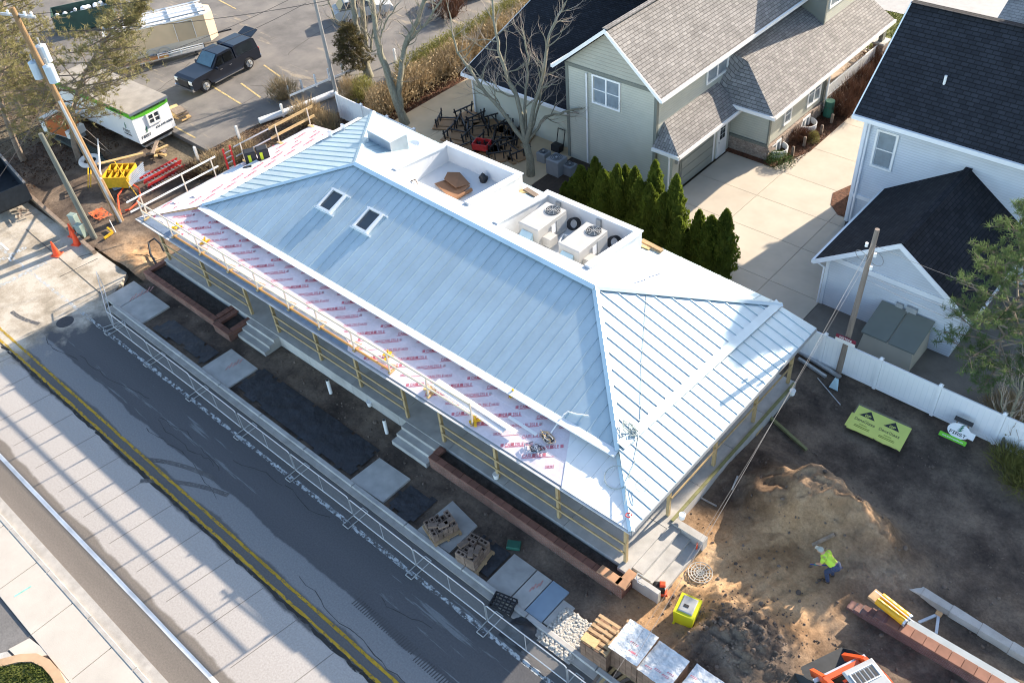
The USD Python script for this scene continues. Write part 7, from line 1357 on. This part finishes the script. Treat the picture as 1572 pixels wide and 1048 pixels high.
leg = [((hp_ - fw * .02, .168), (hp_ + sd * s * .1, .12)) for s in (-1, 1)] + [((hp_ + sd * s * .1, .122), (ft_ + sd * s * .15 + fw * .12 + V(0, 0, .46), .088)) for s in (-1, 1)] + [((ft_ + sd * s * .15 + fw * .12 + V(0, 0, .46), .086), (ft_ + sd * s * .17 + V(0, 0, .08), .07)) for s in (-1, 1)]
MB().mesh(limb(leg)).build('trousers', jean, wk, True)
for s in (-1, 1): MB().mesh(limb([((ft_ + sd * s * .17 - fw * .03, .06), (ft_ + sd * s * .17 + fw * .17 - V(0, 0, .02), .05))])).build('boot', mat('brown_boot', (0.06, 0.04, 0.025), rough=.8), wk, True)
cp_ = trimesh.creation.icosphere(2, .112).slice_plane((0, 0, .015), (0, 0, 1), cap=True); MB().mesh(cp_.apply_translation(hd)).build('cap', mat('grey_cap', (0.30, 0.33, 0.30), rough=.8), wk, True)
MB().hexa([hd + sd * .08 + fw * .06 + V(0, 0, .02), hd - sd * .08 + fw * .06 + V(0, 0, .02), hd - sd * .06 + fw * .19, hd + sd * .06 + fw * .19], [hd + sd * .08 + fw * .06 + V(0, 0, .035), hd - sd * .08 + fw * .06 + V(0, 0, .035), hd - sd * .06 + fw * .19 + V(0, 0, .012), hd + sd * .06 + fw * .19 + V(0, 0, .012)]).build('cap_peak', mat('grey_cap', (0,)), wk)
glv = mat('teal_glove', (0.02, 0.20, 0.18), rough=.7)
for hn, s in ((hand1, 1), (hand2, -1)):
    fg = [((hn, .04), (hn - V(0, 0, .06), .036))] + [((hn - V(0, 0, .06) + sd * (k - 1.5) * .018, .011), (hn - V(0, 0, .12 - .01 * abs(k - 1)) + sd * (k - 1.5) * .018 + fw * .025, .009)) for k in range(4)] + [((hn - V(0, 0, .03) + sd * .035 * s, .012), (hn - V(0, 0, .07) + sd * .05 * s + fw * .02, .009))]
    MB().mesh(limb(fg)).build('glove', glv, wk, True)
sv = thing('shovel', 'blue handled shovel held by the worker in lime', 'shovel'); tipp = hand2 * 1.0 + (hand2 - hand1) / np.linalg.norm(hand2 - hand1) * .75; tipp[2] = g0 + .05; top = hand1 + (hand1 - tipp) / np.linalg.norm(hand1 - tipp) * .15
h1_, h2_ = hand1 - V(0, 0, .08), hand2 - V(0, 0, .08); MB().tube([h1_ + (h1_ - tipp) * .15, h1_, h2_ * .5 + (h1_ + tipp) * .25, tipp], .017, 7).build('handle', mat('blue_handle', (0,)), sv); MB().mesh(hull([tipp + V(-.1, 0, .02), tipp + V(.1, 0, .02), tipp + V(-.1, .02, .03), tipp + V(.1, .02, .03), tipp + (tipp - h1_) * .28 + V(0, 0, .08), tipp + (tipp - h1_) * .28 + V(.02, 0, .1)])).build('blade', m_steel, sv)
# ================================================================ vegetation
def leafmat(name, ramp, trans=.3, rough=.7):
    n = {'g': ('geometry', {}), 'oi': ('object_info', {}), 'r': ('rgb_ramp', {'ramp': ramp}), 'n': ('noise_texture', {'scale': 1.1, 'detail': 3.0}), 'm': ('map_range', {'from_min': .3, 'from_max': .7, 'to_min': .7, 'to_max': 1.3, 'clamp': True}), 'cc': ('combine_color', {}), 'x': ('mix_color', {'blend_type': 'multiply', 'fac': 1.0, 'use_clamp': False}),
         'p': ('principled_bsdf', {'roughness': rough, 'specular_ior_level': .25}), 't': ('translucent_bsdf', {}), 'mx': ('mix_closure', {'fac': trans})}
    l = [('g.random_per_island', 'r.fac'), ('g.position', 'n.vector'), ('n.fac', 'm.value'), ('m.result', 'cc.r'), ('m.result', 'cc.g'), ('m.result', 'cc.b'), ('r.color', 'x.a'), ('cc.color', 'x.b'), ('x.result', 'p.base_color'), ('x.result', 't.color'), ('p.BSDF', 'mx.closure1'), ('t.BSDF', 'mx.closure2')]
    return mat_nodes(name, n, l, 'mx.closure')
m_arb = leafmat('arborvitae_leaf', [(0, (0.121, 0.164, 0.024)), (0.5, (0.222, 0.267, 0.034)), (0.85, (0.343, 0.356, 0.043)), (1, (0.523, 0.356, 0.072))], .4)
m_pine = leafmat('pine_needle', [(0, (0.115, 0.171, 0.066)), (0.45, (0.23, 0.301, 0.11)), (0.8, (0.38, 0.437, 0.165)), (1, (0.506, 0.507, 0.22))], .4)
m_pineL = leafmat('olive_pine_needle', [(0, (0.238, 0.217, 0.094)), (0.45, (0.406, 0.371, 0.163)), (0.8, (0.56, 0.504, 0.237)), (1, (0.644, 0.518, 0.275))], .25)
m_dry = leafmat('dry_twig', [(0, (0.354, 0.268, 0.152)), (0.5, (0.653, 0.536, 0.287)), (1, (0.98, 0.835, 0.505))], .15)
m_dryred = leafmat('red_brown_twig', [(0, (0.105, 0.053, 0.033)), (0.5, (0.195, 0.105, 0.068)), (1, (0.3, 0.195, 0.128))], .1)
m_dryg = leafmat('yellow_green_twig', [(0, (0.203, 0.195, 0.054)), (0.5, (0.405, 0.351, 0.108)), (1, (0.608, 0.507, 0.18))], .2)
m_shr = leafmat('variegated_leaf', [(0, (.05, .09, .02)), (.5, (.14, .18, .05)), (.85, (.30, .32, .10)), (1, (.35, .12, .06))], .2)
m_bark = mat('greenish_bark', (0.19, 0.18, 0.13), rough=.9, var=.3, scale=4, stretch=(3, 3, .8), fine=.2, fscale=25, bump=.01, bscale=20)
m_twig = mat('pale_twig', (0.33, 0.275, 0.225), rough=.85, var=.2, scale=3)
m_pbark = mat('pine_bark', (0.19, 0.15, 0.115), rough=.95, var=.3, scale=5, fine=.2)
def rdirs(n, rs): 
    v = rs.normal(size=(n, 3)); return v / np.linalg.norm(v, axis=1, keepdims=True)
def flakes(centres, size, rs, aspect=.45, out=None, spread=1.0):
    """small pointed leaves at the centres: one triangle pair each"""
    n = len(centres); d = rdirs(n, rs)
    if out is not None: d = d * spread + out; d /= np.linalg.norm(d, axis=1, keepdims=True)
    e = np.cross(d, rdirs(n, rs)); e /= np.maximum(np.linalg.norm(e, axis=1, keepdims=True), 1e-6); s = (size * rs.uniform(.6, 1.3, n))[:, None]
    v = np.stack([centres - d * s * .5, centres + e * s * aspect, centres + d * s * .6, centres - e * s * aspect], 1).reshape(-1, 3)
    i = np.arange(n)[:, None] * 4; return v, np.vstack([i + [0, 1, 2], i + [0, 2, 3]])
# ---- evergreen row behind the roof
def arb_mesh(seed):
    rs = np.random.RandomState(seed); N = 5200; t = rs.beta(1.1, 1.25, N); a = rs.uniform(0, 2 * math.pi, N)
    prof = lambda t: np.minimum(1, (1 - t) ** .62 * 1.28) * (.72 + .28 * np.minimum(1, t / .2))
    lump = 1 + .22 * np.sin(a * 3 + seed + t * 9) * np.sin(t * 17 + a * 2 + seed * 2) + .14 * np.sin(a * 7 - t * 23 + seed) + .1 * np.sin(t * 41 + a * 5)
    r = .19 * prof(t) * lump * rs.uniform(.8, 1.12, N); c = np.c_[r * np.cos(a), r * np.sin(a), t]
    out = np.c_[np.cos(a) * .55, np.sin(a) * .55, np.full(N, 1.0)]; v, f = flakes(c, .034, rs, .36, out, .45)
    an = np.linspace(0, 2 * math.pi, 13)[:-1]; rings = [np.c_[.155 * prof(z) * np.cos(an), .155 * prof(z) * np.sin(an), np.full(12, z)] for z in np.linspace(.02, .97, 9)]
    core = MB(); vv = np.vstack(rings); ff = [[i * 12 + k, i * 12 + (k + 1) % 12, (i + 1) * 12 + (k + 1) % 12, (i + 1) * 12 + k] for i in range(8) for k in range(12)]; core.add(vv, ff)
    return (v, f), core
tops = [(868, 278), (891, 254), (913, 241), (926, 260), (948, 252), (960, 253), (975, 256), (982, 272), (998, 282), (1006, 246), (1020, 295), (1039, 268), (1043, 332), (1056, 350), (1074, 322), (1093, 331), (1116, 321), (879, 272), (904, 262), (936, 268)]
rowy = [31.0, 31.0, 31.15, 30.75, 30.95, 31.4, 31.3, 30.8, 30.75, 31.4, 30.7, 31.0, 30.5, 30.8, 30.9, 30.75, 30.8, 31.3, 31.3, 31.2]
protos = []
ORD = 'first second third fourth fifth sixth seventh eighth ninth tenth eleventh twelfth thirteenth fourteenth fifteenth sixteenth seventeenth eighteenth nineteenth twentieth'.split()
order = sorted(range(20), key=lambda k: tops[k][0])
for k, ((tx, ty), yy) in enumerate(zip(tops, rowy)):
    q = on_y(tx, ty, yy); h = max(1.2, q[2]); loc = (q[0], yy, 0); w = h * (1.22 if h < 3 else 1.05) if h < 3.4 else 3.4; w *= rng.uniform(.8, 1.12)
    lab = ORD[order.index(k)] + ' narrow evergreen from the left in the evergreen row' + ('' if k not in (12, 13, 14, 15, 16) else ', by the driveway')
    if k == 16: lab = 'rightmost narrow evergreen of the row, standing against the pale driveway'
    if len(protos) < 5:
        (v, f), core = arb_mesh(11 + k); x = thing('evergreen_tree', lab, 'evergreen tree', loc, 0, 'narrow evergreens behind the roof'); UsdGeom.Xformable(x).AddScaleOp().Set(Gf.Vec3f(w, w, h))
        core.add(v, f).build('crown', m_arb, x); MB().tube([(0, 0, -.02), (0, 0, .5)], [.018, .012], 6).build('trunk', m_pbark, x); protos.append(x)
    else: copy_of(protos[(k * 3) % 5], loc, (k * 77) % 360, lab, None, (w, w, h))
# ---- pines
def pine(name, lab, base, h, lean, rmax, zlow, m, seed, nb=46, tuft=16, needles=15, bias=(0, 0), tr=.2, tl=.26, nw=.022, ex=1.2):
    rs = np.random.RandomState(seed); t = thing(name, lab, 'pine tree', (base[0], base[1], 0)); L = np.array([lean[0], lean[1], 0.0])
    ax = lambda z: L * (z / h) ** ex + V(0, 0, z); tk = MB(); tk.tube([ax(z) for z in np.linspace(-.1, h * .96, 9)], np.linspace(tr, .03, 9), 9); tk.build('trunk', m_pbark, t)
    br = MB(); vs, fs, nn = [], [], 0
    for k in range(nb):
        z = zlow + (h - zlow) * (k + rs.uniform(0, .9)) / nb; a = k * 2.4 + rs.uniform(-.4, .4); u = (z - zlow) / (h - zlow)
        R = rmax * (1 - u) ** .7 * rs.uniform(.65, 1.1) * min(1, .55 + u * 2.2) + .3; d = np.array([math.cos(a) + bias[0], math.sin(a) + bias[1], rs.uniform(-.05, .35)]); d /= np.linalg.norm(d)
        p0 = ax(z); p1 = p0 + d * R * .55 + V(0, 0, .08); p2 = p0 + d * R + V(0, 0, .25 * R * .3); br.tube([p0, p1, p2], [.045, .03, .012], 4, False)
        for j in range(tuft):
            w = rs.uniform(.28, 1.02) ** .8; c = (p0 + (p1 - p0) * min(1, w / .55) if w < .55 else p1 + (p2 - p1) * (w - .55) / .45) + rs.normal(0, .11 + .12 * R * .5, 3) * V(1, 1, .55)
            br.tube([p0 + (p2 - p0) * w * .92, c], [.012, .008], 3, False)
            dd = rdirs(needles, rs) + V(0, 0, .45) + d * .5; dd /= np.linalg.norm(dd, axis=1, keepdims=True); e = np.cross(dd, rdirs(needles, rs)); e /= np.linalg.norm(e, axis=1, keepdims=True); s = tl * rs.uniform(.6, 1.2, needles)[:, None]
            c0 = c + rs.normal(0, .05, (needles, 3)); v = np.stack([c0 + e * nw, c0 - e * nw, c0 + dd * s], 1).reshape(-1, 3); vs.append(v); fs.append(np.arange(needles * 3).reshape(-1, 3) + nn); nn += needles * 3
    br.build('branches', m_pbark, t, kind='stuff'); MB().add(np.vstack(vs), np.vstack(fs)).build('crown', m, t); return t
b = at(1478, 655); pine('pine_tree', 'green pine with yellow green tips overhanging the white vinyl fence', (-4.1, 29.6), 10.3, (-.5, .5), 2.8, 1.9, m_pine, 5, 64, 20, 24, (.05, -.05), .2, .22, .014)
b = at(122, 246); pine('pine_tree', 'olive green pine whose thin crown hangs over the site office and trailer', (b[0], b[1]), 9.0, (4.2, 5.2), 5.6, 2.6, m_pineL, 8, 80, 17, 13, (.3, .3), .19, .26, .02, 2.0)
b = at(36, 246); pine('pine_tree', 'pine with a bare lower trunk at the far left edge', (b[0], b[1]), 9.5, (1.5, 1.5), 4.6, 2.2, m_pineL, 9, 60, 16, 12, (.3, .3), .2, .27, .02, 2.0)
b = at(37, 182); pine('pine_tree', 'olive pine standing behind the left edge pine on brown litter', (b[0], b[1]), 9.5, (2.5, 2.0), 5.0, 2.2, m_pineL, 10, 60, 15, 12, (.4, .4), .17, .27, .02, 2.0)
pine('pine_tree', 'tall narrow pine far behind the pale blue house shading the roof corner', (-7.3, 50.5), 15.5, (0, 0), 3.2, 7.0, m_pine, 12, 90, 24, 14, (0, 0), .3, .6, .1)
b = at(547, 118); pine('conifer_shrub', 'small rusty green conifer in front of the tree trunks by the lot', (b[0], b[1]), 3.4, (0, 0), 1.25, .5, leafmat('rusty_conifer', [(0, (0.096, 0.08, 0.032)), (0.5, (0.208, 0.16, 0.064)), (0.8, (0.288, 0.192, 0.064)), (1, (0.192, 0.208, 0.064))], .2), 13, 40, 18, 14, (0, 0), .07, .2)
# ---- bare trees
def grow(mb, tw, p, d, L, r, depth, rs, up=.12, spread=.55):
    pts, rad = [p], [r]; q = np.array(p, float); n = 4
    for i in range(n):
        d = d + rs.normal(0, .13, 3) + V(0, 0, up * .5); d /= np.linalg.norm(d); q = q + d * L / n; pts.append(q.copy()); rad.append(r * (1 - .45 * (i + 1) / n))
    (mb if r > .02 else tw).tube(pts, rad, 7 if r > .05 else (5 if r > .02 else 3), False)
    if depth <= 0: return
    for k in range(rs.randint(2, 4)):
        i = n if k == 0 else rs.randint(1, n + 1); e = rdirs(1, rs)[0]; dn = d + e * spread * (0.45 if k == 0 else 1.1); dn[2] += up; dn /= np.linalg.norm(dn)
        grow(mb, tw, pts[i], dn, L * rs.uniform(.58, .85), rad[i] * (.85 if k == 0 else .6), depth - 1, rs, up, spread)
def bare(lab, base, stem, limbs, r0, seed, depth=4, up=.12, Lf=.9):
    """stem: way points of the trunk; limbs: (start index, way points, end radius)"""
    rs = np.random.RandomState(seed); t = thing('bare_tree', lab, 'bare tree'); mb, tw, tk = MB(), MB(), MB()
    rad = np.linspace(r0 * 1.15, r0 * .85, len(stem)); tk.tube(stem, rad, 11)
    def smooth(ps): 
        ps = np.array(ps); u = np.linspace(0, 1, len(ps)); w = np.linspace(0, 1, 4 * len(ps)); return np.c_[[np.interp(w, u, ps[:, k]) for k in range(3)]].T
    for ps, ra, rb in limbs:
        q = smooth(ps); q[1:-1] += rs.normal(0, .03, (len(q) - 2, 3)); rr = np.linspace(ra, rb, len(q)); mb.tube(q, rr, 8, False)
        for k in range(int(len(q) * .25), len(q), 1):
            d0 = q[min(k + 1, len(q) - 1)] - q[k - 1]; d0 /= np.linalg.norm(d0)
            e = rdirs(1, rs)[0]; dn = d0 * .6 + e * .9; dn[2] += up * 2; dn /= np.linalg.norm(dn); L = Lf * rs.uniform(.6, 1.4)
            if k == len(q) - 1: dn = d0
            grow(mb, tw, q[k], dn, L, min(.045, rr[k] * .55), depth - 1 if k < len(q) - 1 else depth, rs, up)
    tk.build('trunk', m_bark, t, True); mb.build('branches', m_bark, t, True, kind='stuff'); tw.build('twigs', m_twig, t, kind='stuff'); return t
b = at(815, 270); S = [V(b[0], b[1], -.1), at(814, 245, .8), at(808, 222, 1.55)]; o = S[-1]
bare('bare spreading tree beside the pale garage wall, its limbs over the black roof', b, S, [
    ([o, at(770, 170, 2.9), at(735, 128, 4.0), at(700, 78, 5.2), at(690, 20, 6.5)], .13, .04), ([o, at(795, 150, 3.6), at(770, 95, 5.0), at(758, 40, 6.4), at(757, -20, 7.8)], .15, .05), ([o, at(818, 170, 3.2), at(838, 100, 5.2), at(843, 50, 6.4), at(868, 5, 7.6)], .15, .05),
    ([o, at(835, 180, 2.7), at(870, 172, 3.1), at(915, 160, 3.5), at(960, 165, 3.8)], .09, .02), ([o, at(806, 150, 3.5), at(812, 90, 5.2), at(800, 40, 6.5)], .1, .03), ([o, at(828, 165, 3.0), at(832, 120, 4.4), at(880, 95, 5.2)], .08, .02), ([at(795, 150, 3.6), at(760, 140, 4.0), at(720, 100, 5.0)], .06, .02)], .22, 21, 4, .1, .8)
b = at(622, 190); S = [V(b[0], b[1], -.1), at(615, 172, .7)]; o = S[-1]
bare('forked bare tree with smooth grey green trunks behind the left roof end', b, S, [
    ([o, at(596, 118, 2.6), at(580, 68, 4.2), at(574, 20, 5.6), at(562, -50, 7.6)], .26, .12), ([o, at(612, 128, 2.2), at(622, 68, 4.0), at(640, 38, 5.0), at(655, -10, 6.6), at(662, -60, 8)], .21, .1), ([at(622, 68, 4.0), at(655, 35, 5.2), at(682, -5, 6.6)], .1, .05), ([at(580, 68, 4.2), at(592, 35, 5.2), at(612, 5, 6.2)], .06, .03)], .3, 22, 4, .12, .75)
b = at(566, 118); S = [V(b[0], b[1], -.1), at(563, 105, .5)]; o = S[-1]
bare('cluster of mossy bare trunks at the edge of the parking lot', b, S, [
    ([o, at(550, 60, 2.2), at(541, 0, 4.4), at(536, -50, 6.2)], .27, .13), ([o, at(560, 55, 2.1), at(556, 0, 4.1), at(552, -60, 6.3)], .25, .13), ([o, at(545, 62, 1.9), at(515, 30, 3.2), at(500, -10, 4.8)], .1, .04), ([o, at(572, 50, 2.3), at(590, 0, 4.2)], .1, .05)], .32, 23, 4, .12, .8)
b = at(1538, 690); S = [V(b[0], b[1], -.1), at(1543, 668, .6)]; o = S[-1]
bare('small bare shrub like tree at the end of the vinyl fence', b, S, [([o, at(1550, 640, 1.5), at(1565, 600, 2.8), at(1580, 560, 4)], .07, .03), ([o, at(1552, 655, 1.1), at(1575, 640, 1.7)], .05, .02), ([o, at(1540, 630, 1.6), at(1535, 590, 2.6)], .05, .02), ([at(1565, 600, 2.8), at(1545, 570, 3.6)], .03, .015)], .09, 24, 3, .1, .55)
# ---- shrubs
def bush_mesh(seed, n_tw, n_lf, r, h, lsz):
    rs = np.random.RandomState(seed); vs = MB()
    for k in range(n_tw):
        a = rs.uniform(0, 6.283); rr = r * math.sqrt(rs.uniform(0, 1)); p0 = V(rr * .35 * math.cos(a), rr * .35 * math.sin(a), 0); p2 = V(rr * math.cos(a), rr * math.sin(a), h * (1 - .45 * (rr / r) ** 2) * rs.uniform(.7, 1.1)); p1 = (p0 + p2) / 2 + rs.normal(0, .08, 3)
        for u, w in ((p0, p1), (p1, p2), (p1, p2 + rs.normal(0, .18, 3))):
            e = np.cross(w - u, rdirs(1, rs)[0]); e /= max(np.linalg.norm(e), 1e-6); vs.add([u - e * .012, u + e * .012, w], [[0, 1, 2]])
    if n_lf:
        d = rdirs(n_lf, rs); d[:, 2] = np.abs(d[:, 2]); c = d * V(r, r, h) * (rs.uniform(.35, 1.02, n_lf) ** .5)[:, None]; v, f = flakes(c, lsz, rs, .3); vs.add(v, f)
    return vs
bprot = {}
def bush(lab, loc, m, kind, scale, rz=0, group=None, name='shrub', cat='shrub'):
    key = (kind, m.GetPath().name)
    if key not in bprot:
        t = thing(name, lab, cat, loc, rz, group); UsdGeom.Xformable(t).AddScaleOp().Set(Gf.Vec3f(*scale)); spec = dict(dry=(260, 900, 1, 1, .085), leafy=(60, 1500, 1, 1, .085), wispy=(330, 120, 1, 1, .07))[kind]
        bush_mesh(len(bprot) + 31, *spec).build('foliage', m, t); bprot[key] = t; return t
    return copy_of(bprot[key], loc, rz, lab, group, scale, name)
hed = [(605, 168), (628, 152), (650, 138), (672, 125), (695, 112), (716, 100), (737, 88), (760, 74), (782, 62), (803, 48), (826, 34), (850, 18)]
for k, q in enumerate(hed):
    b = at(q[0] - 12, q[1] - 8, .6); bush(ORD[k] + ' tan shrub of the long hedge counted from the forked tree', (b[0] - .2, b[1], .03), m_dry, 'dry', (1.35, 1.5, 1.75 + .15 * (k % 3)), k * 61, 'tan shrubs of the long hedge', 'hedge_shrub')
    if k > 2: bush(ORD[k - 3] + ' yellow green shrub of the hedge back row counted from the forked tree', (b[0] - 2.0, b[1] + .5, .03), m_dryg, 'dry', (1.3, 1.5, 1.5), k * 47, 'yellow green shrubs of the long hedge', 'hedge_shrub')
for q, m, kind, sc, lab in (((436, 150), m_dry, 'wispy', (1.2, 1.2, 1.6), 'wispy dry shrub beside the wrapped pipe'), ((472, 188), m_dry, 'wispy', (1.3, 1.3, 1.7), 'wispy dry shrub at the far roof corner'), ((505, 200), m_dry, 'wispy', (.9, .9, 1.6), 'dry shrub in front of the short vinyl fence'), ((330, 262), m_dry, 'wispy', (1.3, 1.6, 1.3), 'dry grassy shrub behind the roof edge beside the red ladder'), ((372, 240), m_dry, 'wispy', (1.2, 1.3, 1.1), 'dry grassy shrub by the white bollard and planks'), ((300, 272), m_dryred, 'wispy', (1.0, 1.2, 1.1), 'reddish dry shrub right of the ladder stack'),
        ((560, 150), m_dryg, 'dry', (1.2, 1.0, 1.6), 'yellow green shrub between the slim pole and the forked tree'), ((585, 160), m_dry, 'dry', (1.0, 1.0, 1.5), 'tan shrub left of the forked tree foot'), ((540, 150), m_dry, 'wispy', (1.0, 1.0, 1.6), 'wispy shrub at the foot of the slim pole'),
        ((1196, 250), m_shr, 'leafy', (.85, .9, .65), 'variegated leafy shrub at the stone corner of the house'), ((1247, 218), m_dryg, 'leafy', (.4, .4, .75), 'small rounded green bush between two timber posts'), ((1226, 216), m_dryred, 'wispy', (.8, 1.1, .9), 'reddish twiggy shrub against the stone wall'),
        ((1290, 175), m_dryred, 'wispy', (1.2, 1.3, 1.5), 'brown twiggy shrub nearest the white downspout at the porch'), ((1306, 155), m_dryred, 'wispy', (1.3, 1.4, 1.6), 'brown twiggy shrub below the middle of the porch railing'), ((1322, 135), m_dryred, 'wispy', (1.3, 1.4, 1.7), 'brown twiggy shrub before the stone porch pier'), ((1338, 112), m_dryred, 'wispy', (1.3, 1.4, 1.8), 'brown twiggy shrub beyond the stone porch pier'),
        ((1550, 715), m_dryg, 'wispy', (1.1, 1.1, .9), 'yellow green weedy shrub at the right edge of the dirt'), ((1570, 745), m_dryg, 'wispy', (1.0, 1.2, .8), 'weedy shrub cut by the right edge of the picture'), ((1545, 640), m_dry, 'wispy', (1.3, 1.2, 1.2), 'dry brush behind the end of the vinyl fence'), ((690, 25), m_dryred, 'wispy', (1.6, 1.6, 1.8), 'dark bare shrub in front of the white parked car')):
    b = at(*q); bush(lab, (b[0], b[1], .0), m, kind, sc, (q[0] * 7) % 360)
# grass blades on the two visible lawns, litter and twigs on the ground
def blades(n, xr, yr, m, name, lab, hgt, seed, z=.05, zf=None):
    rs = np.random.RandomState(seed); x, y = rs.uniform(*xr, n), rs.uniform(*yr, n); h = hgt * rs.uniform(.5, 1.3, n); a = rs.uniform(0, 6.28, n); w = .03 * hgt / .12
    zz = np.full(n, z) if zf is None else zf(x, y); p = np.stack([np.c_[x - w * np.cos(a), y - w * np.sin(a), zz], np.c_[x + w * np.cos(a), y + w * np.sin(a), zz], np.c_[x + h * .5 * np.sin(a), y + h * .5 * np.cos(a), zz + h]], 1).reshape(-1, 3)
    MB().add(p, np.arange(3 * n).reshape(-1, 3)).build(name, m, None, kind='stuff', label=lab)
m_blade = leafmat('grass_blade', [(0, (.08, .10, .02)), (.6, (.14, .155, .035)), (1, (.26, .22, .09))], .25)
_rs = np.random.RandomState(71); _b = bedp.bounds; _p = np.c_[_rs.uniform(_b[0], _b[2], 9000), _rs.uniform(_b[1], _b[3], 9000)]; _p = _p[shapely.contains_xy(bedp, _p[:, 0], _p[:, 1])]; _n = len(_p); _a = _rs.uniform(0, 6.28, _n); _h = .12 * _rs.uniform(.5, 1.3, _n)
_q = np.stack([np.c_[_p[:, 0] - .03 * np.cos(_a), _p[:, 1] - .03 * np.sin(_a), np.full(_n, .1)], np.c_[_p[:, 0] + .03 * np.cos(_a), _p[:, 1] + .03 * np.sin(_a), np.full(_n, .1)], np.c_[_p[:, 0] + _h * .5 * np.sin(_a), _p[:, 1] + _h * .5 * np.cos(_a), .1 + _h]], 1).reshape(-1, 3); MB().add(_q, np.arange(3 * _n).reshape(-1, 3)).build('grass', m_blade, None, kind='stuff', label='short rough grass inside the curved tan edging')
blades(14000, (-30, -14), (54.8, 62), m_blade, 'grass', 'short lawn grass between the houses and the street', .13, 72, 0)
m_litter = leafmat('leaf_litter', [(0, (.06, .03, .015)), (.5, (.15, .08, .04)), (1, (.26, .16, .085))], .1)
def litter(n, polyg, name, lab, sz, seed, zf):
    rs = np.random.RandomState(seed); x0, y0, x1, y1 = polyg.bounds; pts = np.c_[rs.uniform(x0, x1, n), rs.uniform(y0, y1, n)]; k = shapely.contains_xy(polyg, pts[:, 0], pts[:, 1]); pts = pts[k]; c = np.c_[pts, zf(pts[:, 0], pts[:, 1]) + .03]
    v, f = flakes(c, sz, rs, .4, np.tile([0, 0, .0], (len(c), 1)), 1.0); v[:, 2] = np.repeat(c[:, 2], 4) + (v[:, 2] - np.repeat(c[:, 2], 4)) * .35; MB().add(v, f).build(name, m_litter, None, kind='stuff', label=lab)
litter(14000, Polygon([(-44.6, 30.0), (-40.9, 30.6), (-40.9, 58), (-44.6, 50)]), 'bark_chips', 'reddish bark chips scattered over the bed under the hedge', .11, 81, lambda x, y: np.full(len(x), .04))
litter(7000, Polygon([(-47.8, 22.2), (-45.4, 22.2), (-42.6, 28.0), (-41, 30.3), (-47.7, 30.3)]), 'leaf_litter', 'brown leaf litter between the lot and the roof edge', .11, 82, lambda x, y: np.full(len(x), .05))
litter(9000, Polygon([(-70, 13.3), (-53, 13.3), (-53, 20), (-70, 24)]), 'leaf_litter', 'brown needle litter under the pines at the left', .14, 83, lambda x, y: np.full(len(x), .0))
litter(3500, Polygon([(-18.7, 41.5), (-18.7, 54), (-20.2, 54), (-20.2, 40.5)]), 'bark_chips', 'bark chips along the stone foot of the house', .1, 84, lambda x, y: np.full(len(x), .05))
# clods on the churned dirt
rs = np.random.RandomState(91); m = MB(); ico = trimesh.creation.icosphere(0, 1.0)
for k in range(1500):
    x, y = (rs.uniform(-11, 0), rs.uniform(12, 28)) if k < 1100 else (rs.uniform(-40, -11), rs.uniform(13.0, 14.6)); s = rs.gamma(1.5, .013) + .012
    m.add(ico.vertices * (s * rs.uniform(.6, 1.3, 3)) @ rotz(rs.uniform(0, 360)).T + V(x, y, soil_z(x, y) + s * .2), ico.faces)
for k in range(900):
    x, y = rs.normal(-6.1, .95), rs.normal(14.8, .95); sz = rs.gamma(1.5, .011) + .012; m.add(ico.vertices * (sz * rs.uniform(.6, 1.3, 3)) @ rotz(rs.uniform(0, 360)).T + V(x, y, soil_z(x, y) + sz * .2), ico.faces)
m.build('soil_clods', mat('soil_clod', (0.15, 0.115, 0.09), rough=.95, var=.5, scale=1.0, fine=.2), None, kind='stuff', label='loose clods of earth strewn over the dirt yard')
